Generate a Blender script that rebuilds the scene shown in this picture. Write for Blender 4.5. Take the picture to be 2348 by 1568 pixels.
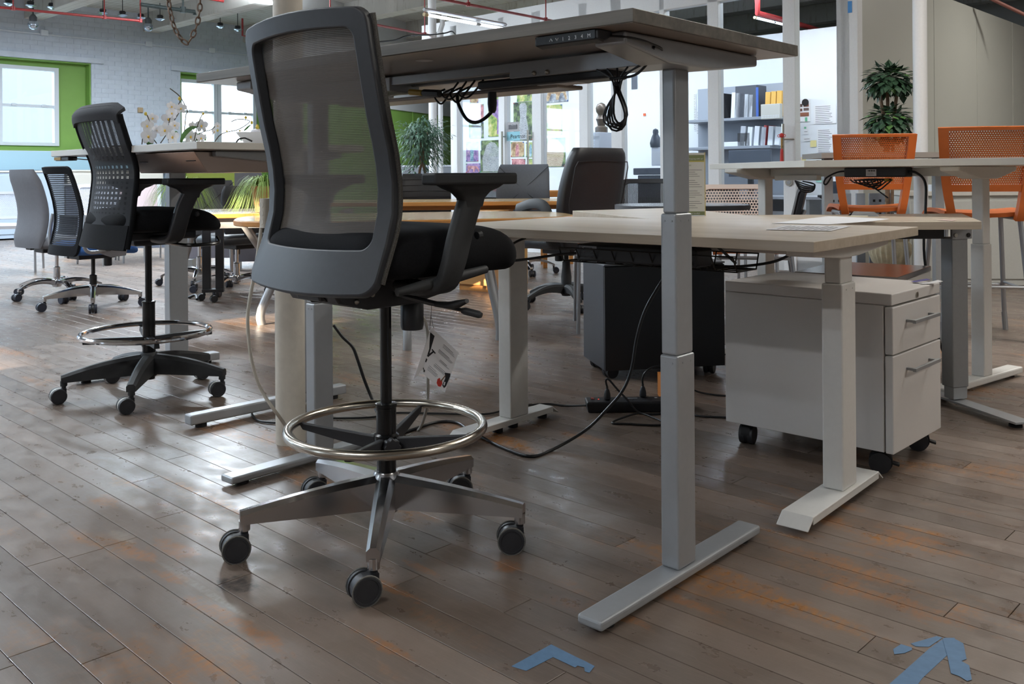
import bpy, bmesh, math, random
from mathutils import Vector, Matrix
PI = math.pi
S = bpy.context.scene
COL = S.collection
for o in list(bpy.data.objects):
    bpy.data.objects.remove(o)
random.seed(7)

# ------------------------------------------------------------------ camera
CAM_H, FPX, HORIZON, ROLL = 0.88, 2124.0, 402.9, 0.007
cam_d = bpy.data.cameras.new('camera'); cam = bpy.data.objects.new('camera', cam_d); COL.objects.link(cam)
cam_d.sensor_fit = 'HORIZONTAL'; cam_d.sensor_width = 36.0
cam_d.lens = 36.0 * FPX / 2348.0
cam_d.shift_y = -(784.0 - HORIZON) / 2348.0
cam_d.clip_start = 0.05; cam_d.clip_end = 200
cam.location = (0, 0, CAM_H); cam.rotation_euler = (PI / 2, ROLL, 0)
S.camera = cam
S.view_settings.view_transform = 'Standard'; S.view_settings.look = 'None'
S.view_settings.gamma = 1.0; S.view_settings.use_curve_mapping = False
S.view_settings.exposure = 0.0
S.cycles.use_denoising = True
S.cycles.max_bounces = 10; S.cycles.diffuse_bounces = 5; S.cycles.glossy_bounces = 4
S.cycles.transparent_max_bounces = 16; S.cycles.sample_clamp_indirect = 6.0
S.cycles.caustics_reflective = False; S.cycles.caustics_refractive = False

# building axes: local x of the building runs along "across" (A), local y along the boards (B)
TH = 0.8049
RB = Matrix.Rotation(TH, 4, 'Z')
def bw(a, b, z=0.0):
    v = RB @ Vector((a, b, z)); return v

def atY(px, py, Y):
    """world point seen at photo pixel px,py at depth Y"""
    uu, vv = px - 1174.0, py - HORIZON; c, s_ = math.cos(-ROLL), math.sin(-ROLL)
    u, v = uu * c + vv * s_, -uu * s_ + vv * c
    return Vector((u / FPX * Y, Y, CAM_H - v / FPX * Y))
def onfl(px, py, z=0.0):
    uu, vv = px - 1174.0, py - HORIZON; c, s_ = math.cos(-ROLL), math.sin(-ROLL)
    u, v = uu * c + vv * s_, -uu * s_ + vv * c
    Y = (CAM_H - z) / (v / FPX); return Vector((u / FPX * Y, Y, z))

# ------------------------------------------------------------------ sky, sun, lamps
W = bpy.data.worlds.new('sky'); S.world = W; W.use_nodes = True
nt = W.node_tree; nt.nodes.clear()
wo = nt.nodes.new('ShaderNodeOutputWorld'); bg = nt.nodes.new('ShaderNodeBackground')
bg.inputs['Color'].default_value = (0.72, 0.86, 1.0, 1); bg.inputs['Strength'].default_value = 13.0
nt.links.new(bg.outputs[0], wo.inputs[0])
def lamp(name, kind, loc, energy, color=(1, 1, 1), size=None, target=None, rot=None):
    d = bpy.data.lights.new(name, kind); d.energy = energy; d.color = color
    if kind == 'AREA':
        d.shape = 'RECTANGLE'; d.size, d.size_y = size
    o = bpy.data.objects.new(name, d); COL.objects.link(o); o.location = loc
    if target is not None:
        o.rotation_euler = (Vector(target) - Vector(loc)).to_track_quat('-Z', 'Y').to_euler()
    if rot is not None: o.rotation_euler = rot
    return o
sun = lamp('sun', 'SUN', (0, 0, 20), 27.0, (1.0, 0.80, 0.58))
sun_dir = bw(1.0, -0.02, -0.245)
sun.rotation_euler = sun_dir.to_track_quat('-Z', 'Y').to_euler(); sun.data.angle = 0.009

# daylight portals in the brick wall's windows, then added unseen hall fill lamps
for (a0, a1) in ((-3.9, -1.5), (0.2, 2.6), (3.55, 6.11), (7.63, 9.75)):
    p_ = lamp('window_portal', 'AREA', bw((a0 + a1) / 2, 15.80, 2.04), 1.0, size=(a1 - a0, 1.4), target=bw((a0 + a1) / 2, 0, 2.04))
    p_.data.cycles.is_portal = True
LAMPS = [  # across, along, height, watts, colour, turned
    (-1.8, 8.6, 3.30, 260, (0.74, 0.87, 1.0)), (2.2, 12.2, 3.30, 290, (0.74, 0.87, 1.0)), (4.5, 9.0, 3.30, 240, (0.78, 0.89, 1.0)),
    (1.0, 5.2, 3.30, 75, (0.88, 0.94, 1.0)), (-2.5, 1.0, 3.30, 70, (0.95, 0.97, 1.0)), (5.2, 0.6, 3.30, 95, (1.0, 0.96, 0.90)), (3.0, -3.5, 3.30, 75, (1.0, 0.96, 0.90)),
    (6.3, 11.6, 3.30, 170, (0.84, 0.92, 1.0)), (10.5, 1.0, 3.30, 90, (1.0, 0.97, 0.92)),
    (9.4, 4.7, 3.05, 85, (0.82, 0.91, 1.0)), (9.4, 7.6, 3.05, 85, (0.82, 0.91, 1.0)), (9.4, 10.4, 3.05, 85, (0.82, 0.91, 1.0))]
for (a, b, z, w_, c_) in LAMPS:
    lamp('tube_fill_light', 'AREA', bw(a, b, z), w_, c_, size=(0.12, 2.4), rot=(0, 0, TH))
    if a < 9: lamp('uplight_fill', 'AREA', bw(a, b, z + 0.03), w_ * 0.8, c_, size=(0.12, 2.4), rot=(PI, 0, -TH))  # unseen uplights added to brighten ceiling and beams

# ------------------------------------------------------------------ colour and material helpers
def lin(c):
    if isinstance(c, str):
        c = [int(c[i:i + 2], 16) / 255 for i in (0, 2, 4)]
    return tuple(((x / 12.92) if x <= 0.04045 else ((x + 0.055) / 1.055) ** 2.4) for x in c) + (1.0,)
class NT:
    def __init__(s, m):
        m.use_nodes = True; s.t = m.node_tree; s.t.nodes.clear()
        s.out = s.t.nodes.new('ShaderNodeOutputMaterial')
    def n(s, typ, **kw):
        nd = s.t.nodes.new(typ)
        for k, v in kw.items():
            if k.startswith('i_'): nd.inputs[k[2:].replace('_', ' ')].default_value = v
            elif k.startswith('n_'): nd.inputs[int(k[2:])].default_value = v
            else: setattr(nd, k, v)
        return nd
    def l(s, a, b): s.t.links.new(a, b)
    def math(s, op, a, b=None, c=None):
        nd = s.t.nodes.new('ShaderNodeMath'); nd.operation = op
        for i, v in enumerate((a, b, c)):
            if v is None: continue
            if isinstance(v, (int, float)): nd.inputs[i].default_value = v
            else: s.l(v, nd.inputs[i])
        return nd.outputs[0]
    def mix(s, f, a, b):
        nd = s.t.nodes.new('ShaderNodeMix'); nd.data_type = 'RGBA'
        for i, v in ((0, f), (6, a), (7, b)):
            if isinstance(v, (int, float)): nd.inputs[i].default_value = v
            elif isinstance(v, tuple): nd.inputs[i].default_value = v
            else: s.l(v, nd.inputs[i])
        return nd.outputs[2]
    def ramp(s, f, stops):
        nd = s.t.nodes.new('ShaderNodeValToRGB'); s.l(f, nd.inputs[0]); e = nd.color_ramp.elements
        while len(e) < len(stops): e.new(0.5)
        for k, (p, c) in enumerate(stops):
            e[k].position = p; e[k].color = c if len(c) == 4 else tuple(c) + (1,)
        return nd.outputs[0]
    def noise(s, vec, scale, detail=3, rough=0.55):
        nd = s.n('ShaderNodeTexNoise'); nd.inputs['Scale'].default_value = scale
        nd.inputs['Detail'].default_value = detail; nd.inputs['Roughness'].default_value = rough
        if vec is not None: s.l(vec, nd.inputs['Vector'])
        return nd.outputs[0]
    def mapping(s, vec, scale=(1, 1, 1), rot=(0, 0, 0), loc=(0, 0, 0)):
        nd = s.n('ShaderNodeMapping'); s.l(vec, nd.inputs[0])
        nd.inputs['Scale'].default_value = scale; nd.inputs['Rotation'].default_value = rot; nd.inputs['Location'].default_value = loc
        return nd.outputs[0]
    def bump(s, h, strength, dist=0.002):
        nd = s.n('ShaderNodeBump'); nd.inputs['Strength'].default_value = strength; nd.inputs['Distance'].default_value = dist
        s.l(h, nd.inputs['Height']); return nd.outputs[0]
def mat(name, col, rough=0.5, metal=0.0, grain=0.0, gscale=60, spec=0.5, bump=0.0, bscale=400, emit=None, estr=0.0):
    """plain finish with a little tonal grain and fine relief"""
    m = bpy.data.materials.new(name); T = NT(m); p = T.n('ShaderNodeBsdfPrincipled')
    c = lin(col); p.inputs['Base Color'].default_value = c
    p.inputs['Roughness'].default_value = rough; p.inputs['Metallic'].default_value = metal
    p.inputs['Specular IOR Level'].default_value = spec
    tc = T.n('ShaderNodeTexCoord').outputs['Object']
    if grain > 0:
        nz = T.noise(tc, gscale, 3)
        hi = tuple(min(1, x * (1 + grain)) for x in c[:3]) + (1,); lo = tuple(x * (1 - grain) for x in c[:3]) + (1,)
        T.l(T.ramp(nz, [(0.3, lo), (0.7, hi)]), p.inputs['Base Color'])
    if bump > 0:
        T.l(T.bump(T.noise(tc, bscale, 2), bump, 0.001), p.inputs['Normal'])
    if emit:
        p.inputs['Emission Color'].default_value = lin(emit); p.inputs['Emission Strength'].default_value = estr
    T.l(p.outputs[0], T.out.inputs[0]); return m
def wood(name, c1, c2, rough=0.4, axis=1, freq=1.0):
    m = bpy.data.materials.new(name); T = NT(m); p = T.n('ShaderNodeBsdfPrincipled')
    tc = T.n('ShaderNodeTexCoord').outputs['Object']
    sc = [60 * freq, 60 * freq, 60 * freq]; sc[axis] = 2.0 * freq
    g = T.noise(T.mapping(tc, tuple(sc)), 1.0, 4, 0.6)
    sc2 = [14 * freq, 14 * freq, 14 * freq]; sc2[axis] = 0.6 * freq
    g2 = T.noise(T.mapping(tc, tuple(sc2), loc=(3, 1, 2)), 1.0, 2)
    f = T.math('MULTIPLY_ADD', g2, 0.5, T.math('MULTIPLY', g, 0.5))
    T.l(T.ramp(f, [(0.36, lin(c1)), (0.64, lin(c2))]), p.inputs['Base Color'])
    p.inputs['Roughness'].default_value = rough
    T.l(T.bump(g, 0.08, 0.0006), p.inputs['Normal'])
    T.l(p.outputs[0], T.out.inputs[0]); return m
def holes(name, col, fn, rough=0.6, thin=1.0, spec=0.4):
    """sheet pierced by a pattern; fn(T, uv) gives 0..1 openness"""
    m = bpy.data.materials.new(name); T = NT(m); p = T.n('ShaderNodeBsdfPrincipled')
    p.inputs['Base Color'].default_value = lin(col); p.inputs['Roughness'].default_value = rough
    p.inputs['Specular IOR Level'].default_value = spec
    uv = T.n('ShaderNodeTexCoord').outputs['UV']
    f = fn(T, uv)
    tr = T.n('ShaderNodeBsdfTransparent'); mx = T.n('ShaderNodeMixShader')
    T.l(f, mx.inputs[0]); T.l(p.outputs[0], mx.inputs[1]); T.l(tr.outputs[0], mx.inputs[2])
    T.l(mx.outputs[0], T.out.inputs[0]); return m
def glass(name, tint=(0.93, 0.97, 1.0), refl=0.08):
    m = bpy.data.materials.new(name); T = NT(m)
    tr = T.n('ShaderNodeBsdfTransparent'); tr.inputs[0].default_value = tint + (1,)
    gl = T.n('ShaderNodeBsdfGlossy'); gl.inputs['Roughness'].default_value = 0.02
    lw = T.n('ShaderNodeLayerWeight'); lw.inputs[0].default_value = 0.35
    f = T.math('MULTIPLY_ADD', lw.outputs['Fresnel'], 0.12, refl * 0.5)
    mx = T.n('ShaderNodeMixShader'); T.l(f, mx.inputs[0]); T.l(tr.outputs[0], mx.inputs[1]); T.l(gl.outputs[0], mx.inputs[2])
    T.l(mx.outputs[0], T.out.inputs[0]); return m

# ------------------------------------------------------------------ mesh builder
class MB:
    def __init__(s): s.v = []; s.f = []; s.uv = {}
    def add(s, vs, fs, m=None, uvs=None):
        b = len(s.v)
        for k, v in enumerate(vs):
            v = Vector(v); s.v.append(m @ v if m is not None else v)
            if uvs is not None: s.uv[b + k] = uvs[k]
        s.f += [tuple(b + i for i in f) for f in fs]; return s
    def box(s, x0, x1, y0, y1, z0, z1, m=None):
        return s.add([(x0, y0, z0), (x1, y0, z0), (x1, y1, z0), (x0, y1, z0), (x0, y0, z1), (x1, y0, z1), (x1, y1, z1), (x0, y1, z1)],
                     [(0, 3, 2, 1), (4, 5, 6, 7), (0, 1, 5, 4), (1, 2, 6, 5), (2, 3, 7, 6), (3, 0, 4, 7)], m)
    def cbox(s, c, d, rot=None, m=None):
        mm = Matrix.Translation(c) @ (rot if rot is not None else Matrix.Identity(4))
        if m is not None: mm = m @ mm
        x, y, z = d[0] / 2, d[1] / 2, d[2] / 2
        return s.box(-x, x, -y, y, -z, z, mm)
    def prism(s, poly, z0, z1, m=None):
        n = len(poly)
        vs = [(p[0], p[1], z0) for p in poly] + [(p[0], p[1], z1) for p in poly]
        fs = [tuple(reversed(range(n))), tuple(range(n, 2 * n))] + [(i, (i + 1) % n, n + (i + 1) % n, n + i) for i in range(n)]
        return s.add(vs, fs, m)
    def loft(s, rings, cap=True, closed=True, m=None):
        n = len(rings[0]); vs = [p for r in rings for p in r]; fs = []
        for k in range(len(rings) - 1):
            for i in range(n if closed else n - 1):
                j = (i + 1) % n
                fs.append((k * n + i, k * n + j, (k + 1) * n + j, (k + 1) * n + i))
        if cap and closed:
            fs.append(tuple(reversed(range(n)))); fs.append(tuple(range((len(rings) - 1) * n, len(rings) * n)))
        return s.add(vs, fs, m)
    def tube(s, pts, r, n=8, closed=False, m=None, flat=None):
        pts = [Vector(p) for p in pts]; N = len(pts); rings = []
        up = None
        for i in range(N):
            if closed: d = pts[(i + 1) % N] - pts[i - 1]
            else: d = pts[min(i + 1, N - 1)] - pts[max(i - 1, 0)]
            d.normalize()
            if up is None:
                up = Vector((0, 0, 1)) if abs(d.z) < 0.9 else Vector((1, 0, 0))
            u = (up - d * up.dot(d))
            if u.length < 1e-5: u = d.orthogonal()
            u.normalize(); w = d.cross(u); up = u
            rr = r[i] if isinstance(r, (list, tuple)) else r
            a, b = (rr, rr) if flat is None else (rr * flat[0], rr * flat[1])
            rings.append([pts[i] + u * math.cos(2 * PI * k / n) * a + w * math.sin(2 * PI * k / n) * b for k in range(n)])
        if closed:
            rings.append(rings[0]); return s.loft(rings, cap=False, m=m)
        return s.loft(rings, m=m)
    def cyl(s, p0, p1, r0, r1=None, n=16, m=None):
        return s.tube([p0, p1], [r0, r0 if r1 is None else r1], n, m=m)
    def lathe(s, prof, n=20, c=(0, 0, 0), m=None, cap=True):
        rings = [[(c[0] + r * math.cos(2 * PI * k / n), c[1] + r * math.sin(2 * PI * k / n), c[2] + z) for k in range(n)] for r, z in prof]
        return s.loft(rings, cap=cap, m=m)
    def ball(s, c, r, sc=(1, 1, 1), n=12, m=None):
        pr = [(max(1e-4, r * math.sin(PI * k / (n // 2 + 2))), -r * math.cos(PI * k / (n // 2 + 2))) for k in range(n // 2 + 3)]
        rings = [[(c[0] + sc[0] * a * math.cos(2 * PI * k / n), c[1] + sc[1] * a * math.sin(2 * PI * k / n), c[2] + sc[2] * z) for k in range(n)] for a, z in pr]
        return s.loft(rings, m=m)
    def ring(s, c, R, r, n=40, k=8, m=None, sc=(1, 1)):
        pts = [(c[0] + R * sc[0] * math.cos(2 * PI * i / n), c[1] + R * sc[1] * math.sin(2 * PI * i / n), c[2]) for i in range(n)]
        return s.tube(pts, r, k, closed=True, m=m)
    def sheet(s, fn, nu, nv, t=0.0, m=None):
        """surface fn(u,v)->point, u,v in 0..1; with thickness t it is closed"""
        P = [[Vector(fn(i / nu, j / nv)) for j in range(nv + 1)] for i in range(nu + 1)]
        uv = [(i / nu, j / nv) for i in range(nu + 1) for j in range(nv + 1)]
        idx = lambda i, j: i * (nv + 1) + j
        if t == 0:
            return s.add([p for r in P for p in r], [(idx(i, j), idx(i + 1, j), idx(i + 1, j + 1), idx(i, j + 1)) for i in range(nu) for j in range(nv)], m, uv)
        N = [[None] * (nv + 1) for _ in range(nu + 1)]
        for i in range(nu + 1):
            for j in range(nv + 1):
                a = P[min(i + 1, nu)][j] - P[max(i - 1, 0)][j]; b = P[i][min(j + 1, nv)] - P[i][max(j - 1, 0)]
                q = a.cross(b); N[i][j] = q.normalized() if q.length > 1e-9 else Vector((0, 0, 1))
        top = [P[i][j] + N[i][j] * t / 2 for i in range(nu + 1) for j in range(nv + 1)]
        bot = [P[i][j] - N[i][j] * t / 2 for i in range(nu + 1) for j in range(nv + 1)]
        K = len(top); fs = []
        for i in range(nu):
            for j in range(nv):
                q = (idx(i, j), idx(i + 1, j), idx(i + 1, j + 1), idx(i, j + 1))
                fs.append(q); fs.append(tuple(K + x for x in reversed(q)))
        rim = [idx(i, 0) for i in range(nu)] + [idx(nu, j) for j in range(nv)] + [idx(i, nv) for i in range(nu, 0, -1)] + [idx(0, j) for j in range(nv, 0, -1)]
        for k in range(len(rim)):
            a, b = rim[k], rim[(k + 1) % len(rim)]; fs.append((b, a, K + a, K + b))
        return s.add(top + bot, fs, m, uv + uv)
    def build(s, name, material, parent=None, smooth=35, bev=0.0, seg=2, loc=None, rotz=None, sub=0):
        me = bpy.data.meshes.new(name)
        me.from_pydata([tuple(v) for v in s.v], [], s.f); me.validate(clean_customdata=False)
        if s.uv:
            lay = me.uv_layers.new(name='UVMap')
            for lp in me.loops: lay.data[lp.index].uv = s.uv.get(lp.vertex_index, (0, 0))
        bm = bmesh.new(); bm.from_mesh(me); bmesh.ops.recalc_face_normals(bm, faces=bm.faces); bm.to_mesh(me); bm.free()
        if smooth:
            me.shade_smooth(); me.set_sharp_from_angle(angle=math.radians(smooth))
        if material: me.materials.append(material)
        o = bpy.data.objects.new(name, me); COL.objects.link(o)
        if parent is not None: o.parent = parent
        if loc is not None: o.location = loc
        if rotz is not None: o.rotation_euler = (0, 0, rotz)
        if bev:
            md = o.modifiers.new('bevel', 'BEVEL'); md.width = bev; md.segments = seg; md.limit_method = 'ANGLE'; md.angle_limit = math.radians(40)
        if sub:
            md = o.modifiers.new('sub', 'SUBSURF'); md.levels = sub; md.render_levels = sub
        return o
def tag(o, label=None, cat=None, group=None, kind=None):
    if label: o['label'] = label
    if cat: o['category'] = cat
    if group: o['group'] = group
    if kind: o['kind'] = kind
    return o
def thing(name, label, cat, loc=(0, 0, 0), rz=0.0, group=None):
    o = bpy.data.objects.new(name, None); COL.objects.link(o); o.empty_display_size = 0.1
    o.location = loc; o.rotation_euler = (0, 0, rz)
    return tag(o, label, cat, group)
def struct(o): o['kind'] = 'structure'; return o
def kids(o): return [c for c in COL.objects if c.parent == o]
def dup(o, loc=None, rz=None, label=None, parent=None):
    c = o.copy(); COL.objects.link(c)
    if parent is not None: c.parent = parent
    if loc is not None: c.location = loc
    if rz is not None: c.rotation_euler = (0, 0, rz)
    if label: c['label'] = label
    for ch in kids(o): dup(ch, parent=c)
    return c
def RZ(a): return Matrix.Rotation(a, 4, 'Z')
def RX(a): return Matrix.Rotation(a, 4, 'X')
def RY(a): return Matrix.Rotation(a, 4, 'Y')
def TR(*a): return Matrix.Translation(Vector(a))
def arc(cx, cy, r, a0, a1, n):
    return [(cx + r * math.cos(a0 + (a1 - a0) * i / n), cy + r * math.sin(a0 + (a1 - a0) * i / n)) for i in range(n + 1)]
def rrect(w, h, r, n=5, cx=0, cy=0):
    """rounded rectangle outline centred at cx,cy"""
    p = []
    for (sx, sy, a) in ((1, 1, 0), (-1, 1, PI / 2), (-1, -1, PI), (1, -1, 1.5 * PI)):
        p += arc(cx + sx * (w / 2 - r), cy + sy * (h / 2 - r), r, a, a + PI / 2, n)
    return p
def smooth_path(pts, n=6):
    """Catmull-Rom through points"""
    P = [Vector(p) for p in pts]; out = []
    for i in range(len(P) - 1):
        p0, p1, p2, p3 = P[max(i - 1, 0)], P[i], P[i + 1], P[min(i + 2, len(P) - 1)]
        for k in range(n):
            t = k / n
            out.append(0.5 * ((2 * p1) + (p2 - p0) * t + (2 * p0 - 5 * p1 + 4 * p2 - p3) * t * t + (3 * p1 - p0 - 3 * p2 + p3) * t ** 3))
    out.append(P[-1]); return out
def text(s, size, material, parent, M, name='lettering', ext=0.0003, align='LEFT'):
    """flat printed lettering as a mesh, laid by matrix M (text runs along local x, up is local y)"""
    cu = bpy.data.curves.new(name, 'FONT'); cu.body = s; cu.size = size; cu.extrude = ext; cu.align_x = align; cu.resolution_u = 2
    t = bpy.data.objects.new('t', cu); COL.objects.link(t)
    dg = bpy.context.evaluated_depsgraph_get(); me = bpy.data.meshes.new_from_object(t.evaluated_get(dg))
    bpy.data.objects.remove(t); bpy.data.curves.remove(cu)
    me.transform(M); me.materials.clear(); me.materials.append(material)
    o = bpy.data.objects.new(name, me); COL.objects.link(o)
    if parent is not None: o.parent = parent
    return o

# ------------------------------------------------------------------ common finishes
M_white_metal = mat('white powder coat', 'd9d8d4', 0.42, grain=0.02, bump=0.05, bscale=900)
M_silver = mat('silver powder coat', 'a9adb1', 0.38, 0.35, grain=0.02, bump=0.05, bscale=900)
M_grey_metal = mat('grey painted steel', '8e9092', 0.42, 0.25, grain=0.03)
M_chrome = mat('polished chrome', 'd8dadf', 0.08, 1.0)
M_satin = mat('satin steel ring', 'c9c2b6', 0.22, 1.0, grain=0.05)
M_alu = mat('polished aluminium', 'c8c8ca', 0.2, 1.0, grain=0.04, gscale=8)
M_black_pl = mat('black plastic', '232428', 0.45, grain=0.08, bump=0.1, bscale=700)
M_black_soft = mat('soft black plastic', '2c2e30', 0.6, grain=0.08, bump=0.15, bscale=900)
M_black_gloss = mat('gloss black enamel', '101113', 0.22)
M_charcoal = mat('charcoal frame plastic', '3a3d42', 0.5, grain=0.05, bump=0.1, bscale=900)
M_black_fab = mat('black fabric', '17181b', 0.9, grain=0.25, gscale=300, bump=0.4, bscale=1200, spec=0.2)
M_rubber = mat('black rubber', '141416', 0.7)
M_cable = mat('black cable sheath', '141518', 0.4)
M_wcable = mat('ivory cable sheath', 'd6d2c6', 0.45)
M_paper = mat('white paper', 'e2e3e6', 0.8)
M_ink = mat('grey print', '6b6d72', 0.8)
M_black_ink = mat('black print', '1c1c20', 0.8)
M_white_ink = mat('white print', 'd8dade', 0.7)
M_steel_bolt = mat('zinc bolt', 'a9a59c', 0.35, 1.0)
M_leather = mat('black leather', '26272b', 0.42, grain=0.1, gscale=90, bump=0.35, bscale=500)
M_grey_leather = mat('grey leather', '55585e', 0.5, grain=0.06, gscale=60, bump=0.25, bscale=500)
# ------------------------------------------------------------------ floor
def make_floor_mat():
    m = bpy.data.materials.new('worn maple boards'); T = NT(m); p = T.n('ShaderNodeBsdfPrincipled')
    tc = T.n('ShaderNodeTexCoord').outputs['Object']
    tone = T.n('ShaderNodeAttribute', attribute_name='tone').outputs['Fac']
    grain = T.noise(T.mapping(tc, (90, 3, 1)), 1.0, 4, 0.6)
    blot = T.noise(tc, 1.7, 3, 0.6)
    # greyed dull finish with browner boards
    base = T.ramp(T.math('MULTIPLY_ADD', grain, 0.35, T.math('MULTIPLY', tone, 0.65)),
                  [(0.15, lin('5f5146')), (0.5, lin('74655a')), (0.85, lin('807065'))])
    base = T.mix(T.ramp(blot, [(0.35, (0, 0, 0)), (0.68, (0.5, 0.5, 0.5))]), base, lin('6b635d'))
    # bare orange patches where the finish has gone: stretched along the board, scratched through
    o1 = T.noise(T.mapping(tc, (3.6, 1.1, 1), loc=(4.3, 2.2, 0)), 1.35, 5, 0.66)
    o2 = T.noise(T.mapping(tc, (40, 70, 1)), 1.0, 3, 0.7)
    patch = T.math('MULTIPLY', T.ramp(o1, [(0.55, (0, 0, 0)), (0.66, (1, 1, 1))]), T.ramp(o2, [(0.38, (0.1,) * 3), (0.6, (1, 1, 1))]))
    patch = T.math('MULTIPLY', patch, T.math('MULTIPLY_ADD', tone, 0.9, 0.15))
    base = T.mix(patch, base, lin('a06a30'))
    d1 = T.noise(T.mapping(tc, (2.4, 1.3, 1), loc=(9, 5, 0)), 1.6, 5, 0.7)
    dk = T.math('MULTIPLY', T.ramp(d1, [(0.60, (0, 0, 0)), (0.72, (0.3,) * 3)]), T.ramp(o2, [(0.4, (0.2,) * 3), (0.6, (1, 1, 1))]))
    # the barest and darkest patches, each where feet and casters have worn it (across, along, half-widths)
    rag_n = T.noise(T.mapping(tc, (26, 11, 1)), 1.0, 5, 0.7)
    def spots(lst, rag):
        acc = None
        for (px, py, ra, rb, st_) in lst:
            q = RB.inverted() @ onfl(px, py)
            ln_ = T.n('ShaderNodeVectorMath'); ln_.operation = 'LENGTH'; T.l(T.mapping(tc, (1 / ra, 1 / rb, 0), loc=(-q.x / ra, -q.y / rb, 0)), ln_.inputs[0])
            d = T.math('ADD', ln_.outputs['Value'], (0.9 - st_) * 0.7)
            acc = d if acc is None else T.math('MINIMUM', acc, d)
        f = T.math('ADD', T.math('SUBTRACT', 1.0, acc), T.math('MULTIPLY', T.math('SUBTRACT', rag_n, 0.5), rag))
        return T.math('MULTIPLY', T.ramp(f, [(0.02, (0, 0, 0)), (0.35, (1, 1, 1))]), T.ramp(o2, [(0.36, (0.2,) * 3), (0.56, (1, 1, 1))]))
    base = T.mix(T.math('MULTIPLY', spots(((400, 1258, 0.035, 0.10, 0.85), (330, 1272, 0.03, 0.09, 0.7), (395, 1325, 0.03, 0.10, 0.5), (480, 1395, 0.035, 0.14, 0.5), (600, 1460, 0.04, 0.16, 0.45), (905, 1352, 0.02, 0.10, 0.7), (960, 1300, 0.02, 0.12, 0.45), (1160, 1300, 0.035, 0.05, 0.7), (880, 1480, 0.03, 0.14, 0.35), (640, 1010, 0.08, 0.2, 0.6), (520, 990, 0.10, 0.25, 0.35), (720, 1110, 0.06, 0.2, 0.5), (1560, 1375, 0.03, 0.16, 0.55), (1420, 1410, 0.03, 0.12, 0.4), (1850, 1180, 0.05, 0.25, 0.5), (1950, 1300, 0.06, 0.25, 0.35), (2100, 1240, 0.06, 0.2, 0.4), (2050, 1380, 0.08, 0.3, 0.3), (240, 1150, 0.06, 0.12, 0.35), (1330, 1000, 0.06, 0.15, 0.45)), 2.4), 0.6), base, lin('98622f'))
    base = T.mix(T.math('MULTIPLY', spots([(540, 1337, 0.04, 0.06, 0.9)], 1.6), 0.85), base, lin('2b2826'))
    base = T.mix(T.math('MULTIPLY', spots([(455, 1345, 0.012, 0.28, 0.8), (280, 1230, 0.03, 0.07, 0.7), (380, 1170, 0.03, 0.02, 0.8)], 1.0), 0.5), base, lin('9a9388'))
    # fine knots, specks and pale crossing scratches
    sp = T.n('ShaderNodeTexVoronoi'); sp.inputs['Scale'].default_value = 8; T.l(tc, sp.inputs['Vector'])
    for k, (ang, sc) in enumerate(((0.5, 7.0), (-0.9, 9.0), (1.9, 6.0))[:2]):
        v = T.mapping(tc, (sc * 6, sc * 0.35, 1), rot=(0, 0, ang), loc=(k * 3.1, k, 0))
        w = T.noise(v, 1.0, 2, 0.5)
        s_ = T.ramp(w, [(0.487, (0, 0, 0)), (0.5, (0.1,) * 3), (0.513, (0, 0, 0))])
        base = T.mix(s_, base, lin('9a8f84' if k < 2 else '4a3f38'))
    T.l(base, p.inputs['Base Color'])
    rn = T.noise(T.mapping(tc, (9, 5, 1)), 2.0, 5, 0.65)
    rr = T.math('MULTIPLY_ADD', T.ramp(rn, [(0.3, (0, 0, 0)), (0.75, (1, 1, 1))]), 0.28, 0.23)
    T.l(T.math('MULTIPLY_ADD', patch, -0.06, rr), p.inputs['Roughness'])
    p.inputs['Specular IOR Level'].default_value = 0.55
    hb = T.math('ADD', T.noise(T.mapping(tc, (22, 55, 1)), 1.0, 3, 0.6), T.math('MULTIPLY', T.noise(tc, 150, 3), 0.35))
    T.l(T.bump(hb, 0.22, 0.0011), p.inputs['Normal'])
    T.l(p.outputs[0], T.out.inputs[0]); return m
M_floor = make_floor_mat()
M_gap = mat('dark board gap', '241c16', 0.9)
FA0, FA1, FB0, FB1 = -6.0, 15.5, -6.0, 15.75
PW, P0 = 0.0832, 0.7473
fl = MB().box(FA0, FA1, FB0, FB1, -0.08, -0.006).build('floor', M_gap, rotz=TH, smooth=0); struct(fl)
plk = []
k0 = int(math.floor((FA0 - P0) / PW)); k1 = int(math.ceil((FA1 - P0) / PW))
for k in range(k0, k1):
    a = P0 + k * PW
    rnd = random.Random(k * 13 + 5); b = FB0 + rnd.uniform(-1.5, 0)
    while b < FB1:
        L = rnd.uniform(0.9, 2.6); plk.append((a, max(b, FB0), min(b + L, FB1), rnd.random())); b += L
def plank_geo(mb, tones, a, b0, b1, tone):
    g, c = 0.0008, 0.0007
    x0, x1, y0, y1 = a + g, a + PW - g, b0 + g, b1 - g
    mb.add([(x0, y0, -0.006), (x1, y0, -0.006), (x1, y1, -0.006), (x0, y1, -0.006),
            (x0, y0, -c * 0.7), (x1, y0, -c * 0.7), (x1, y1, -c * 0.7), (x0, y1, -c * 0.7),
            (x0 + c, y0 + c, 0), (x1 - c, y0 + c, 0), (x1 - c, y1 - c, 0), (x0 + c, y1 - c, 0)],
           [(0, 1, 5, 4), (1, 2, 6, 5), (2, 3, 7, 6), (3, 0, 4, 7), (4, 5, 9, 8), (5, 6, 10, 9), (6, 7, 11, 10), (7, 4, 8, 11), (8, 9, 10, 11)])
    tones += [tone] * 9
def set_tone(o, tones):
    at = o.data.attributes.new('tone', 'FLOAT', 'FACE')
    for i, t in enumerate(tones[:len(at.data)]): at.data[i].value = t
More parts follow.
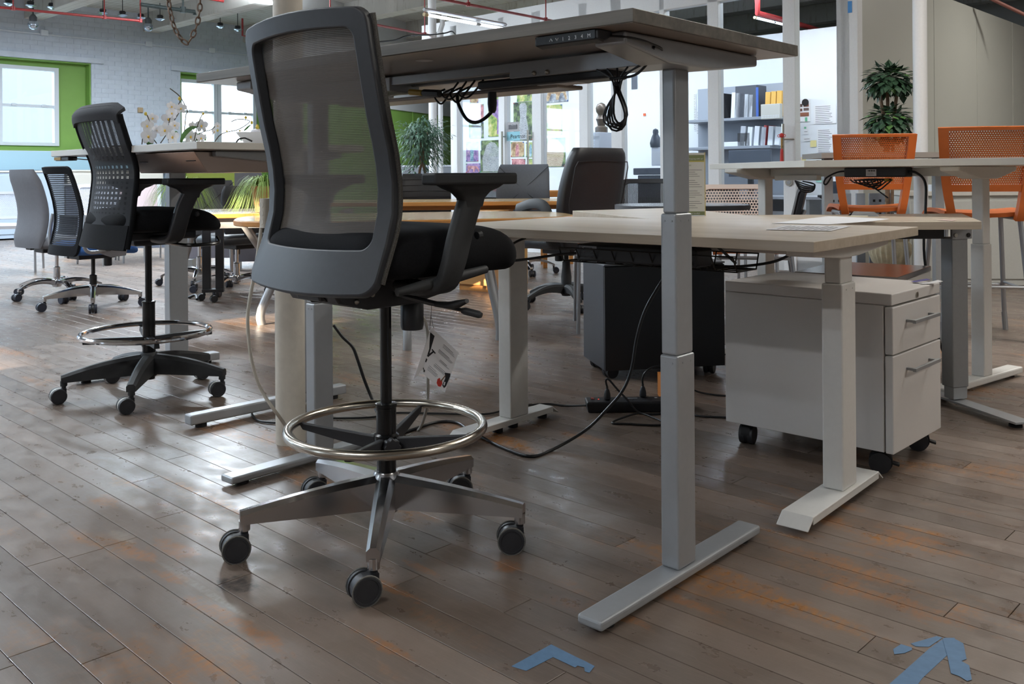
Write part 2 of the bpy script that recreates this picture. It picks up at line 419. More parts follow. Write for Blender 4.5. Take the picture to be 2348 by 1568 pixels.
def shown(p):
    best = 0
    for s_ in (0.02, 0.25, 0.5, 0.75, 0.98):
        v = bw(p[0] + PW / 2, p[1] + (p[2] - p[1]) * s_)
        if v.y > 1.2 and abs(v.x / v.y) < 0.58: best = max(best, 1.0 / v.y)
    return best
rank = sorted(plk, key=lambda p: -shown(p))
for p_ in rank[:296]:
    mb = MB(); tn = []; plank_geo(mb, tn, *p_); o = mb.build('plank', M_floor, fl, smooth=0); set_tone(o, tn)
mb = MB(); tn = []
for p_ in rank[296:]: plank_geo(mb, tn, *p_)
o = mb.build('distant_planks', M_floor, fl, smooth=0); set_tone(o, tn); o['kind'] = 'stuff'

# ------------------------------------------------------------------ walls and ceiling
M_brick = mat('white painted brick', 'bcc4d0', 0.6, grain=0.05, gscale=9, bump=0.5, bscale=60)
M_wall = mat('white painted plaster', 'bfc1c2', 0.7, grain=0.03, gscale=4)
M_green = mat('green wall paint', '6f9444', 0.6, grain=0.03, gscale=5)
M_trim = mat('white window trim', 'c6ccd4', 0.5)
M_ceil = bpy.data.materials.new('white stained board ceiling')
T = NT(M_ceil); p_ = T.n('ShaderNodeBsdfPrincipled'); tc = T.n('ShaderNodeTexCoord').outputs['Object']
st = T.noise(T.mapping(tc, (1.3, 6, 1)), 2.2, 5, 0.65)
ln = T.n('ShaderNodeTexWave'); ln.bands_direction = 'X'; ln.inputs['Scale'].default_value = 3.2; ln.inputs['Distortion'].default_value = 0.4; T.l(tc, ln.inputs['Vector'])
cc = T.ramp(st, [(0.55, lin('c4c4c0')), (0.66, lin('a7a29a')), (0.74, lin('7d756b'))])
cc = T.mix(T.ramp(ln.outputs[0], [(0.0, (0.5,) * 3), (0.08, (0, 0, 0))]), cc, lin('8d8b86'))
T.l(cc, p_.inputs['Base Color']); p_.inputs['Roughness'].default_value = 0.75; T.l(p_.outputs[0], T.out.inputs[0])
CEIL = 3.66
BW = 15.33
def wall_with_openings(a0, a1, z0, z1, ops, b0, b1):
    """slab b0..b1 with rectangular openings [(a0,a1,z0,z1)]"""
    mb = MB(); ops = sorted(ops); x = a0
    for (oa, ob, oz0, oz1) in ops:
        mb.box(x, oa, b0, b1, z0, z1); mb.box(oa, ob, b0, b1, z0, oz0); mb.box(oa, ob, b0, b1, oz1, z1); x = ob
    mb.box(x, a1, b0, b1, z0, z1); return mb
openings = [(-3.9, -1.5, 1.34, 2.74), (0.2, 2.6, 1.34, 2.74), (3.55, 6.11, 1.32, 2.75), (7.63, 9.75, 1.4, 2.73)]
wb = wall_with_openings(FA0, FA1, 0, CEIL, openings, BW + 0.075, BW + 0.42).build('wall_back', M_brick, rotz=TH, smooth=0); struct(wb)
# facing bricks, each with its own edges (too small in the picture to name one by one)
mb = MB(); rr = random.Random(3)
bz = 0.0; row = 0
while bz < CEIL - 0.01:
    ba = 3.0 + (0.11 if row % 2 else 0)
    while ba < 12.0:
        x0, x1, z0, z1 = ba + 0.003, ba + 0.215, bz + 0.003, min(bz + 0.073, CEIL)
        for (oa, ob, oz0, oz1) in openings:
            if z1 > oz0 and z0 < oz1 and x1 > oa and x0 < ob:
                if x0 < oa: x1 = oa
                elif x1 > ob: x0 = ob
                else: x1 = x0
        if x1 - x0 > 0.02:
            y = BW + rr.uniform(-0.0015, 0.0015)
            mb.add([(x0, y, z0), (x1, y, z0), (x1, y, z1), (x0, y, z1), (x0, BW + 0.08, z0), (x1, BW + 0.08, z0), (x1, BW + 0.08, z1), (x0, BW + 0.08, z1)],
                   [(0, 1, 2, 3), (0, 4, 5, 1), (3, 2, 6, 7), (0, 3, 7, 4), (1, 5, 6, 2)])
        ba += 0.218
    bz += 0.076; row += 1
o = mb.build('bricks', M_brick, wb, smooth=0); o['kind'] = 'stuff'
mort = wall_with_openings(3.0, 12.0, 0, CEIL, [q for q in openings if q[0] > 3], BW + 0.0045, BW + 0.074).build('mortar', M_brick, wb, smooth=0)
# green reveals, lintels and double-hung windows
M_glass = glass('window glass')
def window_unit(name, a0, a1, z0, z1, sashes, lintel, full=True):
    w = MB()
    t = 0.02
    w.box(a0, a1, BW + 0.02, BW + 0.40, z0, z0 + t); w.box(a0, a1, BW + 0.02, BW + 0.40, z1 - t, z1)
    w.box(a0, a0 + t, BW + 0.02, BW + 0.40, z0 + t, z1 - t); w.box(a1 - t, a1, BW + 0.02, BW + 0.40, z0 + t, z1 - t)
    # green infill around the sashes
    xs = [a0 + t] + [q for s_ in sashes for q in s_] + [a1 - t]
    for k in range(0, len(xs), 2):
        if xs[k + 1] - xs[k] > 0.005: w.box(xs[k], xs[k + 1], BW + 0.18, BW + 0.24, z0 + t, z1 - t)
    zl, zh = z0 + 0.085, z1 - 0.10
    for (s0, s1) in sashes:
        w.box(s0, s1, BW + 0.18, BW + 0.24, z0 + t, zl); w.box(s0, s1, BW + 0.18, BW + 0.24, zh, z1 - t)
    root = w.build(name, M_green, rotz=TH, smooth=0); struct(root)
    for (s0, s1) in sashes:
        f = MB(); zm = (zl + zh) / 2
        f.box(s0, s0 + 0.07, BW + 0.15, BW + 0.25, zl, zh); f.box(s1 - 0.07, s1, BW + 0.15, BW + 0.25, zl, zh)
        f.box(s0 + 0.07, s1 - 0.07, BW + 0.15, BW + 0.25, zl, zl + 0.05); f.box(s0 + 0.07, s1 - 0.07, BW + 0.15, BW + 0.25, zh - 0.06, zh)
        f.box(s0 + 0.07, s1 - 0.07, BW + 0.16, BW + 0.23, zm - 0.022, zm + 0.022)
        f.box(s0 + 0.2, s0 + 0.26, BW + 0.14, BW + 0.16, zm - 0.01, zm + 0.03); f.box(s1 - 0.26, s1 - 0.2, BW + 0.14, BW + 0.16, zm - 0.01, zm + 0.03)
        fr = f.build('sash_frame', M_trim, root, smooth=0)
        MB().box(s0 + 0.07, s1 - 0.07, BW + 0.20, BW + 0.204, zl + 0.05, zm - 0.022).build('pane', M_glass, fr, smooth=0)
        MB().box(s0 + 0.07, s1 - 0.07, BW + 0.20, BW + 0.204, zm + 0.022, zh - 0.06).build('pane', M_glass, fr, smooth=0)
    l0, l1, lz = lintel
    MB().box(l0, l1, BW - 0.05, BW + 0.02, lz, lz + 0.085).build('lintel', M_brick, root, smooth=0, bev=0.006)
    return root
window_unit('window_1', 3.55, 6.11, 1.32, 2.75, [(3.78, 4.71), (4.76, 5.66)], (3.4, 6.3, 2.752))
window_unit('window_2', 7.63, 9.75, 1.40, 2.73, [(7.66, 8.41), (8.42, 9.20)], (7.45, 9.9, 2.74))
for k, (x0, x1) in enumerate(((-3.9, -1.5), (0.2, 2.6))):
    window_unit('window_%d' % (k + 3), x0, x1, 1.34, 2.74, [(x0 + 0.1, (x0 + x1) / 2 - 0.02), ((x0 + x1) / 2 + 0.02, x1 - 0.1)], (x0 - 0.15, x1 + 0.15, 2.742))
# low blue band and radiator cover under the windows
M_blueband = mat('pale blue wall paint', '9fc0cf', 0.6)
struct(MB().box(3.0, 7.2, BW - 0.012, BW + 0.004, 1.02, 1.31).build('trim_1', M_blueband, rotz=TH, smooth=0))
# conduit along the brick with junction boxes, thermostat
c = thing('wall_conduit', 'white conduit running along the brick wall above the windows', 'conduit', rz=TH)
MB().cyl((3.0, BW - 0.02, 3.15), (11.5, BW - 0.02, 3.13), 0.013, n=8).build('pipe', M_trim, c)
for a in (5.38, 7.05, 8.2): MB().cbox((a, BW - 0.03, 3.165 if a < 6 else 3.15), (0.11, 0.06, 0.09)).build('junction_box', M_trim, c, bev=0.005)
th_ = thing('thermostat', 'small beige thermostat box between the two green windows', 'thermostat', rz=TH)
MB().cbox((6.905, BW - 0.022, 2.03), (0.085, 0.035, 0.085)).build('cover', mat('beige plastic', 'a58f72', 0.5), th_, bev=0.006)
# other sides of the hall
mb = MB(); mb.box(FB0, 4.82, 0, 0.3, 0, CEIL); mb.box(5.45, FB1, 0, 0.3, 0, CEIL)
for z0, z1 in ((0, 0.95), (1.84, 2.07), (2.28, 2.66), (2.92, CEIL)): mb.box(4.82, 5.45, 0, 0.3, z0, z1)  # unseen window slot and solid bars, shaped to cut the floor's sun patches
struct(mb.build('wall_left', M_wall, rotz=TH + PI / 2, loc=bw(FA0 + 0.3, 0), smooth=0))
struct(MB().box(FA0, FA1, FB0 - 0.3, FB0, 0, CEIL).build('wall_front', M_wall, rotz=TH, smooth=0))
struct(MB().box(FA1, FA1 + 0.3, FB0, FB1, 0, CEIL).build('wall_right', M_wall, rotz=TH, smooth=0))
# ceiling with dropped beams
ce = MB().box(FA0, FA1, FB0, FB1 + 0.1, CEIL, CEIL + 0.2).build('ceiling', M_ceil, rotz=TH, smooth=0); struct(ce)
for a in [5.23 + 1.87 * k for k in range(-5, 6)]:
    MB().box(a - 0.13, a + 0.13, FB0, BW + 0.1, CEIL - 0.30, CEIL + 0.02).build('beam', M_ceil, ce, smooth=0, bev=0.01)
# green side wall beyond the plant
g0 = Vector((-3.6, 12.6)); gd = Vector((0.391, 0.92))
gm = Matrix(((gd.x, -gd.y, 0, g0.x), (gd.y, gd.x, 0, g0.y), (0, 0, 1, 0), (0, 0, 0, 1)))
gw = MB().box(1.2, 8.0, 0, 0.15, 0, 2.05, gm).build('wall_green', M_green, smooth=0); struct(gw)
MB().box(1.2, 8.0, -0.03, 0.15, 2.05, 2.20, gm).build('rail', M_wall, gw, smooth=0)
MB().box(1.2, 8.0, 0.02, 0.15, 2.2, CEIL, gm).build('upper_wall', M_wall, gw, smooth=0)
for s_ in (2.2, 3.4, 4.6): MB().box(s_, s_ + 0.03, -0.012, 0, 0, 2.05, gm).build('batten', M_green, gw, smooth=0)

# ------------------------------------------------------------------ glazed offices on the right
OA, OB0 = 7.8, 3.43
M_frame = mat('white aluminium frame', 'e6e7e8', 0.4, grain=0.02)
M_office = mat('white office wall', 'dfe3e8', 0.55, grain=0.01)
M_shop_glass = glass('partition glass', (0.95, 0.975, 1.0), 0.02)
def post(b0, b1, zt=2.75, d=0.10, name='post', par=None):
    return MB().box(OA, OA + d, b0, b1, 0, zt).build(name, M_frame, par, smooth=0, bev=0.004)
ofr = MB().box(OA, OA + 0.10, OB0 + 0.12, 9.1, 2.54, 2.82).build('wall_office_front', M_frame, rotz=TH, smooth=0, bev=0.005); struct(ofr)
for b0, b1 in ((8.44, 8.56), (7.62, 7.72), (7.04, 7.18), (6.36, 6.48), (5.90, 6.04), (5.36, 5.42), (4.74, 4.86), (3.95, 4.07), (3.44, 3.56)):
    post(b0, b1, par=ofr)
MB().box(OA + 0.01, OA + 0.09, 3.56, 8.44, 0.0, 0.10).build('sill_rail', M_frame, ofr, smooth=0)
MB().box(OA + 0.01, OA + 0.09, 3.56, 3.95, 0.0, 0.42).build('kick_panel', M_frame, ofr, smooth=0)
MB().box(OA + 0.01, OA + 0.09, 4.07, 6.0, 0.0, 0.38).build('kick_panel', M_frame, ofr, smooth=0)
for b0, b1 in ((7.72, 8.44), (7.18, 7.62), (6.48, 7.04), (6.04, 6.36), (5.42, 5.90), (4.86, 5.36), (4.07, 4.74)):
    MB().box(OA + 0.045, OA + 0.053, b0, b1, 0.1, 2.54).build('pane', M_shop_glass, ofr, smooth=0)
# glass office doors' long pull handles
for b in (7.61, 7.20):
    h = thing('door_pull', 'long steel pull handle on the glass office door, %s one' % ('left' if b > 7.4 else 'right'), 'door handle', bw(OA - 0.05, b, 0.85), TH, 'pull handles of the poster office')
    MB().cyl((0, 0, 0), (0, 0, 0.55), 0.012, n=8).build('bar', M_satin, h)
    for z in (0.06, 0.49): MB().cyl((0, 0, z), (0.06, 0, z), 0.007, n=6).build('standoff', M_satin, h)
# office interior walls
struct(MB().box(OA + 3.0, OA + 3.12, OB0, 11.55, 0, 2.66).build('wall_office_rear', M_office, rotz=TH, smooth=0))
# grey-beige panel wall running right from the office corner
M_panel = mat('beige wall panel', 'b4b4ab', 0.45, grain=0.015, gscale=2)
pw = MB().box(OA + 0.02, OA + 0.06, OB0 - 0.05, OB0 + 0.1, 0, 2.70).build('wall_panel', M_panel, rotz=TH, smooth=0); struct(pw)
pa = OA + 0.06
for k, wd in enumerate((1.80, 1.30, 1.30, 1.30, 1.2)):
    MB().box(pa + 0.006, pa + wd - 0.006, OB0 - 0.04, OB0 + 0.06, 0.05, 2.69).build('panel', M_panel, pw, smooth=0, bev=0.004)
    pa += wd
MB().box(OA, OA + 0.10, OB0 - 0.06, OB0 + 0.13, 0, 3.2).build('corner_post', M_frame, pw, smooth=0, bev=0.004)
# ------------------------------------------------------------------ height-adjustable desks
M_greywood = wood('weathered grey oak laminate', '55524c', '7a756d', 0.42, axis=1)
M_palewood = wood('pale ash laminate', 'b7a995', 'cbbfae', 0.32, axis=1)
M_palewood_x = wood('pale ash laminate, cross grain', 'b7a995', 'cbbfae', 0.32, axis=0)
M_white_lam = mat('white laminate', 'd6d3cb', 0.35, grain=0.01)
M_under = mat('greige underside', '8f8378', 0.28)
def column(par, x0, x1, y0, y1, stages, m, name='column'):
    """telescoping leg: stages [(z0,z1,shrink)] nested sections, each its own part"""
    for k, (z0, z1, sh) in enumerate(stages):
        o = MB().box(x0 + sh, x1 - sh, y0 + sh, y1 - sh, z0, z1).build(name if k == 0 else name + '_stage', m, par, smooth=0, bev=0.005, seg=3)
        if k < len(stages) - 1:
            for (u, v) in ((x0 + sh - 0.0004, 0.3), (x0 + sh - 0.0004, 0.7)):
                MB().cyl((u, y0 + (y1 - y0) * v, z1 - 0.016), (u - 0.001, y0 + (y1 - y0) * v, z1 - 0.016), 0.0022, n=8).build('grub_screw', m, o)
            for v in (0.3, 0.75):
                yy = y0 + sh - 0.0004
                MB().cyl((x0 + (x1 - x0) * v, yy, z1 - 0.016), (x0 + (x1 - x0) * v, yy - 0.001, z1 - 0.016), 0.0022, n=8).build('grub_screw', m, o)
def foot_flat(par, x0, x1, y0, y1, z0, z1, m):
    o = MB().box(x0, x1, y0, y1, z0, z1).build('foot', m, par, smooth=0, bev=0.006, seg=3)
    for x in (x0 + 0.05, x1 - 0.05):
        MB().cyl((x, (y0 + y1) / 2, 0), (x, (y0 + y1) / 2, z0 + 0.004), 0.02, n=14).build('glide', M_rubber, o)
    return o
def foot_channel(par, x0, x1, y0, y1, m, h=0.04):
    """folded steel foot with sloping ends"""
    mb = MB(); b = 0.014; s = 0.035
    poly = [(x0, b), (x0 + s, h), (x1 - s, h), (x1, b), (x1 - 0.004, b - 0.002), (x1 - s - 0.002, h - 0.006), (x0 + s + 0.002, h - 0.006), (x0 + 0.004, b - 0.002)]
    n = len(poly)
    mb.add([(p[0], y0, p[1]) for p in poly] + [(p[0], y1, p[1]) for p in poly],
           [(i, (i + 1) % n, n + (i + 1) % n, n + i) for i in range(n)] + [tuple(range(n)), tuple(reversed(range(n, 2 * n)))])
    for y in (y0, y1 - 0.004): mb.box(x0 + s, x1 - s, y, y + 0.004, h - 0.020, h - 0.001)
    o = mb.build('foot', m, par, smooth=0, bev=0.002)
    for x in (x0 + 0.06, (x0 + x1) / 2 - 0.04, (x0 + x1) / 2 + 0.04, x1 - 0.06):
        MB().cyl((x, (y0 + y1) / 2, 0), (x, (y0 + y1) / 2, h - 0.008), 0.018, n=12).build('glide', M_rubber, o)
    return o
def bracket(par, x0, x1, y0, y1, ztop, h_end, zmid, xm0, xm1, m):
    """side support: shallow at the ends, deeper over the column"""
    poly = [(x0, ztop), (x1, ztop), (x1, ztop - h_end), (xm1, zmid), (xm0, zmid), (x0, ztop - h_end)]
    n = len(poly); mb = MB()
    mb.add([(p[0], y0, p[1]) for p in poly] + [(p[0], y1, p[1]) for p in poly],
           [(i, (i + 1) % n, n + (i + 1) % n, n + i) for i in range(n)] + [tuple(range(n)), tuple(reversed(range(n, 2 * n)))])
    return mb.build('side_bracket', m, par, smooth=0, bev=0.005, seg=3)
def cable(name, pts, r, m, label=None, parent=None, n=6, cat='cable', group=None, k=8):
    o = MB().tube(smooth_path(pts, n), r, k).build(name, m, parent, smooth=60)
    if label: tag(o, label, cat, group)
    return o

# --- desk A: tall grey desk (local x goes away from its front edge, local y along it)
DA = thing('standing_desk', 'tall raised standing desk with grey woodgrain top and silver legs', 'desk', (0.2219, 1.6833, 0), 0.8415)
LA, WA, ZA = 1.531, 0.688, 1.1841
MB().box(0, WA, 0, LA, ZA - 0.0253, ZA).build('tabletop', M_greywood, DA, smooth=0, bev=0.0012)
MB().box(0.003, WA - 0.003, 0.003, LA - 0.003, ZA - 0.0262, ZA - 0.0254).build('underside', M_under, DA, smooth=0)
for (y0, y1) in ((0.0935, 0.153), (1.3835, 1.4435)):
    foot_flat(DA, 0.018, 0.666, y0, y1, 0.010, 0.0302, M_silver)
    column(DA, 0.3105, 0.3825, y0 + 0.010, y0 + 0.055, [(0.0302, 0.490, 0), (0.490, 0.796, 0.0025), (0.796, 1.110, 0.006)], M_silver)
    bracket(DA, 0.068, 0.607, y0 - 0.030, y1 - 0.014, ZA - 0.0275, 0.024, ZA - 0.076, 0.225, 0.40, M_silver)
zt = ZA - 0.030
for x in (0.27, 0.345):
    MB().box(x, x + 0.022, 0.14, 1.36, zt - 0.024, zt - 0.001).build('crossbeam', M_silver, DA, smooth=0, bev=0.002)
for (y0, y1) in ((0.14, 0.54), (0.98, 1.36)):
    o = MB().box(0.264, 0.374, y0, y1, zt - 0.040, zt - 0.002).build('crossbeam_sleeve', M_silver, DA, smooth=0, bev=0.002)
    for dy in (0.03, 0.07):
        yy = (y1 - 0.05 - dy) if y0 < 0.5 else (y0 + dy)
        MB().ball((0.262, yy, zt - 0.033), 0.006, n=8).build('bolt', M_steel_bolt, o)
# lower tray with controller box
MB().box(0.30, 0.40, 0.42, 1.25, zt - 0.066, zt - 0.056).build('cable_tray', M_under, DA, smooth=0, bev=0.003)
o = MB().box(0.275, 0.345, 0.25, 0.66, zt - 0.058, zt - 0.036).build('control_box', M_black_pl, DA, smooth=0, bev=0.006)
MB().box(0.285, 0.335, 0.35, 0.47, zt - 0.0595, zt - 0.0582).build('box_label', M_paper, o, smooth=0)
# push-button handset under the front edge
hs = MB(); y0, y1 = 0.088, 0.245
prof = [(0.012, ZA - 0.027), (0.060, ZA - 0.027), (0.060, ZA - 0.036), (0.032, ZA - 0.050), (0.012, ZA - 0.046)]
n = len(prof)
hs.add([(p[0], y0, p[1]) for p in prof] + [(p[0], y1, p[1]) for p in prof], [(i, (i + 1) % n, n + (i + 1) % n, n + i) for i in range(n)] + [tuple(range(n)), tuple(reversed(range(n, 2 * n)))])
hp = hs.build('handset', M_black_pl, DA, smooth=0, bev=0.003)
MB().box(0.0105, 0.0118, y0 + 0.006, y1 - 0.006, ZA - 0.0445, ZA - 0.0285).build('button_face', M_black_gloss, hp, smooth=0)
# legends run left to right for someone facing the desk: along -y
for k, ch in enumerate(('^', 'v', '1', '2', '3', '4', 'M')):
    yy = 0.205 - k * 0.0155
    Mt = Matrix(((0, 0, -1, 0.0104), (-1, 0, 0, yy), (0, 1, 0, ZA - 0.0415), (0, 0, 0, 1)))
    if ch in '^v':
        s_ = 1 if ch == '^' else -1; zc = ZA - 0.0375
        MB().tube([(0.0102, yy + 0.0002, zc - 0.0025 * s_), (0.0102, yy - 0.0035, zc + 0.0025 * s_), (0.0102, yy - 0.007, zc - 0.0025 * s_)], 0.0008, 5).build('legend', M_white_ink, hp)
    else: text(ch, 0.0105, M_white_ink, hp, Mt, 'legend', 0.0002)
MB().box(0.0103, 0.0106, 0.214, 0.238, ZA - 0.043, ZA - 0.031).build('display', M_black_gloss, hp, smooth=0)
cable('handset_lead', [(0.05, 0.088, ZA - 0.037), (0.08, 0.06, ZA - 0.04), (0.14, 0.055, ZA - 0.045), (0.21, 0.075, ZA - 0.055), (0.268, 0.20, zt - 0.052)], 0.0022, M_cable, parent=DA)
cable('motor_lead', [(0.16, 0.06, ZA - 0.05), (0.21, 0.10, zt - 0.035), (0.255, 0.17, zt - 0.06), (0.262, 0.24, zt - 0.062)], 0.003, M_cable, parent=DA)
MB().cyl((0.2625, 0.205, zt - 0.008), (0.2655, 0.205, zt - 0.008), 0.008, n=14).build('grommet', M_black_pl, DA)
# tied coil of spare lead hanging from the beam
for k in range(6):
    r_ = random.Random(k); w_ = 0.020 + 0.005 * k; d_ = 0.085 + 0.008 * (k % 4); ox = (k - 2.5) * 0.006
    pts = []
    for i in range(17):
        t = i / 16; ang = PI * 2 * t
        neck = abs(math.sin(ang / 2)) ** 1.4
        pts.append((0.262 + ox * 0.6, 0.222 + math.sin(ang) * w_ * neck + (k - 2.5) * 0.006 * neck, zt - 0.052 - 0.058 - d_ / 2 * (1 - math.cos(ang)) / 1.0 * 0.62 + 0.03 * (1 - neck)))
    MB().tube(pts, 0.0024, 6, closed=True).build('lead_coil', M_cable, DA, smooth=60)
for k in range(5):
    MB().tube(smooth_path([(0.262, 0.165 + 0.028 * k, zt - 0.040), (0.262, 0.205 + 0.008 * k, zt - 0.062), (0.262, 0.222 + (k - 2) * 0.003, zt - 0.095)], 4), 0.0024, 6).build('lead_coil', M_cable, DA, smooth=60)
MB().box(0.256, 0.268, 0.216, 0.228, zt - 0.075, zt - 0.071).build('cable_tie', M_rubber, DA, smooth=0)
# plug cluster and yellow tag left of the controller
for k in range(4):
    b0 = 0.66 + 0.03 * k
    MB().tube(smooth_path([(0.30, b0, zt - 0.03), (0.285, b0 + 0.02, zt - 0.062), (0.28, b0 + 0.045, zt - 0.075 - 0.010 * (k % 2)), (0.285, b0 + 0.075, zt - 0.06), (0.30, b0 + 0.05, zt - 0.045)], 5), 0.0026, 6).build('loose_lead', M_cable, DA, smooth=60)
MB().cyl((0.28, 0.86, zt - 0.052), (0.28, 0.80, zt - 0.058), 0.010, n=10).build('connector', M_black_pl, DA)
MB().cyl((0.28, 0.915, zt - 0.046), (0.28, 0.865, zt - 0.052), 0.008, n=10).build('connector_boot', mat('yellow plastic', 'a98a2a', 0.5), DA)
cable('mains_lead', [(0.29, 0.745, zt - 0.06), (0.285, 0.735, zt - 0.09), (0.28, 0.70, zt - 0.130), (0.28, 0.66, zt - 0.138), (0.28, 0.615, zt - 0.115), (0.28, 0.612, zt - 0.085)], 0.0045, M_cable, parent=DA)
MB().lathe([(0.006, -0.118), (0.010, -0.112), (0.012, -0.095), (0.011, -0.066)], 12, (0.28, 0.612, zt)).build('inlet_plug', M_black_pl, DA)
# oval paper sticker seen under the top
MB().cyl((0.115, 0.68, ZA - 0.0268), (0.115, 0.68, ZA - 0.0264), 0.022, n=18).build('sticker', M_paper, DA, smooth=0)

# --- desk D: lower pale desk with white legs
DD = thing('standing_desk', 'low pale ash desk with white legs and wire basket underneath', 'desk', (0.7087, 2.178, 0), 0.8604)
LD, WD, ZD = 1.305, 0.768, 0.7194
MB().box(0, WD, 0, LD, ZD - 0.0258, ZD).build('tabletop', M_palewood, DD, smooth=0, bev=0.0015)
for (y0, y1) in ((0.039, 0.121), (1.205, 1.27)):
    foot_channel(DD, 0.045, 0.570, y0, y1, M_white_metal)
    ym = (y0 + y1) / 2
    column(DD, 0.305, 0.401, ym - 0.0285, ym + 0.0285, [(0.04, 0.587, 0), (0.587, 0.672, 0.006)], M_white_metal)
    bracket(DD, 0.10, 0.640, ym - 0.037, ym + 0.037, ZD - 0.0262, 0.020, ZD - 0.062, 0.30, 0.41, M_white_metal)
for x in (0.30, 0.40):
    MB().box(x, x + 0.03, 0.14, 1.22, ZD - 0.060, ZD - 0.028).build('crossbeam', M_white_metal, DD, smooth=0, bev=0.003)
for y in (1.0, 0.93, 0.14 + 0.1): MB().cyl((0.299, y, ZD - 0.030), (0.298, y, ZD - 0.030), 0.008, n=12).build('knockout', M_grey_metal, DD)
# wire basket
wm = MB(); wr = 0.0022; y0, y1 = 0.30, 0.895
secp = [(0.33, 0.693), (0.33, 0.655), (0.315, 0.612), (0.20, 0.612), (0.175, 0.655)]
for yy in [y0 + (y1 - y0) * k / 9 for k in range(10)]:
    wm.tube([(x, yy, z) for x, z in secp], wr, 5)
for (x, z) in secp + [(0.33, 0.675), (0.24, 0.612), (0.28, 0.612)]: wm.tube([(x, y0, z), (x, y1, z)], wr, 5)
bk = tag(wm.build('wire_basket', M_black_gloss, DD))
psu = thing('power_unit', 'black desk power unit lying in the wire basket under the pale desk', 'power supply', DD.matrix_basis @ Vector((0, 0, 0)), 0.8604)
pm = MB().box(0.192, 0.285, 0.42, 0.84, 0.6165, 0.668).build('case', M_black_pl, psu, smooth=0, bev=0.006)
def face_x(x, y, z): return Matrix(((0, 0, -1, x), (-1, 0, 0, y), (0, 1, 0, z), (0, 0, 0, 1)))
MB().box(0.1906, 0.1918, 0.762, 0.828, 0.653, 0.663).build('nameplate', M_grey_metal, pm, smooth=0)
text('MC winerun', 0.0095, M_black_ink, pm, face_x(0.1904, 0.826, 0.6548))
text('WB-GCEPUA', 0.008, M_ink, pm, face_x(0.1914, 0.812, 0.643))
text('www.winerun.net', 0.0075, M_ink, pm, face_x(0.1914, 0.822, 0.6275))
MB().box(0.1912, 0.1918, 0.765, 0.82, 0.6375, 0.6382).build('rule', M_ink, pm, smooth=0)
cable('power_lead', [(0.20, 0.845, 0.638), (0.18, 0.90, 0.632), (0.14, 1.0, 0.615), (0.12, 1.08, 0.606), (0.15, 1.13, 0.62), (0.25, 1.14, 0.655), (0.30, 1.135, 0.668)], 0.0042, M_cable, parent=psu)
cable('spare_lead', [(0.24, 0.46, 0.672), (0.22, 0.40, 0.69), (0.20, 0.36, 0.68), (0.27, 0.34, 0.63)], 0.0042, M_cable, parent=psu)
cable('sagging_cable', [DD.matrix_basis @ Vector(v) for v in ((0.31, 0.72, 0.664), (0.32, 0.60, 0.64), (0.33, 0.42, 0.612), (0.34, 0.27, 0.63), (0.35, 0.20, 0.664))], 0.004, M_cable, 'black cable sagging beneath the pale desk beam', cat='cable')

# --- desk E: raised white desk at the left with drawer
DE = thing('standing_desk', 'raised white desk carrying white orchids with grey drawer underneath', 'desk', (-1.071, 3.15, 0), 0.80)
LE, WE, ZE = 1.338, 0.70, 1.0037
MB().box(0, WE, 0, LE, ZE - 0.025, ZE).build('tabletop', M_white_lam, DE, smooth=0, bev=0.0015)
MB().box(0.004, WE - 0.004, 0.004, LE - 0.004, ZE - 0.0265, ZE - 0.0252).build('underside', M_under, DE, smooth=0)
for (y0, y1) in ((0.097, 0.145), (1.115, 1.178)):
    foot_flat(DE, 0.02, 0.68, y0, y1, 0.014, 0.05, M_silver)
    ym = (y0 + y1) / 2
    column(DE, 0.435, 0.525, ym - 0.0275, ym + 0.0275, [(0.05, 0.70, 0), (0.70, 0.95, 0.006)], M_silver)
    bracket(DE, 0.12, 0.66, ym - 0.03, ym + 0.03, ZE - 0.0268, 0.02, ZE - 0.07, 0.41, 0.55, M_silver)
dr = MB(); yA, yB = 0.12, 0.66
prof = [(0.05, ZE - 0.030), (0.10, ZE - 0.104), (0.40, ZE - 0.104), (0.45, ZE - 0.030)]
dr.add([(p[0], yA, p[1]) for p in prof] + [(p[0], yB, p[1]) for p in prof], [(0, 1, 5, 4), (1, 2, 6, 5), (2, 3, 7, 6), (3, 0, 4, 7), (0, 3, 2, 1), (4, 5, 6, 7)])
M_mirror = mat('brushed steel tray', 'a5938a', 0.22, 0.75)
tr_ = dr.build('drawer', M_mirror, DE, smooth=0, bev=0.002)
for y in (0.57, 0.185):
    MB().cbox((0.078, y, ZE - 0.052), (0.004, 0.07, 0.026), rot=RY(math.atan2(0.04, 0.06))).build('finger_pull', M_black_pl, tr_, smooth=0)
    MB().cbox((0.082, y, ZE - 0.060), (0.005, 0.045, 0.012), rot=RY(math.atan2(0.04, 0.06))).build('pull_lip', M_silver, tr_, smooth=0)
hb = MB().box(0.01, 0.05, 1.17, 1.32, ZE - 0.045, ZE - 0.028).build('handset', M_black_pl, DE, smooth=0, bev=0.004)
MB().box(0.008, 0.03, 1.25, 1.325, ZE - 0.042, ZE - 0.029).build('handset_tag', mat('ochre plastic', 'b08d3c', 0.5), hb, smooth=0)
cable('handset_lead', [(0.03, 1.17, ZE - 0.036), (0.04, 0.95, ZE - 0.046), (0.05, 0.75, ZE - 0.038), (0.1, 0.6, ZE - 0.03)], 0.0025, M_cable, parent=DE)

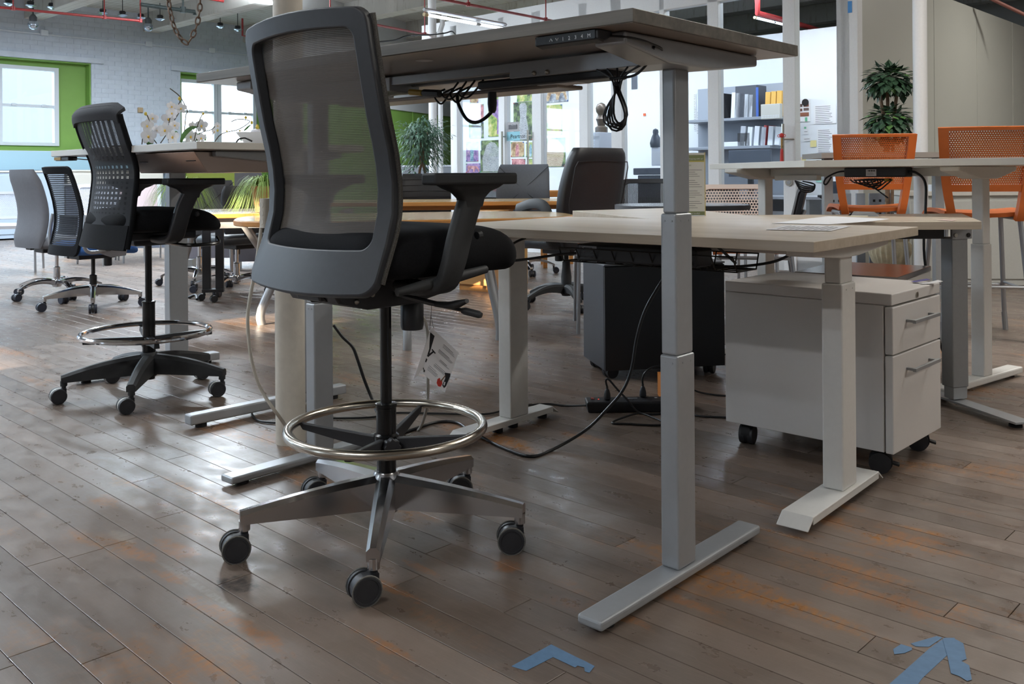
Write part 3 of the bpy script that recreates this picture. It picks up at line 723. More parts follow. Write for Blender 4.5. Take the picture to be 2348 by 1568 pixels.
# --- desk F: low pale boomerang desk behind, on broad silver legs
def solid_poly(pts, z0, z1): return MB().prism(pts if sum(pts[i][0] * pts[(i + 1) % len(pts)][1] - pts[(i + 1) % len(pts)][0] * pts[i][1] for i in range(len(pts))) > 0 else pts[::-1], z0, z1)
ox, oy = 1.614, 3.186
DF = thing('corner_desk', 'low pale ash corner desk behind the wire basket desk on broad silver leg', 'desk', (ox, oy, 0), 0)
pf = [(1.614, 3.186), (1.85, 3.81), (0.956, 3.80), (0.83, 4.71), (0.286, 4.4), (0.62, 3.2)]
ZF = 0.712
solid_poly([(x - ox, y - oy) for x, y in pf], ZF - 0.028, ZF).build('tabletop', M_palewood_x, DF, smooth=0, bev=0.0015)
def rel(x, y): return (x - ox, y - oy)
lx, ly = rel(1.672, 3.50)
mL = TR(lx, ly, 0) @ RZ(0.30)
MB().box(-0.04, 0.032, -0.03, 0.03, 0.075, ZF - 0.075, mL).build('leg', M_grey_metal, DF, smooth=0, bev=0.004)
MB().box(-0.034, 0.030, -0.025, 0.025, 0.03, 0.075, mL).build('leg_foot_sleeve', M_silver, DF, smooth=0, bev=0.003)
ft = MB(); ft.prism([(-0.035, -0.34), (0.035, -0.34), (0.030, -0.02), (0.030, 0.30), (-0.034, 0.30), (-0.034, -0.02)], 0.018, 0.026, TR(lx, ly, 0) @ RZ(0.22))
fo = ft.build('foot', M_silver, DF, smooth=0, bev=0.001)
for yy in (-0.30, 0.26): MB().lathe([(0.022, 0), (0.022, 0.008), (0.010, 0.010), (0.010, 0.019)], 14, m=TR(lx, ly, 0) @ RZ(0.22) @ TR(0, yy, 0)).build('glide', M_rubber, fo)
lk = MB().box(-0.045, 0.045, -0.036, -0.026, ZF - 0.08, ZF - 0.030, mL).build('leg_plate', M_grey_metal, DF, smooth=0)
for (u, v) in ((-0.032, ZF - 0.066), (0.027, ZF - 0.066), (-0.032, ZF - 0.036), (0.027, ZF - 0.036)):
    MB().cyl((u, -0.036, v), (u, -0.041, v), 0.008, n=8, m=mL).build('bolt', M_steel_bolt if u < 0 else M_rubber, lk)
MB().box(-0.80, -0.05, -0.02, 0.02, ZF - 0.080, ZF - 0.029, TR(lx, ly, 0)).build('crossbeam', M_black_pl, DF, smooth=0)
lx2, ly2 = rel(0.72, 4.56)
MB().box(-0.036, 0.036, -0.03, 0.03, 0.03, ZF - 0.03, TR(lx2, ly2, 0)).build('leg', M_grey_metal, DF, smooth=0, bev=0.004)
MB().box(-0.20, 0.20, -0.036, 0.036, 0.0, 0.03, TR(lx2, ly2, 0)).build('foot', M_silver, DF, smooth=0)
MB().box(-0.02, 0.02, -0.65, 0.0, ZF - 0.08, ZF - 0.03, TR(lx2, ly2, 0) @ RZ(0.6)).build('crossbeam', M_black_pl, DF, smooth=0)

# --- desk G: raised white corner desk on the right
ox2, oy2 = 1.23, 3.90
DG = thing('corner_desk', 'raised white corner desk standing before the orange stools', 'desk', (ox2, oy2, 0), 0)
ZG = 0.9355
pg = [(1.056, 4.95), (1.23, 3.90), (2.07, 3.36), (2.45, 3.95), (1.87, 4.32), (1.75, 5.06)]
solid_poly([(x - ox2, y - oy2) for x, y in pg], ZG - 0.0285, ZG).build('tabletop', M_white_lam, DG, smooth=0, bev=0.0015)
def leg_g(x, y, th, zj, foot=True):
    m = TR(x - ox2, y - oy2, 0) @ RZ(th)
    MB().box(-0.035, 0.035, -0.0275, 0.0275, 0.04, zj, m).build('column', M_white_metal, DG, smooth=0, bev=0.004)
    MB().box(-0.030, 0.030, -0.0235, 0.0235, zj, ZG - 0.07, m).build('column_stage', M_white_metal, DG, smooth=0, bev=0.004)
    if foot:
        f = MB().box(-0.36, 0.30, -0.034, 0.034, 0.012, 0.04, m).build('foot', M_white_metal, DG, smooth=0, bev=0.006)
        for u in (-0.3, 0.25): MB().cyl((u, 0, 0), (u, 0, 0.014), 0.018, n=12, m=m).build('glide', M_rubber, f)
    poly = [(-0.26, ZG - 0.030), (0.24, ZG - 0.030), (0.24, ZG - 0.048), (0.07, ZG - 0.082), (-0.08, ZG - 0.082), (-0.26, ZG - 0.048)]
    n = len(poly); mb = MB()
    mb.add([(p[0], -0.04, p[1]) for p in poly] + [(p[0], 0.04, p[1]) for p in poly],
           [(i, (i + 1) % n, n + (i + 1) % n, n + i) for i in range(n)] + [tuple(range(n)), tuple(reversed(range(n, 2 * n)))], m)
    mb.build('side_bracket', M_white_metal, DG, smooth=0, bev=0.004)
leg_g(1.945, 3.845, 0.66, 0.585)
leg_g(1.285, 4.70, 0.62, 0.60, True)
v0, v1 = Vector((1.285, 4.70)), Vector((1.945, 3.845)); dv = v1 - v0; an = math.atan2(dv.y, dv.x)
mG = TR(v0.x - ox2, v0.y - oy2, 0) @ RZ(an)
MB().box(0.05, dv.length - 0.05, -0.025, 0.025, ZG - 0.070, ZG - 0.031, mG).build('crossbeam', M_white_metal, DG, smooth=0, bev=0.003)
MB().box(0.1, 0.34, -0.06, -0.02, ZG - 0.088, ZG - 0.062, mG).build('beam_sleeve', M_white_metal, DG, smooth=0, bev=0.003)
cb = MB().box(0.50, 0.80, -0.085, -0.027, ZG - 0.073, ZG - 0.0295, mG).build('control_box', M_black_pl, DG, smooth=0, bev=0.005)
MB().box(0.612, 0.662, -0.0864, -0.0855, ZG - 0.068, ZG - 0.038, mG).build('box_label', M_paper, cb, smooth=0)
for k in range(9): MB().box(0.618 + 0.0042 * k, 0.618 + 0.0042 * k + 0.0014 + 0.0012 * (k % 3), -0.0868, -0.0864, ZG - 0.048, ZG - 0.041, mG).build('barcode', M_black_ink, cb, smooth=0)
for k in range(3): MB().box(0.618, 0.645 + 0.004 * k, -0.0868, -0.0864, ZG - 0.054 - 0.004 * k, ZG - 0.0528 - 0.004 * k, mG).build('print_line', M_ink, cb, smooth=0)
gp = lambda u, v, z: mG @ Vector((u, v, z))
cable('control_lead', [gp(0.50, -0.06, ZG - 0.045), gp(0.45, -0.06, ZG - 0.05), gp(0.40, -0.07, ZG - 0.075), gp(0.385, -0.07, ZG - 0.10), gp(0.40, -0.07, ZG - 0.105), gp(0.42, -0.06, ZG - 0.07)], 0.004, M_cable, parent=DG)
cable('drop_lead', [gp(0.79, -0.06, ZG - 0.05), gp(0.84, -0.07, ZG - 0.055), gp(0.885, -0.08, ZG - 0.10), gp(0.89, -0.09, ZG - 0.22), gp(0.89, -0.1, ZG - 0.42), gp(0.88, 0.02, ZG - 0.75), gp(0.9, 0.1, 0.01)], 0.0055, M_cable, parent=DG)
for k in range(6):
    a0 = 0.53 + 0.02 * k
    cable('coiled_lead', [gp(a0, -0.08, ZG - 0.085), gp(a0 + 0.04, -0.09, ZG - 0.10 - 0.006 * k), gp(a0 + 0.13 - 0.01 * k, -0.09, ZG - 0.092 - 0.008 * (k % 3)), gp(a0 + 0.10, -0.085, ZG - 0.082), gp(a0 + 0.02, -0.08, ZG - 0.088)], 0.0032, M_cable, parent=DG, n=4, k=6)
cable('coiled_lead', [gp(0.60, -0.09, ZG - 0.09), gp(0.66, -0.09, ZG - 0.125), gp(0.72, -0.09, ZG - 0.165)], 0.0032, M_cable, parent=DG, n=4, k=6)
MB().cbox(gp(0.715, -0.08, ZG - 0.086), (0.03, 0.02, 0.012)).build('connector', mat('yellow plastic', 'a98a2a', 0.5), DG, smooth=0)
for k in range(5):
    cable('coiled_lead', [gp(0.22, -0.06, ZG - 0.09), gp(0.27, -0.08, ZG - 0.10 - 0.01 * k), gp(0.33, -0.08, ZG - 0.115 - 0.006 * k), gp(0.34, -0.08, ZG - 0.105), gp(0.27, -0.07, ZG - 0.092)], 0.0032, M_cable, parent=DG, n=4, k=6)
# grey worktop beyond the orange stools
GT = thing('worktop', 'grey worktop edge showing behind the orange stools', 'table', (2.10, 6.28, 0), -0.02)
MB().box(0.0, 1.0, 0, 0.45, 0.985, 1.02).build('tabletop', mat('grey laminate', '8d8680', 0.5), GT, smooth=0)
for x in (0.08, 0.85): MB().box(x, x + 0.06, 0.2, 0.26, 0, 0.985).build('leg', M_grey_metal, GT, smooth=0)

# ------------------------------------------------------------------ drawer pedestals
def ped_caster(par, x, y, rz, brake=False, r=0.029):
    m = TR(x, y, 0) @ RZ(rz); mb = MB()
    for s_ in (-1, 1): mb.tube([(0, s_ * 0.006, r), (0, s_ * 0.022, r)], r, 20, m=m)
    o = mb.build('caster', M_black_pl, par, smooth=40)
    hd = MB(); hd.tube([(0, -0.014, r), (0, 0.014, r)], r * 1.07, 20, m=m @ TR(0.002, 0, 0.004)); hd.cyl((0, 0, r * 1.6), (0, 0, r * 2 + 0.014), 0.012, n=10, m=m)
    hd.build('caster_hood', M_rubber, o, smooth=40)
    if brake: MB().cbox((0.040, 0, 0.030), (0.026, 0.024, 0.006), rot=RY(0.25), m=m).build('brake_tab', M_rubber, o, smooth=0)

def rot_in(th): return RZ(th)
# white two-drawer pedestal; local x runs along its front, local y back along its side
PC = thing('drawer_pedestal', 'white two-drawer filing pedestal on black casters with grey bar handles', 'filing cabinet', (1.088, 2.66, 0), 0.8127)
LC, WC, z0, z1 = 0.542, 0.391, 0.070, 0.5315
M_wped = mat('white pedestal steel', 'd3d0cd', 0.42, grain=0.01)
MB().box(0, WC, 0.025, LC, z0 + 0.002, z1 - 0.034).build('body', M_wped, PC, smooth=0, bev=0.002)
lid = MB().box(-0.001, WC + 0.001, 0, LC, z1 - 0.033, z1).build('top', M_wped, PC, smooth=0, bev=0.003)
lx = MB(); lx.cyl((0.193, 0.0, z1 - 0.019), (0.193, -0.003, z1 - 0.019), 0.009, n=18)
lk = lx.build('lock', M_steel_bolt, lid); MB().box(0.1915, 0.1945, -0.0034, -0.0028, z1 - 0.024, z1 - 0.014).build('keyhole', M_black_pl, lk, smooth=0)
for (a, b) in ((0.356, z1 - 0.038), (z0, 0.352)):
    d = MB().box(0.002, WC - 0.002, -0.002, 0.022, a, b).build('drawer', M_wped, PC, smooth=0, bev=0.0035, seg=3)
    hz = b - 0.044
    h = MB(); h.box(0.092, 0.300, -0.034, -0.024, hz - 0.010, hz); h.box(0.100, 0.112, -0.026, -0.002, hz - 0.009, hz - 0.001); h.box(0.280, 0.292, -0.026, -0.002, hz - 0.009, hz - 0.001)
    h.build('handle', M_grey_metal, d, smooth=0, bev=0.001)
for (x, y, r_, b) in ((0.045, 0.055, -1.2, True), (0.345, 0.055, -1.2, True), (0.05, 0.49, 0.2, False), (0.34, 0.49, 0.4, False)): ped_caster(PC, x, y, r_, b, 0.031)
# grey-topped pedestal behind it
PG = thing('drawer_pedestal', 'low grey metal pedestal with shiny top behind the white pedestal', 'filing cabinet', (1.2906, 3.1068, 0), 0.93)
MB().box(0, 0.47, 0, 0.35, 0.03, 0.51).build('body', M_white_metal, PG, smooth=0, bev=0.002)
MB().box(-0.002, 0.472, -0.002, 0.352, 0.511, 0.53).build('top', mat('brushed grey steel top', '8f8a88', 0.18, 0.6), PG, smooth=0, bev=0.003)
for x in (0.05, 0.42):
    for y in (0.05, 0.3): MB().cyl((x, y, 0), (x, y, 0.035), 0.02, n=10).build('glide', M_rubber, PG)
# black pedestal on casters
PB = thing('drawer_pedestal', 'black pedestal cabinet on casters under the low pale desk', 'filing cabinet', (0.392, 3.9685, 0), 0.20)
M_bped = mat('charcoal pedestal side', '3c3f46', 0.45, grain=0.03); M_bfront = mat('black pedestal front', '1b1d22', 0.4, grain=0.05)
MB().box(0, 0.55, 0.012, 0.33, 0.041, 0.49).build('body', M_bped, PB, smooth=0, bev=0.002)
MB().box(0.001, 0.549, -0.004, 0.011, 0.04, 0.486).build('front_panel', M_bfront, PB, smooth=0, bev=0.002)
MB().box(-0.001, 0.551, -0.004, 0.33, 0.4905, 0.497).build('top', mat('grey pedestal top', '777b82', 0.35), PB, smooth=0)
for (x, y, r_) in ((0.04, 0.05, 0.3), (0.50, 0.05, 0.9), (0.05, 0.27, 0.5), (0.5, 0.27, 0.2)): ped_caster(PB, x, y, r_, False, 0.029)

# ------------------------------------------------------------------ power strip and floor leads
ST = thing('power_strip', 'black surge power strip with red switch lying on the floor', 'power strip', (0.2705, 3.425, 0), 0.02)
sp = MB(); L_ = 0.40
sp.loft([[(0.006, 0.004, 0), (L_ - 0.006, 0.004, 0), (L_ - 0.006, 0.082, 0), (0.006, 0.082, 0)], [(0, 0, 0.034), (L_, 0, 0.034), (L_, 0.086, 0.034), (0, 0.086, 0.034)], [(0.004, 0.004, 0.040), (L_ - 0.004, 0.004, 0.040), (L_ - 0.004, 0.082, 0.040), (0.004, 0.082, 0.040)]])
so = sp.build('body', M_black_pl, ST, smooth=0, bev=0.003)
M_red = mat('red rocker switch', 'c0564c', 0.4); M_led = mat('red indicator', 'ff5a4a', 0.4, emit='ff4a3a', estr=1.2); M_ledg = mat('green indicator', '4f9a5a', 0.4)
MB().box(0.018, 0.036, 0.040, 0.066, 0.0402, 0.0408).build('switch_recess', M_rubber, so, smooth=0)
MB().cbox((0.027, 0.053, 0.0415), (0.011, 0.018, 0.004), rot=RY(0.15)).build('switch', M_red, so, smooth=0)
MB().cyl((0.049, 0.046, 0.040), (0.049, 0.046, 0.0412), 0.0026, n=10).build('indicator', M_led, so); MB().cyl((0.047, 0.062, 0.040), (0.047, 0.062, 0.0410), 0.0022, n=10).build('indicator', M_ledg, so)
MB().box(0.160, 0.196, 0.052, 0.060, 0.0402, 0.0406).build('nameplate', M_silver, so, smooth=0)
for k in range(8):
    x = 0.105 + 0.034 * k
    for (dx, dy) in ((-0.006, 0.026), (0.004, 0.026), (-0.001, 0.018)): MB().box(x + dx, x + dx + 0.002, dy, dy + 0.007, 0.0402, 0.0405).build('socket_slot', M_rubber, so, smooth=0)
MB().box(0.262, 0.272, 0.056, 0.064, 0.0402, 0.0406).build('mark', M_white_ink, so, smooth=0)
tag(MB().cbox((0.592, 3.66, 0.046), (0.03, 0.10, 0.09)).build('battery_box', mat('orange carton', 'b8702a', 0.6)), 'small orange and white box standing behind the silver leg', 'box')
def plug(x, y, parent, name='plug'):
    return MB().lathe([(0.010, 0.0405), (0.0135, 0.046), (0.0125, 0.062), (0.008, 0.078), (0.0045, 0.082), (0.0045, 0.090)], 12, (x, y, 0)).build(name, M_black_pl, parent)
def lead(name, label, pts, r=0.0038, m=None, group=None): return cable(name, pts, r, m or M_cable, label, cat='cable', group=group)
c1 = lead('plug_lead', 'black cord looping over the power strip from its first plug', [(0.35, 3.462, 0.088), (0.345, 3.46, 0.112), (0.355, 3.455, 0.118), (0.385, 3.44, 0.085), (0.42, 3.42, 0.05), (0.455, 3.40, 0.012), (0.50, 3.39, 0.004), (0.56, 3.40, 0.004)])
plug(0.35, 3.462, c1)
c2 = lead('plug_lead', 'black cord arching up and right from the second plug of the power strip', [(0.4886, 3.50, 0.088), (0.488, 3.50, 0.11), (0.50, 3.50, 0.135), (0.535, 3.52, 0.150), (0.60, 3.54, 0.148), (0.66, 3.60, 0.10), (0.72, 3.70, 0.02), (0.80, 3.68, 0.004), (0.86, 3.66, 0.004)])
plug(0.4886, 3.50, c2)
lead('strip_lead', 'black lead running left from the power strip behind the white desk foot', [(0.272, 3.47, 0.018), (0.20, 3.52, 0.005), (0.12, 3.55, 0.005), (0.0, 3.50, 0.005), (-0.09, 3.41, 0.005), (-0.20, 3.41, 0.005), (-0.30, 3.42, 0.005), (-0.44, 3.43, 0.005), (-0.52, 3.37, 0.005), (-0.66, 3.36, 0.005), (-0.78, 3.36, 0.005), (-0.83, 3.32, 0.005), (-0.86, 3.305, 0.005), (-0.93, 3.35, 0.005), (-0.985, 3.50, 0.005), (-0.93, 3.60, 0.005), (-0.80, 3.70, 0.005)])
lead('floor_lead', 'black lead looped on the floor right of the power strip', [(0.90, 3.30, 0.004), (0.76, 3.34, 0.004), (0.66, 3.37, 0.004), (0.60, 3.50, 0.004), (0.64, 3.44, 0.004), (0.62, 3.30, 0.004), (0.51, 3.242, 0.004), (0.40, 3.262, 0.004), (0.348, 3.272, 0.004), (0.385, 3.32, 0.008), (0.455, 3.372, 0.012), (0.50, 3.33, 0.008), (0.56, 3.22, 0.004)])
lead('desk_lead', 'thick black cable hanging from the pale desk and sweeping across the floor', [atY(1545, 596, 3.05), atY(1520, 640, 3.05), atY(1480, 710, 3.05), atY(1460, 775, 3.05), atY(1448, 845, 3.05), atY(1428, 895, 3.05), atY(1392, 938, 3.04), atY(1343, 986, 3.02), onfl(1268, 1030, 0.006), onfl(1215, 1046, 0.005), onfl(1150, 1025, 0.005), onfl(1105, 1002, 0.005), onfl(1075, 985, 0.005), onfl(1045, 968, 0.005), onfl(1000, 968, 0.005), onfl(945, 985, 0.005), onfl(900, 1000, 0.005), onfl(840, 1012, 0.005), onfl(770, 1020, 0.005)], 0.005)
lead('far_lead', 'black lead slanting down to the floor behind the stool column', [atY(765, 745, 3.5), atY(785, 772, 3.5), atY(808, 795, 3.5), atY(820, 825, 3.5), atY(835, 870, 3.5), atY(852, 912, 3.5), onfl(870, 950, 0.004), onfl(905, 945, 0.004)], 0.006)
lead('stray_plug_lead', 'short black lead with plug on the floor past the left desk leg', [onfl(385, 674, 0.006), onfl(410, 678, 0.006), onfl(432, 682, 0.006), onfl(448, 676, 0.03), onfl(452, 686, 0.006)], 0.010)
wc = lead('hanging_lead', 'ivory extension cord hanging beside the white column down to the floor', [atY(600, 515, 2.66), atY(594, 560, 2.66), atY(585, 620, 2.66), atY(572, 690, 2.66), atY(568, 745, 2.66), atY(578, 830, 2.68), atY(600, 895, 2.7), atY(640, 955, 2.72), onfl(690, 1020, 0.006), onfl(730, 1042, 0.006), onfl(772, 1048, 0.006)], 0.0052, M_wcable)
es = MB(); q = [atY(611, y, 2.66) for y in (455, 522)]
es.prism(rrect(0.036, 0.026, 0.008, 3), q[1].z, q[0].z, TR(q[0].x, q[0].y, 0) @ RZ(0.9))
eo = es.build('socket_block', M_wcable, wc, smooth=40)
for k in range(3):
    z = q[1].z + 0.018 + 0.024 * k
    MB().cyl((-0.0185, 0, z), (-0.0172, 0, z), 0.009, n=14, m=TR(q[0].x, q[0].y, 0) @ RZ(0.9)).build('socket', M_wcable, eo)
lead('grey_lead', 'pale grey cord dropping behind the stool tension knob to the floor', [atY(970, 725, 2.62), atY(980, 760, 2.62), atY(981, 830, 2.62), atY(981, 900, 2.62), atY(976, 945, 2.66), onfl(960, 985, 0.006), onfl(930, 1000, 0.006)], 0.0045, mat('grey cable sheath', 'a8a49c', 0.5))
# ------------------------------------------------------------------ chair building blocks (x forward, y to the sitter's left)
M_wheel = mat('dark caster tread', '2b2c30', 0.5, grain=0.1); M_worn = mat('worn caster rim', '6b6a66', 0.7, grain=0.2, gscale=150)
M_wheel_b = mat('blue-black caster', '2a2e3a', 0.45)
M_band = mat('pale caster brake band', 'b4b2ac', 0.5)
def caster(par, x, y, rz, r=0.031, hood=None, rim=None, band=None, stem=0.078, open_=False, wheel=None):
    m = TR(x, y, 0) @ RZ(rz) @ TR(-0.021, 0, 0)
    wm = wheel or M_wheel
    hd = MB()
    hd.cyl((0.021, 0, r * 1.5), (0.021, 0, stem), 0.0085, n=10, m=m)
    hd.tube([(0, -0.007, r), (0, 0.007, r)], r * 0.93, 22, m=m)
    hd.cbox((0.012, 0, r * 1.62), (0.034, 0.026, r * 0.6), m=m)
    o = hd.build('caster', hood or M_black_pl, par, smooth=40)
    for s_ in (-1, 1):
        y0, y1 = s_ * 0.0085, s_ * 0.025
        w = MB(); w.lathe([(r * 0.72, -0.0085), (r, -0.006), (r, 0.005), (r * 0.94, 0.0085), (r * 0.80, 0.0088), (r * 0.78, 0.0075), (0.004, 0.0078)], 24,
                         m=m @ TR(0, (y0 + y1) / 2, r) @ RX(-PI / 2 * s_))
        wo_ = w.build('wheel', wm, o, smooth=40)
    if rim:
        for s_ in (-1, 1):
            MB().tube([(r * math.cos(2 * PI * k / 24), s_ * 0.0225, r + r * math.sin(2 * PI * k / 24)) for k in range(24)], 0.0022, 5, closed=True, m=m).build('tread_rim', rim, o)
    if band: MB().tube([(0, -0.0075, r), (0, 0.0075, r)], r * 0.985, 22, m=m).build('brake_band', band, o, smooth=40)
    return o
def star_base(par, R, a0, m, ztop=0.158, zbot=0.085, ttop=0.104, tbot=0.080, w0=0.022, w1=0.013, crown=0.012, hubr=0.036, name='base_leg', caster_rz=None, swivel=(), arch=0.0, **ck):
    for k in range(5):
        a = a0 + 2 * PI * k / 5; rings = []
        for i in range(9):
            t = i / 8; x = 0.020 + (R + 0.010 - 0.020) * t
            zt = ztop + (ttop - ztop) * t + crown * math.sin(PI * t) + arch * math.sin(PI * t); zb = zbot + (tbot - zbot) * t + arch * math.sin(PI * t); w = w0 + (w1 - w0) * t
            c = min(w * 0.55, (zt - zb) * 0.3)
            rings.append([(x, -w, zb), (x, w, zb), (x, w, zt - c), (x, w - c, zt), (x, -w + c, zt), (x, -w, zt - c)])
        mb = MB(); mm = RZ(a); mb.loft(rings, m=mm)
        mb.cyl((R, 0, 0.066), (R, 0, tbot + 0.006), 0.013, n=12, m=mm)
        mb.build(name, m, par, smooth=40)
        sw = swivel[k] if k < len(swivel) else a + PI
        caster(par, R * math.cos(a), R * math.sin(a), sw, **ck)
    hb = MB(); hb.lathe([(hubr * 0.8, zbot - 0.012), (hubr, zbot), (hubr, ztop - 0.004), (hubr * 0.85, ztop + 0.006)], 20)
    hb.build('base_hub', m, par, smooth=40)
def interp(tab, x):
    for (a, b), (c, d) in zip(tab, tab[1:]):
        if x <= c: 
            t = (x - a) / (c - a); t = max(0, min(1, t)); return b + (d - b) * t
    return tab[-1][1]
def smooth_tab(tab, n=8):
    p = smooth_path([(a, b, 0) for a, b in tab], n); return [(v.x, v.y) for v in p]
def ring_sheet(fn, outer, inner, t):
    """closed frame on a surface between two loops of (u,v)"""
    n = len(outer); mb = MB()
    def pt(u, v, s_):
        e = 1e-3; p = Vector(fn(u, v)); a = Vector(fn(u + e, v)) - p; b = Vector(fn(u, v + e)) - p
        return p + a.cross(b).normalized() * s_ * t / 2
    O1 = [pt(u, v, 1) for u, v in outer]; I1 = [pt(u, v, 1) for u, v in inner]; O0 = [pt(u, v, -1) for u, v in outer]; I0 = [pt(u, v, -1) for u, v in inner]
    fs = []
    for i in range(n):
        j = (i + 1) % n
        fs += [(i, j, n + j, n + i), (2 * n + i, 3 * n + i, 3 * n + j, 2 * n + j), (i, 2 * n + i, 2 * n + j, j), (n + i, n + j, 3 * n + j, 3 * n + i)]
    return mb.add(O1 + I1 + O0 + I0, fs)
def loop_uv(u0, u1, v0, v1, r, n=6, m=8):
    """rounded rectangle loop with evenly matched point counts"""
    p = []
    cs = [(u1 - r[0], v1 - r[1], 0), (u0 + r[0], v1 - r[1], PI / 2), (u0 + r[0], v0 + r[1], PI), (u1 - r[0], v0 + r[1], 1.5 * PI)]
    for k, (cx, cy, a) in enumerate(cs):
        q = [(cx + r[0] * math.cos(a + PI / 2 * i / n), cy + r[1] * math.sin(a + PI / 2 * i / n)) for i in range(n + 1)]
        p += q
        nx = cs[(k + 1) % 4]; s_ = (nx[0] + r[0] * math.cos(nx[2]), nx[1] + r[1] * math.sin(nx[2]))
        p += [(q[-1][0] + (s_[0] - q[-1][0]) * i / m, q[-1][1] + (s_[1] - q[-1][1]) * i / m) for i in range(1, m)]
    return p
def cushion(x0, x1, hw, z0, z1, fall=0.9, r=0.09, crown=0.012):
    mb = MB(); rings = []; H = z1 - z0; cx = (x0 + x1) / 2; L = x1 - x0
    for ins, f in ((0.05, 0.0), (0.022, 0.03), (0.006, 0.16), (0.0, 0.38), (0.002, 0.60), (0.010, 0.78), (0.028, 0.92), (0.06, 0.98), (0.12, 1.0), (0.19, 1.02)):
        ring = []
        for (x, y) in rrect(L - 2 * ins, 2 * hw - 2 * ins, max(0.02, r - ins * 0.5), 7, cx, 0):
            z = z0 + H * f; d = max(0, (x - (x1 - 0.16)) / 0.16)
            z -= fall * 0.055 * d * d * (0.3 + 0.7 * f)
            ring.append((x, y, z))
        rings.append(ring)
    return mb.loft(rings)
def t_arm(par, sy, x, yo, zpad, zlow, m, pad_m, lean=0.04, pl=0.25, xpad=0.0, pw=0.042, w_up=0.066, sub=True):
    """armrest: curved bracket under the seat, upright that flares under a flat pad"""
    y = sy * yo; mb = MB()
    path = [(x - 0.015, sy * 0.13, zlow - 0.010), (x - 0.012, sy * (yo - 0.07), zlow - 0.012), (x - 0.006, sy * (yo - 0.02), zlow + 0.002), (x, y, zlow + 0.045), (x + lean * 0.4, y, zlow + 0.11), (x + lean, y, zpad - 0.03)]
    P = smooth_path(path, 5); rings = []
    for i, p in enumerate(P):
        d = (P[min(i + 1, len(P) - 1)] - P[max(i - 1, 0)]).normalized()
        fwd = Vector((1, 0, 0)); fwd = (fwd - d * fwd.dot(d)).normalized(); sd = d.cross(fwd)
        a, b = w_up / 2, 0.014
        rings.append([p + fwd * (a * cx) + sd * (b * cy) for cx, cy in ((1, 0.6), (0.8, 1), (-0.8, 1), (-1, 0.6), (-1, -0.6), (-0.8, -1), (0.8, -1), (1, -0.6))])
    mb.loft(rings)
    tp = []
    for zz, hw in ((zpad - 0.05, w_up / 2), (zpad - 0.030, w_up / 2 + 0.006), (zpad - 0.016, w_up / 2 + 0.022), (zpad - 0.008, w_up / 2 + 0.045), (zpad, w_up / 2 + 0.06)):
        tp.append([(x + lean + cx * hw, y + cy * (0.014 + (hw - w_up / 2) * 0.25), zz) for cx, cy in ((1, 0.6), (0.8, 1), (-0.8, 1), (-1, 0.6), (-1, -0.6), (-0.8, -1), (0.8, -1), (1, -0.6))])
    mb.loft(tp)
    o = mb.build('armrest', m, par, smooth=50)
    px = x + lean + xpad
    pp = [(px + pl / 2, y - pw * 0.75), (px + pl / 2, y + pw * 0.75), (px + pl * 0.30, y + pw), (px - pl * 0.28, y + pw), (px - pl / 2, y + pw * 0.55), (px - pl / 2, y - pw * 0.55), (px - pl * 0.28, y - pw), (px + pl * 0.30, y - pw)]
    MB().prism(pp, zpad, zpad + 0.026).build('arm_pad', pad_m, o, smooth=40, bev=0.006, seg=3)
    MB().cyl((x + lean * 0.8 + w_up / 2 - 0.004, y - 0.004, zpad - 0.115), (x + lean * 0.8 + w_up / 2 + 0.008, y - 0.004, zpad - 0.113), 0.009, n=10).build('arm_button', m, o)
    return o
def mesh_fn(base, fu, fv, amp=0.25):
    def f(T, uv):
        sp = T.n('ShaderNodeSeparateXYZ'); T.l(uv, sp.inputs[0])
        a = T.math('SINE', T.math('MULTIPLY', sp.outputs[0], fu * 2 * PI)); b = T.math('SINE', T.math('MULTIPLY', sp.outputs[1], fv * 2 * PI))
        g = T.math('MULTIPLY', T.math('MULTIPLY_ADD', a, 0.5, 0.5), T.math('MULTIPLY_ADD', b, 0.5, 0.5))
        return T.math('MULTIPLY_ADD', g, amp, base)
    return f
M_net = holes('grey-black chair mesh', '5d5854', mesh_fn(0.015, 120, 150, 0.36), 0.7)
M_net_dark = holes('dark chair mesh', '26282d', mesh_fn(0.05, 60, 90, 0.5), 0.7)

# ------------------------------------------------------------------ the large mesh-back drafting stool
SA = 0.82
CH = thing('drafting_stool', 'black mesh-back drafting stool with polished aluminium base and price tag', 'office chair', (-0.311, 2.26, 0), SA)
star_base(CH, 0.335, math.radians(-87) - SA, M_alu, rim=M_worn, ttop=0.112, tbot=0.083, ztop=0.158, zbot=0.078, crown=0.004, w0=0.024, w1=0.0145, hubr=0.034,
          swivel=[math.radians(q) - SA for q in (27, 4, 12, 30, 24)])
MB().lathe([(0.0235, 0.10), (0.0235, 0.20), (0.0245, 0.205), (0.0245, 0.236), (0.031, 0.240), (0.031, 0.252), (0.0245, 0.256), (0.0245, 0.318), (0.0262, 0.320), (0.0262, 0.328), (0.020, 0.330)], 24).build('column_sleeve', M_black_gloss, CH, smooth=40)
MB().cyl((0, 0, 0.32), (0, 0, 0.58), 0.0140, n=20).build('gas_lift', M_black_gloss, CH)
MB().ring((0, 0, 0.270), 0.236, 0.0115, 64, 12).build('foot_ring', M_satin, CH)
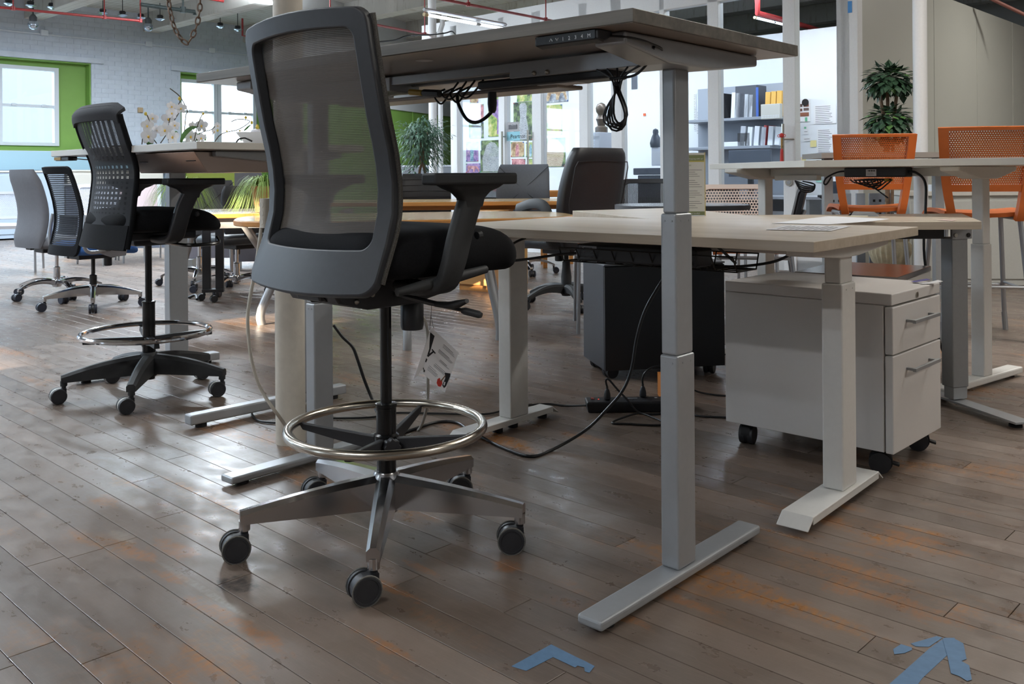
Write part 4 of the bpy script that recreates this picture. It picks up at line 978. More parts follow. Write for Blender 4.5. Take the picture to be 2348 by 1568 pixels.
for k in range(4):
    a = math.radians(-105 + 90 * k) - SA
    sp_ = MB(); sp_.loft([[(x, -w, zb), (x, w, zb), (x, w * 0.7, zt), (x, -w * 0.7, zt)] for x, w, zb, zt in ((0.02, 0.011, 0.212, 0.246), (0.12, 0.009, 0.230, 0.256), (0.222, 0.007, 0.250, 0.266), (0.230, 0.007, 0.262, 0.272))], m=RZ(a))
    sp_.build('ring_spoke', M_black_pl, CH, smooth=0, bev=0.002)
ka = math.radians(-66) - SA
kn = MB(); kp = [((0.020 + 0.0018 * math.cos(8 * 2 * PI * i / 48)) * math.cos(2 * PI * i / 48), (0.020 + 0.0018 * math.cos(8 * 2 * PI * i / 48)) * math.sin(2 * PI * i / 48)) for i in range(48)]
kn.prism(kp, 0.034, 0.055, TR(0, 0, 0.232) @ RZ(ka) @ RY(PI / 2)); kn.cyl((0.02, 0, 0), (0.036, 0, 0), 0.010, n=10, m=TR(0, 0, 0.232) @ RZ(ka))
kn.build('ring_knob', M_black_pl, CH, smooth=30, bev=0.002)
# tilt mechanism
me_ = MB()
pr_ = [(-0.235, 0.640), (-0.205, 0.598), (-0.125, 0.577), (0.03, 0.577), (0.06, 0.585), (0.15, 0.600), (0.16, 0.650), (-0.20, 0.655)]
n = len(pr_); me_.add([(p[0], -0.095, p[1]) for p in pr_] + [(p[0], 0.095, p[1]) for p in pr_], [(i, (i + 1) % n, n + (i + 1) % n, n + i) for i in range(n)] + [tuple(range(n)), tuple(reversed(range(n, 2 * n)))])
mo = me_.build('tilt_mechanism', M_black_pl, CH, smooth=0, bev=0.006)
for k in range(12): MB().cbox((-0.218 + 0.002 * k, -0.05 + 0.008 * k, 0.612 - 0.001 * k), (0.03, 0.003, 0.004), rot=RY(0.75), m=None).build('vent_rib', M_rubber, mo, smooth=0)
for (x, z) in ((-0.115, 0.612), (0.02, 0.632), (-0.16, 0.60)): MB().ball((x, -0.096, z), 0.0065, (1, 0.6, 1), n=10).build('bolt', M_steel_bolt, mo)
MB().lathe([(0.026, 0.505), (0.0285, 0.515), (0.0285, 0.572), (0.022, 0.580)], 20, (0.055, -0.035, 0.0)).build('tension_knob', M_black_pl, CH, smooth=40)
l1 = MB(); A_, B_ = atY(915, 668, 2.16), atY(1030, 693, 2.08)
iM = CH.matrix_basis.inverted()
lv = MB().tube([iM @ atY(905, 672, 2.16), iM @ atY(960, 686, 2.13), iM @ atY(1005, 697, 2.10)], 0.0055, 8).build('height_lever', M_black_pl, CH)
MB().tube([iM @ atY(1000, 697, 2.10), iM @ atY(1030, 700, 2.09), iM @ atY(1050, 697, 2.08), iM @ atY(1071, 690, 2.07)], [0.009, 0.012, 0.013, 0.007], 10, flat=(0.7, 1.4)).build('lever_paddle', M_black_soft, lv, smooth=60)
lv2 = MB().tube([iM @ atY(925, 680, 2.17), iM @ atY(985, 696, 2.13), iM @ atY(1065, 712, 2.09)], 0.0042, 8).build('tilt_lever', M_black_pl, CH)
MB().tube([iM @ atY(1058, 711, 2.09), iM @ atY(1066, 713, 2.09), iM @ atY(1098, 721, 2.075), iM @ atY(1104, 723, 2.072)], [0.006, 0.0085, 0.0085, 0.006], 10).build('lever_grip', M_black_soft, lv2, smooth=60)
# seat
so_ = cushion(-0.215, 0.262, 0.248, 0.652, 0.766, 0.7).build('seat', M_black_fab, CH, smooth=60, sub=1)
MB().tube([(0.10, -0.245, 0.662), (0.0, -0.250, 0.652), (-0.10, -0.246, 0.640), (-0.16, -0.235, 0.632)], [0.010, 0.013, 0.013, 0.009], 10).build('seat_rail', M_black_soft, CH, smooth=60)
MB().tube([(0.16, 0.245, 0.668), (0.0, 0.250, 0.652), (-0.16, 0.235, 0.632)], [0.010, 0.013, 0.009], 10).build('seat_rail', M_black_soft, CH, smooth=60)
for sy in (-1, 1): t_arm(CH, sy, -0.040, 0.283, 0.861, 0.640, M_black_soft, M_black_soft, lean=0.056, pl=0.25, xpad=-0.002, w_up=0.060)
# back
btab = smooth_tab([(0.60, -0.228), (0.63, -0.218), (0.68, -0.200), (0.77, -0.166), (0.847, -0.158), (0.93, -0.168), (1.02, -0.190), (1.143, -0.214), (1.238, -0.230)])
def bfn(off=0.0):
    def f(u, v):
        w = u * 2 - 1; z = 0.628 + 0.608 * v - 0.010 * (1 - w * w) * (1 - v); hw = 0.236 - 0.004 * v
        return (interp(btab, z) - 0.034 * (1 - w * w) + off, w * hw, z + 0.012 * (1 - w * w) * v)
    return f
outer = loop_uv(0.0, 1.0, 0.0, 1.0, (0.07, 0.05)); inner = loop_uv(0.085, 0.915, 0.155, 0.93, (0.05, 0.04))
bf = ring_sheet(bfn(), outer, inner, 0.026).build('back_frame', M_charcoal, CH, smooth=50, bev=0.004)
MB().sheet(lambda u, v: bfn(0.015)(0.04 + 0.92 * u, 0.08 + 0.89 * v), 14, 24, 0).build('back_mesh', M_net, CH, smooth=60)
M_welt = mat('speckled edge webbing', '55534f', 0.8, grain=0.5, gscale=500)
for u in (0.004, 0.996): MB().tube([bfn(0.012)(u, 0.04 + 0.94 * k / 20) for k in range(21)], 0.0065, 6).build('edge_welt', M_welt, bf, smooth=60)
MB().box(-0.225, -0.10, -0.05, 0.05, 0.60, 0.645).build('back_bracket', M_black_pl, CH, smooth=0, bev=0.01)
# folded price card on a thread
tg = thing('price_tag', 'folded white paper price card hanging by thread from the stool lever', 'price tag', atY(988, 752, 2.15))
iT = tg.matrix_basis.inverted(); tp = lambda x, y, Y: iT @ atY(x, y, Y)
cA, cB, cC, cD = tp(989, 751, 2.150), tp(1051.5, 808, 2.165), tp(1020, 900, 2.155), tp(957, 846, 2.138)
nn_ = (cB - cA).cross(cD - cA).normalized()
if nn_.y > 0: nn_ = -nn_
def card(u, v, d=0.0): return cA + (cB - cA) * u + (cD - cA) * v + (cA - cB - cD + cC) * u * v + nn_ * d
MB().sheet(lambda u, v: card(u, v), 4, 4, 0.0005).build('card', M_paper, tg, smooth=0)
MB().sheet(lambda u, v: iT @ (atY(986, 759, 2.146) * (1 - u) * (1 - v) + atY(984, 800, 2.146) * u * (1 - v) + atY(947, 872, 2.118) * (1 - u) * v + atY(969, 846, 2.140) * u * v), 3, 5, 0.0005).build('card_flap', M_paper, tg, smooth=0)
def blot(pts, m, name='print'):
    return MB().add([card(u, v, 0.0008) for u, v in pts], [tuple(range(len(pts)))]).build(name, m, tg, smooth=0)
blot([(0.02, 0.10), (0.17, 0.10), (0.19, 0.52), (0.12, 0.60), (0.02, 0.55)], M_black_ink); blot([(0.13, 0.60), (0.19, 0.60), (0.30, 0.42), (0.27, 0.40)], M_black_ink); blot([(0.22, 0.38), (0.36, 0.40), (0.35, 0.43), (0.22, 0.41)], M_black_ink); blot([(0.03, 0.62), (0.19, 0.66), (0.18, 0.74), (0.05, 0.72)], M_black_ink)
blot([(0.04, 0.80), (0.20, 0.90), (0.19, 0.92), (0.03, 0.83)], M_black_ink); blot([(0.19, 0.90), (0.23, 0.90), (0.23, 0.95), (0.19, 0.95)], M_black_ink)
for k, (u0, u1, v0) in enumerate(((0.50, 0.85, 0.10), (0.50, 0.90, 0.13), (0.50, 0.93, 0.16), (0.42, 0.80, 0.27), (0.42, 0.93, 0.30), (0.42, 0.9, 0.33), (0.55, 0.8, 0.45), (0.53, 0.9, 0.48), (0.45, 0.8, 0.60), (0.42, 0.8, 0.64), (0.42, 0.8, 0.67), (0.3, 0.55, 0.74), (0.28, 0.62, 0.78), (0.28, 0.64, 0.81), (0.28, 0.6, 0.84))):
    blot([(u0, v0), (u1, v0), (u1, v0 + 0.008), (u0, v0 + 0.008)], M_ink if k % 3 else M_black_ink, 'print_line')
blot([(0.80, 0.62), (0.97, 0.54), (0.99, 0.60), (0.97, 0.86), (0.93, 0.93), (0.85, 0.90), (0.87, 0.72)], M_black_ink)
blot([(0.88, 0.80), (0.93, 0.78), (0.94, 0.86), (0.88, 0.88)], M_white_ink)
blot([(0.66, 0.86), (0.71, 0.80), (0.76, 0.84), (0.80, 0.80), (0.84, 0.88), (0.82, 0.96), (0.74, 0.99), (0.67, 0.95)], mat('red print', 'b03028', 0.7)); blot([(0.76, 0.84), (0.84, 0.66), (0.86, 0.66), (0.79, 0.86)], mat('brown print', '6a4a2c', 0.7))
thr = MB(); th0 = tp(988, 722, 2.12); thr.tube([th0, tp(985, 757, 2.149)], 0.0006, 4); thr.tube([th0, tp(994, 752, 2.151)], 0.0006, 4); thr.tube([tp(990, 698, 2.12), th0], 0.0006, 4)
thr.build('thread', M_black_ink, tg)

# ------------------------------------------------------------------ second drafting stool
S2 = 0.77
C2 = thing('drafting_stool', 'black drafting stool with perforated mesh back and chrome foot ring by the left desk', 'office chair', (-1.49, 3.79, 0), S2)
star_base(C2, 0.315, math.radians(-80) - S2, M_black_soft, ztop=0.165, zbot=0.085, ttop=0.108, tbot=0.080, crown=0.010, w0=0.026, w1=0.017, r=0.030, band=M_band,
          swivel=[math.radians(q) - S2 for q in (36, 34, 42, 38, 36)])
MB().lathe([(0.022, 0.06), (0.026, 0.10), (0.026, 0.19), (0.030, 0.20), (0.030, 0.225), (0.025, 0.23), (0.025, 0.37), (0.027, 0.372), (0.027, 0.378), (0.02, 0.38)], 22).build('column_sleeve', M_black_gloss, C2, smooth=40)
MB().cyl((0, 0, 0.37), (0, 0, 0.63), 0.0135, n=18).build('gas_lift', M_black_gloss, C2)
MB().ring((-0.01, 0.0, 0.252), 0.248, 0.0105, 60, 10).build('foot_ring', M_chrome, C2)
for k in range(4):
    a = math.radians(28 + 90 * k) - S2
    MB().loft([[(x, -w, zb), (x, w, zb), (x, w * 0.8, zt), (x, -w * 0.8, zt)] for x, w, zb, zt in ((0.02, 0.016, 0.200, 0.235), (0.13, 0.013, 0.215, 0.240), (0.248, 0.011, 0.222, 0.244))], m=RZ(a)).build('ring_spoke', M_black_pl, C2, smooth=0, bev=0.002)
mm_ = MB(); mm_.box(-0.17, 0.16, -0.10, 0.10, 0.632, 0.668); mm_.box(-0.08, 0.08, -0.06, 0.06, 0.608, 0.64)
mo2 = mm_.build('tilt_mechanism', M_black_pl, C2, smooth=0, bev=0.008)
MB().tube(smooth_path([(0.02, -0.12, 0.622), (0.03, -0.27, 0.618), (0.09, -0.30, 0.618), (0.16, -0.29, 0.622), (0.18, -0.24, 0.64)], 5), 0.007, 8).build('control_bar', M_black_gloss, mo2)
cushion(-0.20, 0.245, 0.24, 0.668, 0.762, 0.9, r=0.12).build('seat', M_leather if False else M_black_fab, C2, smooth=60, sub=1)
for sy in (-1, 1): t_arm(C2, sy, 0.0, 0.285, 0.853, 0.650, M_black_pl, M_black_pl, lean=0.05, pl=0.235, xpad=0.012, w_up=0.062, pw=0.045)
b2 = smooth_tab([(0.60, -0.185), (0.64, -0.175), (0.72, -0.158), (0.81, -0.146), (0.895, -0.138), (0.96, -0.15), (1.02, -0.172), (1.10, -0.196), (1.145, -0.206), (1.165, -0.200)])
def b2fn(off=0.0):
    def f(u, v):
        w = u * 2 - 1; z = 0.612 + 0.545 * v; hw = 0.232 - 0.012 * math.sin(PI * min(1, v * 1.2)) 
        return (interp(b2, z) - 0.040 * (1 - w * w) + off, w * hw, z - 0.020 * (max(0.0, abs(w) - 0.80) / 0.20) ** 2 * max(0.0, v - 0.6) / 0.4)
    return f
def slots(T, uv):
    sp = T.n('ShaderNodeSeparateXYZ'); T.l(uv, sp.inputs[0]); u, v = sp.outputs[0], sp.outputs[1]
    fine = mesh_fn(0.0, 70, 110, 1.0)(T, uv)
    def frac_band(x, n_, lo, hi):
        fr = T.math('FRACT', T.math('MULTIPLY', x, n_)); return T.math('MULTIPLY', T.math('GREATER_THAN', fr, lo), T.math('LESS_THAN', fr, hi))
    def between(x, lo, hi): return T.math('MULTIPLY', T.math('GREATER_THAN', x, lo), T.math('LESS_THAN', x, hi))
    up = T.math('MULTIPLY', frac_band(u, 13, 0.3, 0.7), between(v, 0.62, 0.90))
    dots = T.math('MULTIPLY', T.math('MULTIPLY', frac_band(u, 15, 0.28, 0.72), frac_band(v, 27, 0.25, 0.75)), between(v, 0.24, 0.60))
    msk = T.math('MULTIPLY', T.math('ADD', up, dots), between(u, 0.06, 0.72))
    return T.math('MULTIPLY_ADD', T.math('MULTIPLY', msk, fine), 0.85, 0.015)
M_slot = holes('black mesh over slotted shell', '1d1f24', slots, 0.75)
MB().sheet(b2fn(), 16, 26, 0).build('back_mesh', M_slot, C2, smooth=60)
MB().sheet(lambda u, v: b2fn(-0.004)(u, -0.01 + 0.17 * v), 14, 5, 0.012).build('lower_band', M_black_fab, C2, smooth=60)
MB().sheet(lambda u, v: (lambda p: (p[0] + (0.045 * max(0, v - 0.5) * 2) ** 1.0 * 0.5 - 0.004, p[1], p[2] - 0.01 * max(0, v - 0.6)))(b2fn(0)(u, 0.905 + 0.115 * v)), 14, 6, 0.016).build('head_band', mat('charcoal knit band', '33353a', 0.85, grain=0.2, gscale=400), C2, smooth=60)
for u in (0.0, 1.0): MB().tube([b2fn(0.004)(u, 0.97 * k / 24) for k in range(25)], 0.011, 8).build('back_edge', M_black_fab, C2, smooth=60)
MB().cbox((-0.175, 0, 0.655), (0.03, 0.10, 0.12)).build('back_bracket', M_black_pl, C2, smooth=0, bev=0.008)

# ------------------------------------------------------------------ white steel column
PL = tag(MB().cyl((0, 0, 0), (0, 0, CEIL), 0.0485, n=40).build('column', mat('cream painted iron', 'cfc8bb', 0.6, grain=0.05, gscale=30, bump=0.5, bscale=90), loc=(-0.742, 3.08, 0)), 'thick cream iron column rising behind the large stool', 'column')
struct(PL)
# ------------------------------------------------------------------ chairs further back
M_blue = mat('blue seat fabric', '3f6fb4', 0.85, grain=0.1, gscale=200)
M_greyfab = mat('warm grey upholstery', '6e7076', 0.75, grain=0.04, gscale=40)
M_white_pl = mat('white plastic', 'd9dde6', 0.4)
M_orange = mat('orange plastic', 'b95f26', 0.42, grain=0.04, gscale=20)
M_orange_fab = mat('orange upholstery', 'b8602c', 0.8, grain=0.06, gscale=120)
M_tube = mat('silver tube', 'a4a7ac', 0.3, 0.7)
def rowmesh(T, uv):
    sp = T.n('ShaderNodeSeparateXYZ'); T.l(uv, sp.inputs[0])
    b = T.math('SINE', T.math('MULTIPLY', sp.outputs[1], 46 * 2 * PI))
    return T.math('MULTIPLY', T.math('GREATER_THAN', b, 0.25), 0.55)
M_rowmesh = holes('ribbed black mesh', '20232b', rowmesh, 0.7)
def dotgrid(nu, nv, fill, rad=0.3, stag=True):
    def f(T, uv):
        sp = T.n('ShaderNodeSeparateXYZ'); T.l(uv, sp.inputs[0])
        v = T.math('MULTIPLY', sp.outputs[1], nv); fl_ = T.math('FLOOR', v)
        sh = T.math('MULTIPLY', T.math('MODULO', fl_, 2.0), 0.5)
        u = T.math('FRACT', T.math('ADD', T.math('MULTIPLY', sp.outputs[0], nu), sh)); v = T.math('FRACT', v)
        du = T.math('SUBTRACT', u, 0.5); dv = T.math('SUBTRACT', v, 0.5)
        r2 = T.math('ADD', T.math('MULTIPLY', du, du), T.math('MULTIPLY', dv, dv))
        return T.math('MULTIPLY', T.math('LESS_THAN', r2, rad * rad), fill)
    return f
M_orange_perf = holes('orange perforated shell', 'b95f26', dotgrid(34, 26, 1.0, 0.28), 0.45)
M_white_perf = holes('white perforated shell', 'd9dde6', dotgrid(26, 24, 1.0, 0.30), 0.4)
M_cream_perf = holes('cream perforated shell', 'd6cbc4', dotgrid(24, 16, 1.0, 0.36), 0.45)
def task_chair(label, loc, rz, base_m, back, seat_m, seat_z=0.46, top=0.95, bot=0.36, hw=0.22, chrome_arch=False, group=None, arms=None, name='office_chair', a0=0.3, R=0.30):
    c = thing(name, label, 'office chair', (loc[0], loc[1], 0), rz, group)
    if chrome_arch: star_base(c, R, a0, base_m, ztop=0.125, zbot=0.085, ttop=0.085, tbot=0.07, w0=0.02, w1=0.012, crown=0.0, arch=0.03, wheel=M_wheel_b, r=0.028)
    else: star_base(c, R, a0, base_m, ztop=0.15, zbot=0.085, ttop=0.10, tbot=0.08, wheel=M_wheel_b, r=0.03)
    MB().lathe([(0.02, 0.08), (0.024, 0.12), (0.024, 0.22), (0.013, 0.225), (0.013, seat_z - 0.10)], 14).build('gas_lift', base_m if chrome_arch else M_black_gloss, c, smooth=40)
    m_ = MB(); m_.box(-0.13, 0.12, -0.08, 0.08, seat_z - 0.105, seat_z - 0.06); m_.cyl((0.08, -0.05, seat_z - 0.16), (0.08, -0.05, seat_z - 0.10), 0.026, n=12)
    m_.build('tilt_mechanism', M_black_pl, c, smooth=30, bev=0.006)
    cushion(-0.21, 0.24, hw + 0.015, seat_z - 0.07, seat_z + 0.02, 0.8).build('seat', seat_m, c, smooth=60)
    tab = smooth_tab([(bot - 0.03, -0.20), (bot, -0.205), (bot + 0.18, -0.165), (bot + 0.30, -0.165), (bot + 0.45, -0.20), (top, -0.245), (top + 0.03, -0.25)])
    def fn(off=0.0, hs=1.0):
        def f(u, v):
            w = u * 2 - 1; z = bot + (top - bot) * v; h = hw * hs * (1 - 0.06 * v) 
            return (interp(tab, z) - 0.035 * (1 - w * w) + off, w * h, z)
        return f
    kind = back[0]
    if kind == 'mesh':
        MB().sheet(fn(), 12, 22, 0).build('back_mesh', back[1], c, smooth=60)
        outer = loop_uv(-0.01, 1.01, -0.01, 1.01, (0.08, 0.05)); inner = loop_uv(0.05, 0.95, 0.10, 0.94, (0.07, 0.04))
        ring_sheet(fn(), outer, inner, 0.02).build('back_frame', back[2], c, smooth=50)
        MB().sheet(lambda u, v: fn(0.02)(0.2 + 0.6 * u, 0.22 + 0.22 * v), 6, 6, 0.015).build('lumbar_pad', M_black_pl, c, smooth=60)
    else:
        mb = MB(); th = back[2]; rings = []
        for k in range(15):
            v = k / 14; q = math.sin(PI * min(1, max(0, 0.5 - abs(v - 0.5)) * 6 / 2 if abs(v - 0.5) > 0.33 else 0.5)); t_ = th * (0.35 + 0.65 * q); s_ = 0.93 + 0.07 * q
            ring = []
            for (px, py) in rrect(1.0, 1.0, 0.32, 4):
                p = fn(0.0, s_)(py + 0.5, v); ring.append((p[0] + px * t_, p[1], p[2]))
            rings.append(ring)
        mb.loft(rings); bo = mb.build('backrest', back[1], c, smooth=60)
        if kind == 'ribs':
            for k in range(6):
                v = 0.28 + 0.12 * k
                MB().tube([Vector(fn(th * 0.5 + 0.001)(u / 10, v)) for u in range(0, 11)], 0.0035, 5).build('rib_seam', M_black_pl, bo)
        if kind == 'cross':
            for sg in (1, -1):
                for off in (th * 0.5 + 0.001, -th * 0.5 - 0.001):
                    MB().tube([Vector(fn(off, 0.98)(0.5 + sg * (u / 12 - 0.5) * 0.98, 0.12 + 0.84 * u / 12)) for u in range(13)], 0.0028, 5).build('stitched_seam', M_black_pl, bo)
        MB().cbox((-0.19, 0, bot + 0.05), (0.03, 0.09, 0.14)).build('back_bracket', M_black_pl, c, smooth=0, bev=0.006)
    if arms == 'loop':
        for sy in (-1, 1):
            y = sy * (hw + 0.05)
            a_ = MB().tube(smooth_path([(-0.16, y * 0.96, seat_z + 0.20), (-0.175, y, seat_z + 0.08), (-0.17, y, seat_z - 0.02), (-0.10, y, seat_z - 0.045), (0.10, y, seat_z - 0.005), (0.16, y, seat_z + 0.03)], 6), 0.013, 10).build('arm_loop', M_tube, c, smooth=60)
            MB().prism([(-0.10, seat_z - 0.045), (0.12, seat_z - 0.002), (0.10, seat_z - 0.08), (0.0, seat_z - 0.085)], -0.004, 0.004, TR(0, y, 0) @ RX(PI / 2)).build('arm_plate', M_tube, a_, smooth=0)
    elif arms == 't':
        for sy in (-1, 1): t_arm(c, sy, 0.0, hw + 0.06, seat_z + 0.19, seat_z - 0.07, M_black_pl, M_black_pl, lean=0.03)
    return c
task_chair('black ribbed-mesh task chair with blue seat and silver loop arms', (-2.88, 6.36), 0.85, M_alu, ('mesh', M_rowmesh, M_black_fab), M_blue, 0.44, 0.955, 0.375, 0.215, arms='loop', a0=-0.75, R=0.31)
task_chair('tall grey padded office chair on arched chrome base at the far left', (-3.42, 6.95), 0.85, M_chrome, ('pad', M_greyfab, 0.085), M_greyfab, 0.44, 0.95, 0.38, 0.23, chrome_arch=True, a0=-0.4)
task_chair('grey leather conference chair with chrome star base beside the wooden tables', (-2.62, 7.75), 2.2, M_chrome, ('cross', M_grey_leather, 0.05), M_grey_leather, 0.44, 0.86, 0.42, 0.24, chrome_arch=True, a0=0.2)
task_chair('black leather conference chair on chrome base under the maple table end', (-2.13, 7.15), 2.4, M_chrome, ('pad', M_leather, 0.05), M_leather, 0.44, 0.82, 0.46, 0.23, chrome_arch=True, a0=0.9)
task_chair('grey leather conference chair with crossed seams on its back by the posters', (0.07, 8.35), -1.75, M_chrome, ('cross', M_grey_leather, 0.035), M_grey_leather, 0.46, 0.985, 0.48, 0.255, chrome_arch=True, a0=0.5)
task_chair('black conference chair with horizontal padded ribs below the leafy ficus', (-0.76, 8.3), -1.4, M_chrome, ('ribs', M_leather, 0.04), M_leather, 0.46, 0.905, 0.46, 0.235, chrome_arch=True, a0=0.1)
task_chair('dark mesh office chair half hidden behind the drafting stool armrest', (-0.25, 9.1), -1.6, M_chrome, ('mesh', M_net_dark, M_black_pl), M_black_fab, 0.46, 0.90, 0.48, 0.22, a0=0.3)
# executive chair
EX = thing('executive_chair', 'high-backed black leather executive chair with curved plastic arms', 'office chair', (0.36, 6.22, 0), 2.25)
star_base(EX, 0.30, 0.15, M_black_soft, ztop=0.15, zbot=0.085, ttop=0.085, tbot=0.065, w0=0.026, w1=0.022, crown=0.0, arch=0.028, r=0.027)
MB().lathe([(0.034, 0.10), (0.036, 0.20), (0.028, 0.26), (0.026, 0.30), (0.016, 0.305), (0.016, 0.37)], 18).build('gas_lift', M_black_soft, EX, smooth=40)
m_ = MB(); m_.box(-0.15, 0.13, -0.10, 0.10, 0.355, 0.40); m_.cyl((0.07, 0.0, 0.30), (0.07, 0.0, 0.36), 0.03, n=14); m_.build('tilt_mechanism', M_black_pl, EX, smooth=30, bev=0.006)
cushion(-0.22, 0.27, 0.26, 0.395, 0.49, 1.2, r=0.12, crown=0.02).build('seat', M_leather, EX, smooth=60, sub=1)
xt = smooth_tab([(0.40, -0.19), (0.46, -0.20), (0.60, -0.21), (0.75, -0.235), (0.90, -0.275), (1.02, -0.31), (1.06, -0.315)])
mb = MB(); rings = []
for k in range(21):
    v = k / 20; z = 0.42 + 0.635 * v
    e = 1 if v < 0.86 else math.sqrt(max(0.05, 1 - ((v - 0.86) / 0.15) ** 2)); t_ = 0.125 * (0.55 + 0.45 * e) * (1 if v > 0.08 else 0.7); hw_ = (0.215 + 0.045 * math.sin(PI * min(1, v * 0.95))) * (0.86 + 0.14 * e)
    ring = []
    for (px, py) in rrect(1, 1, 0.30, 5): ring.append((interp(xt, z) + px * t_, py * 2 * hw_, z))
    rings.append(ring)
xb = mb.loft(rings).build('backrest', M_leather, EX, smooth=60)
for k in range(5):
    z = 0.56 + 0.085 * k
    MB().tube([(interp(xt, z) + 0.056 - 0.012 * abs(w), w * 0.21, z + 0.01 * (1 - w * w)) for w in [i / 5 - 1 for i in range(11)]], 0.014, 6).build('padded_roll', M_leather, xb, smooth=60)
sm = MB(); sm.tube([(interp(xt, z) - 0.066, w, z) for (w, z) in [(-0.20, 0.48), (-0.235, 0.70), (-0.235, 0.93), (-0.22, 0.965), (0, 0.972), (0.22, 0.965), (0.235, 0.93), (0.235, 0.70), (0.20, 0.48)]], 0.0035, 5); sm.build('piped_seam', M_black_pl, xb)
for sy in (-1, 1):
    y = sy * 0.295
    MB().tube(smooth_path([(-0.13, sy * 0.24, 0.43), (-0.15, y, 0.52), (-0.15, y, 0.63), (-0.10, y, 0.69), (0.02, y, 0.695), (0.16, y, 0.66)], 6), [0.024] * 31, 10, flat=(0.55, 1.5)).build('armrest', M_black_soft, EX, smooth=60)
    MB().tube(smooth_path([(0.17, sy * 0.24, 0.42), (0.18, y, 0.48), (0.16, y, 0.58), (0.10, y, 0.655), (0.0, y, 0.69)], 6), [0.018] * 25, 10, flat=(0.6, 1.5)).build('arm_strut', M_black_soft, EX, smooth=60)

# orange counter stools
def orange_stool(label, loc, rz):
    c = thing('counter_stool', label, 'stool', (loc[0], loc[1], 0), rz, 'orange counter stools')
    tab = [(0.62, -0.185), (0.67, -0.20), (0.80, -0.205), (0.95, -0.225), (1.12, -0.255)]; tab = smooth_tab(tab, 6)
    def fn(off=0.0):
        def f(u, v):
            w = u * 2 - 1; z = 0.645 + 0.47 * v; hw = 0.205 + 0.035 * v
            return (interp(tab, z) - 0.03 * (1 - w * w) + off, w * hw, z)
        return f
    MB().sheet(lambda u, v: fn()(0.06 + 0.88 * u, 0.36 + 0.60 * v), 12, 12, 0).build('back_panel', M_orange_perf, c, smooth=60)
    for u0, u1 in ((0.0, 0.10), (0.90, 1.0)):
        MB().sheet(lambda u, v: fn()(u0 + (u1 - u0) * u + (0.06 * (1 - v) ** 3) * (-1 if u0 < 0.5 else 1) * (-1), -0.03 + 1.03 * v), 3, 18, 0.028).build('back_stile', M_orange, c, smooth=60)
    MB().sheet(lambda u, v: fn()(u, 0.965 + 0.035 * v), 12, 2, 0.026).build('back_rail', M_orange, c, smooth=60)
    MB().sheet(lambda u, v: fn()(0.05 + 0.9 * u, 0.29 + 0.075 * v), 12, 2, 0.020).build('back_rail', M_orange, c, smooth=60)
    MB().sheet(lambda u, v: (-0.19 + 0.40 * u, (v * 2 - 1) * (0.215 - 0.02 * (1 - u)), 0.655 + 0.012 * math.sin(PI * u) - 0.05 * max(0, u - 0.75) ** 2 * 8 + 0.012 * (2 * v - 1) ** 2), 12, 12, 0.022).build('seat', M_orange, c, smooth=60)
    for sy in (-1, 1):
        for (xt_, xb_) in ((0.15, 0.21), (-0.16, -0.22)):
            l_ = MB().tube([(xt_, sy * 0.18, 0.635), (xb_ * 0.98, sy * 0.212, 0.12), (xb_, sy * 0.22, 0.0)], 0.0125, 10).build('leg', M_tube, c)
            MB().tube([(xb_ * 0.99, sy * 0.213, 0.10), (xb_, sy * 0.2205, 0.0)], 0.0145, 10).build('leg_cap', M_grey_metal, l_)
        MB().tube([(0.195, sy * 0.205, 0.27), (-0.20, sy * 0.205, 0.27)], 0.008, 8).build('side_rail', M_tube, c)
        MB().tube([(0.16, sy * 0.18, 0.638), (-0.17, sy * 0.18, 0.638)], 0.011, 8).build('seat_rail', M_grey_metal, c)
    MB().tube([(0.20, -0.206, 0.255), (0.20, 0.206, 0.255)], 0.008, 8).build('foot_rail', M_tube, c)
    MB().tube([(-0.206, -0.206, 0.285), (-0.206, 0.206, 0.285)], 0.008, 8).build('foot_rail', M_tube, c)
    return c
orange_stool('orange perforated counter stool beside the topiary plant, farther of the two', (2.235, 5.84), 1.38)
orange_stool('orange perforated counter stool at right, nearer of the two', (2.50, 5.02), 1.38)

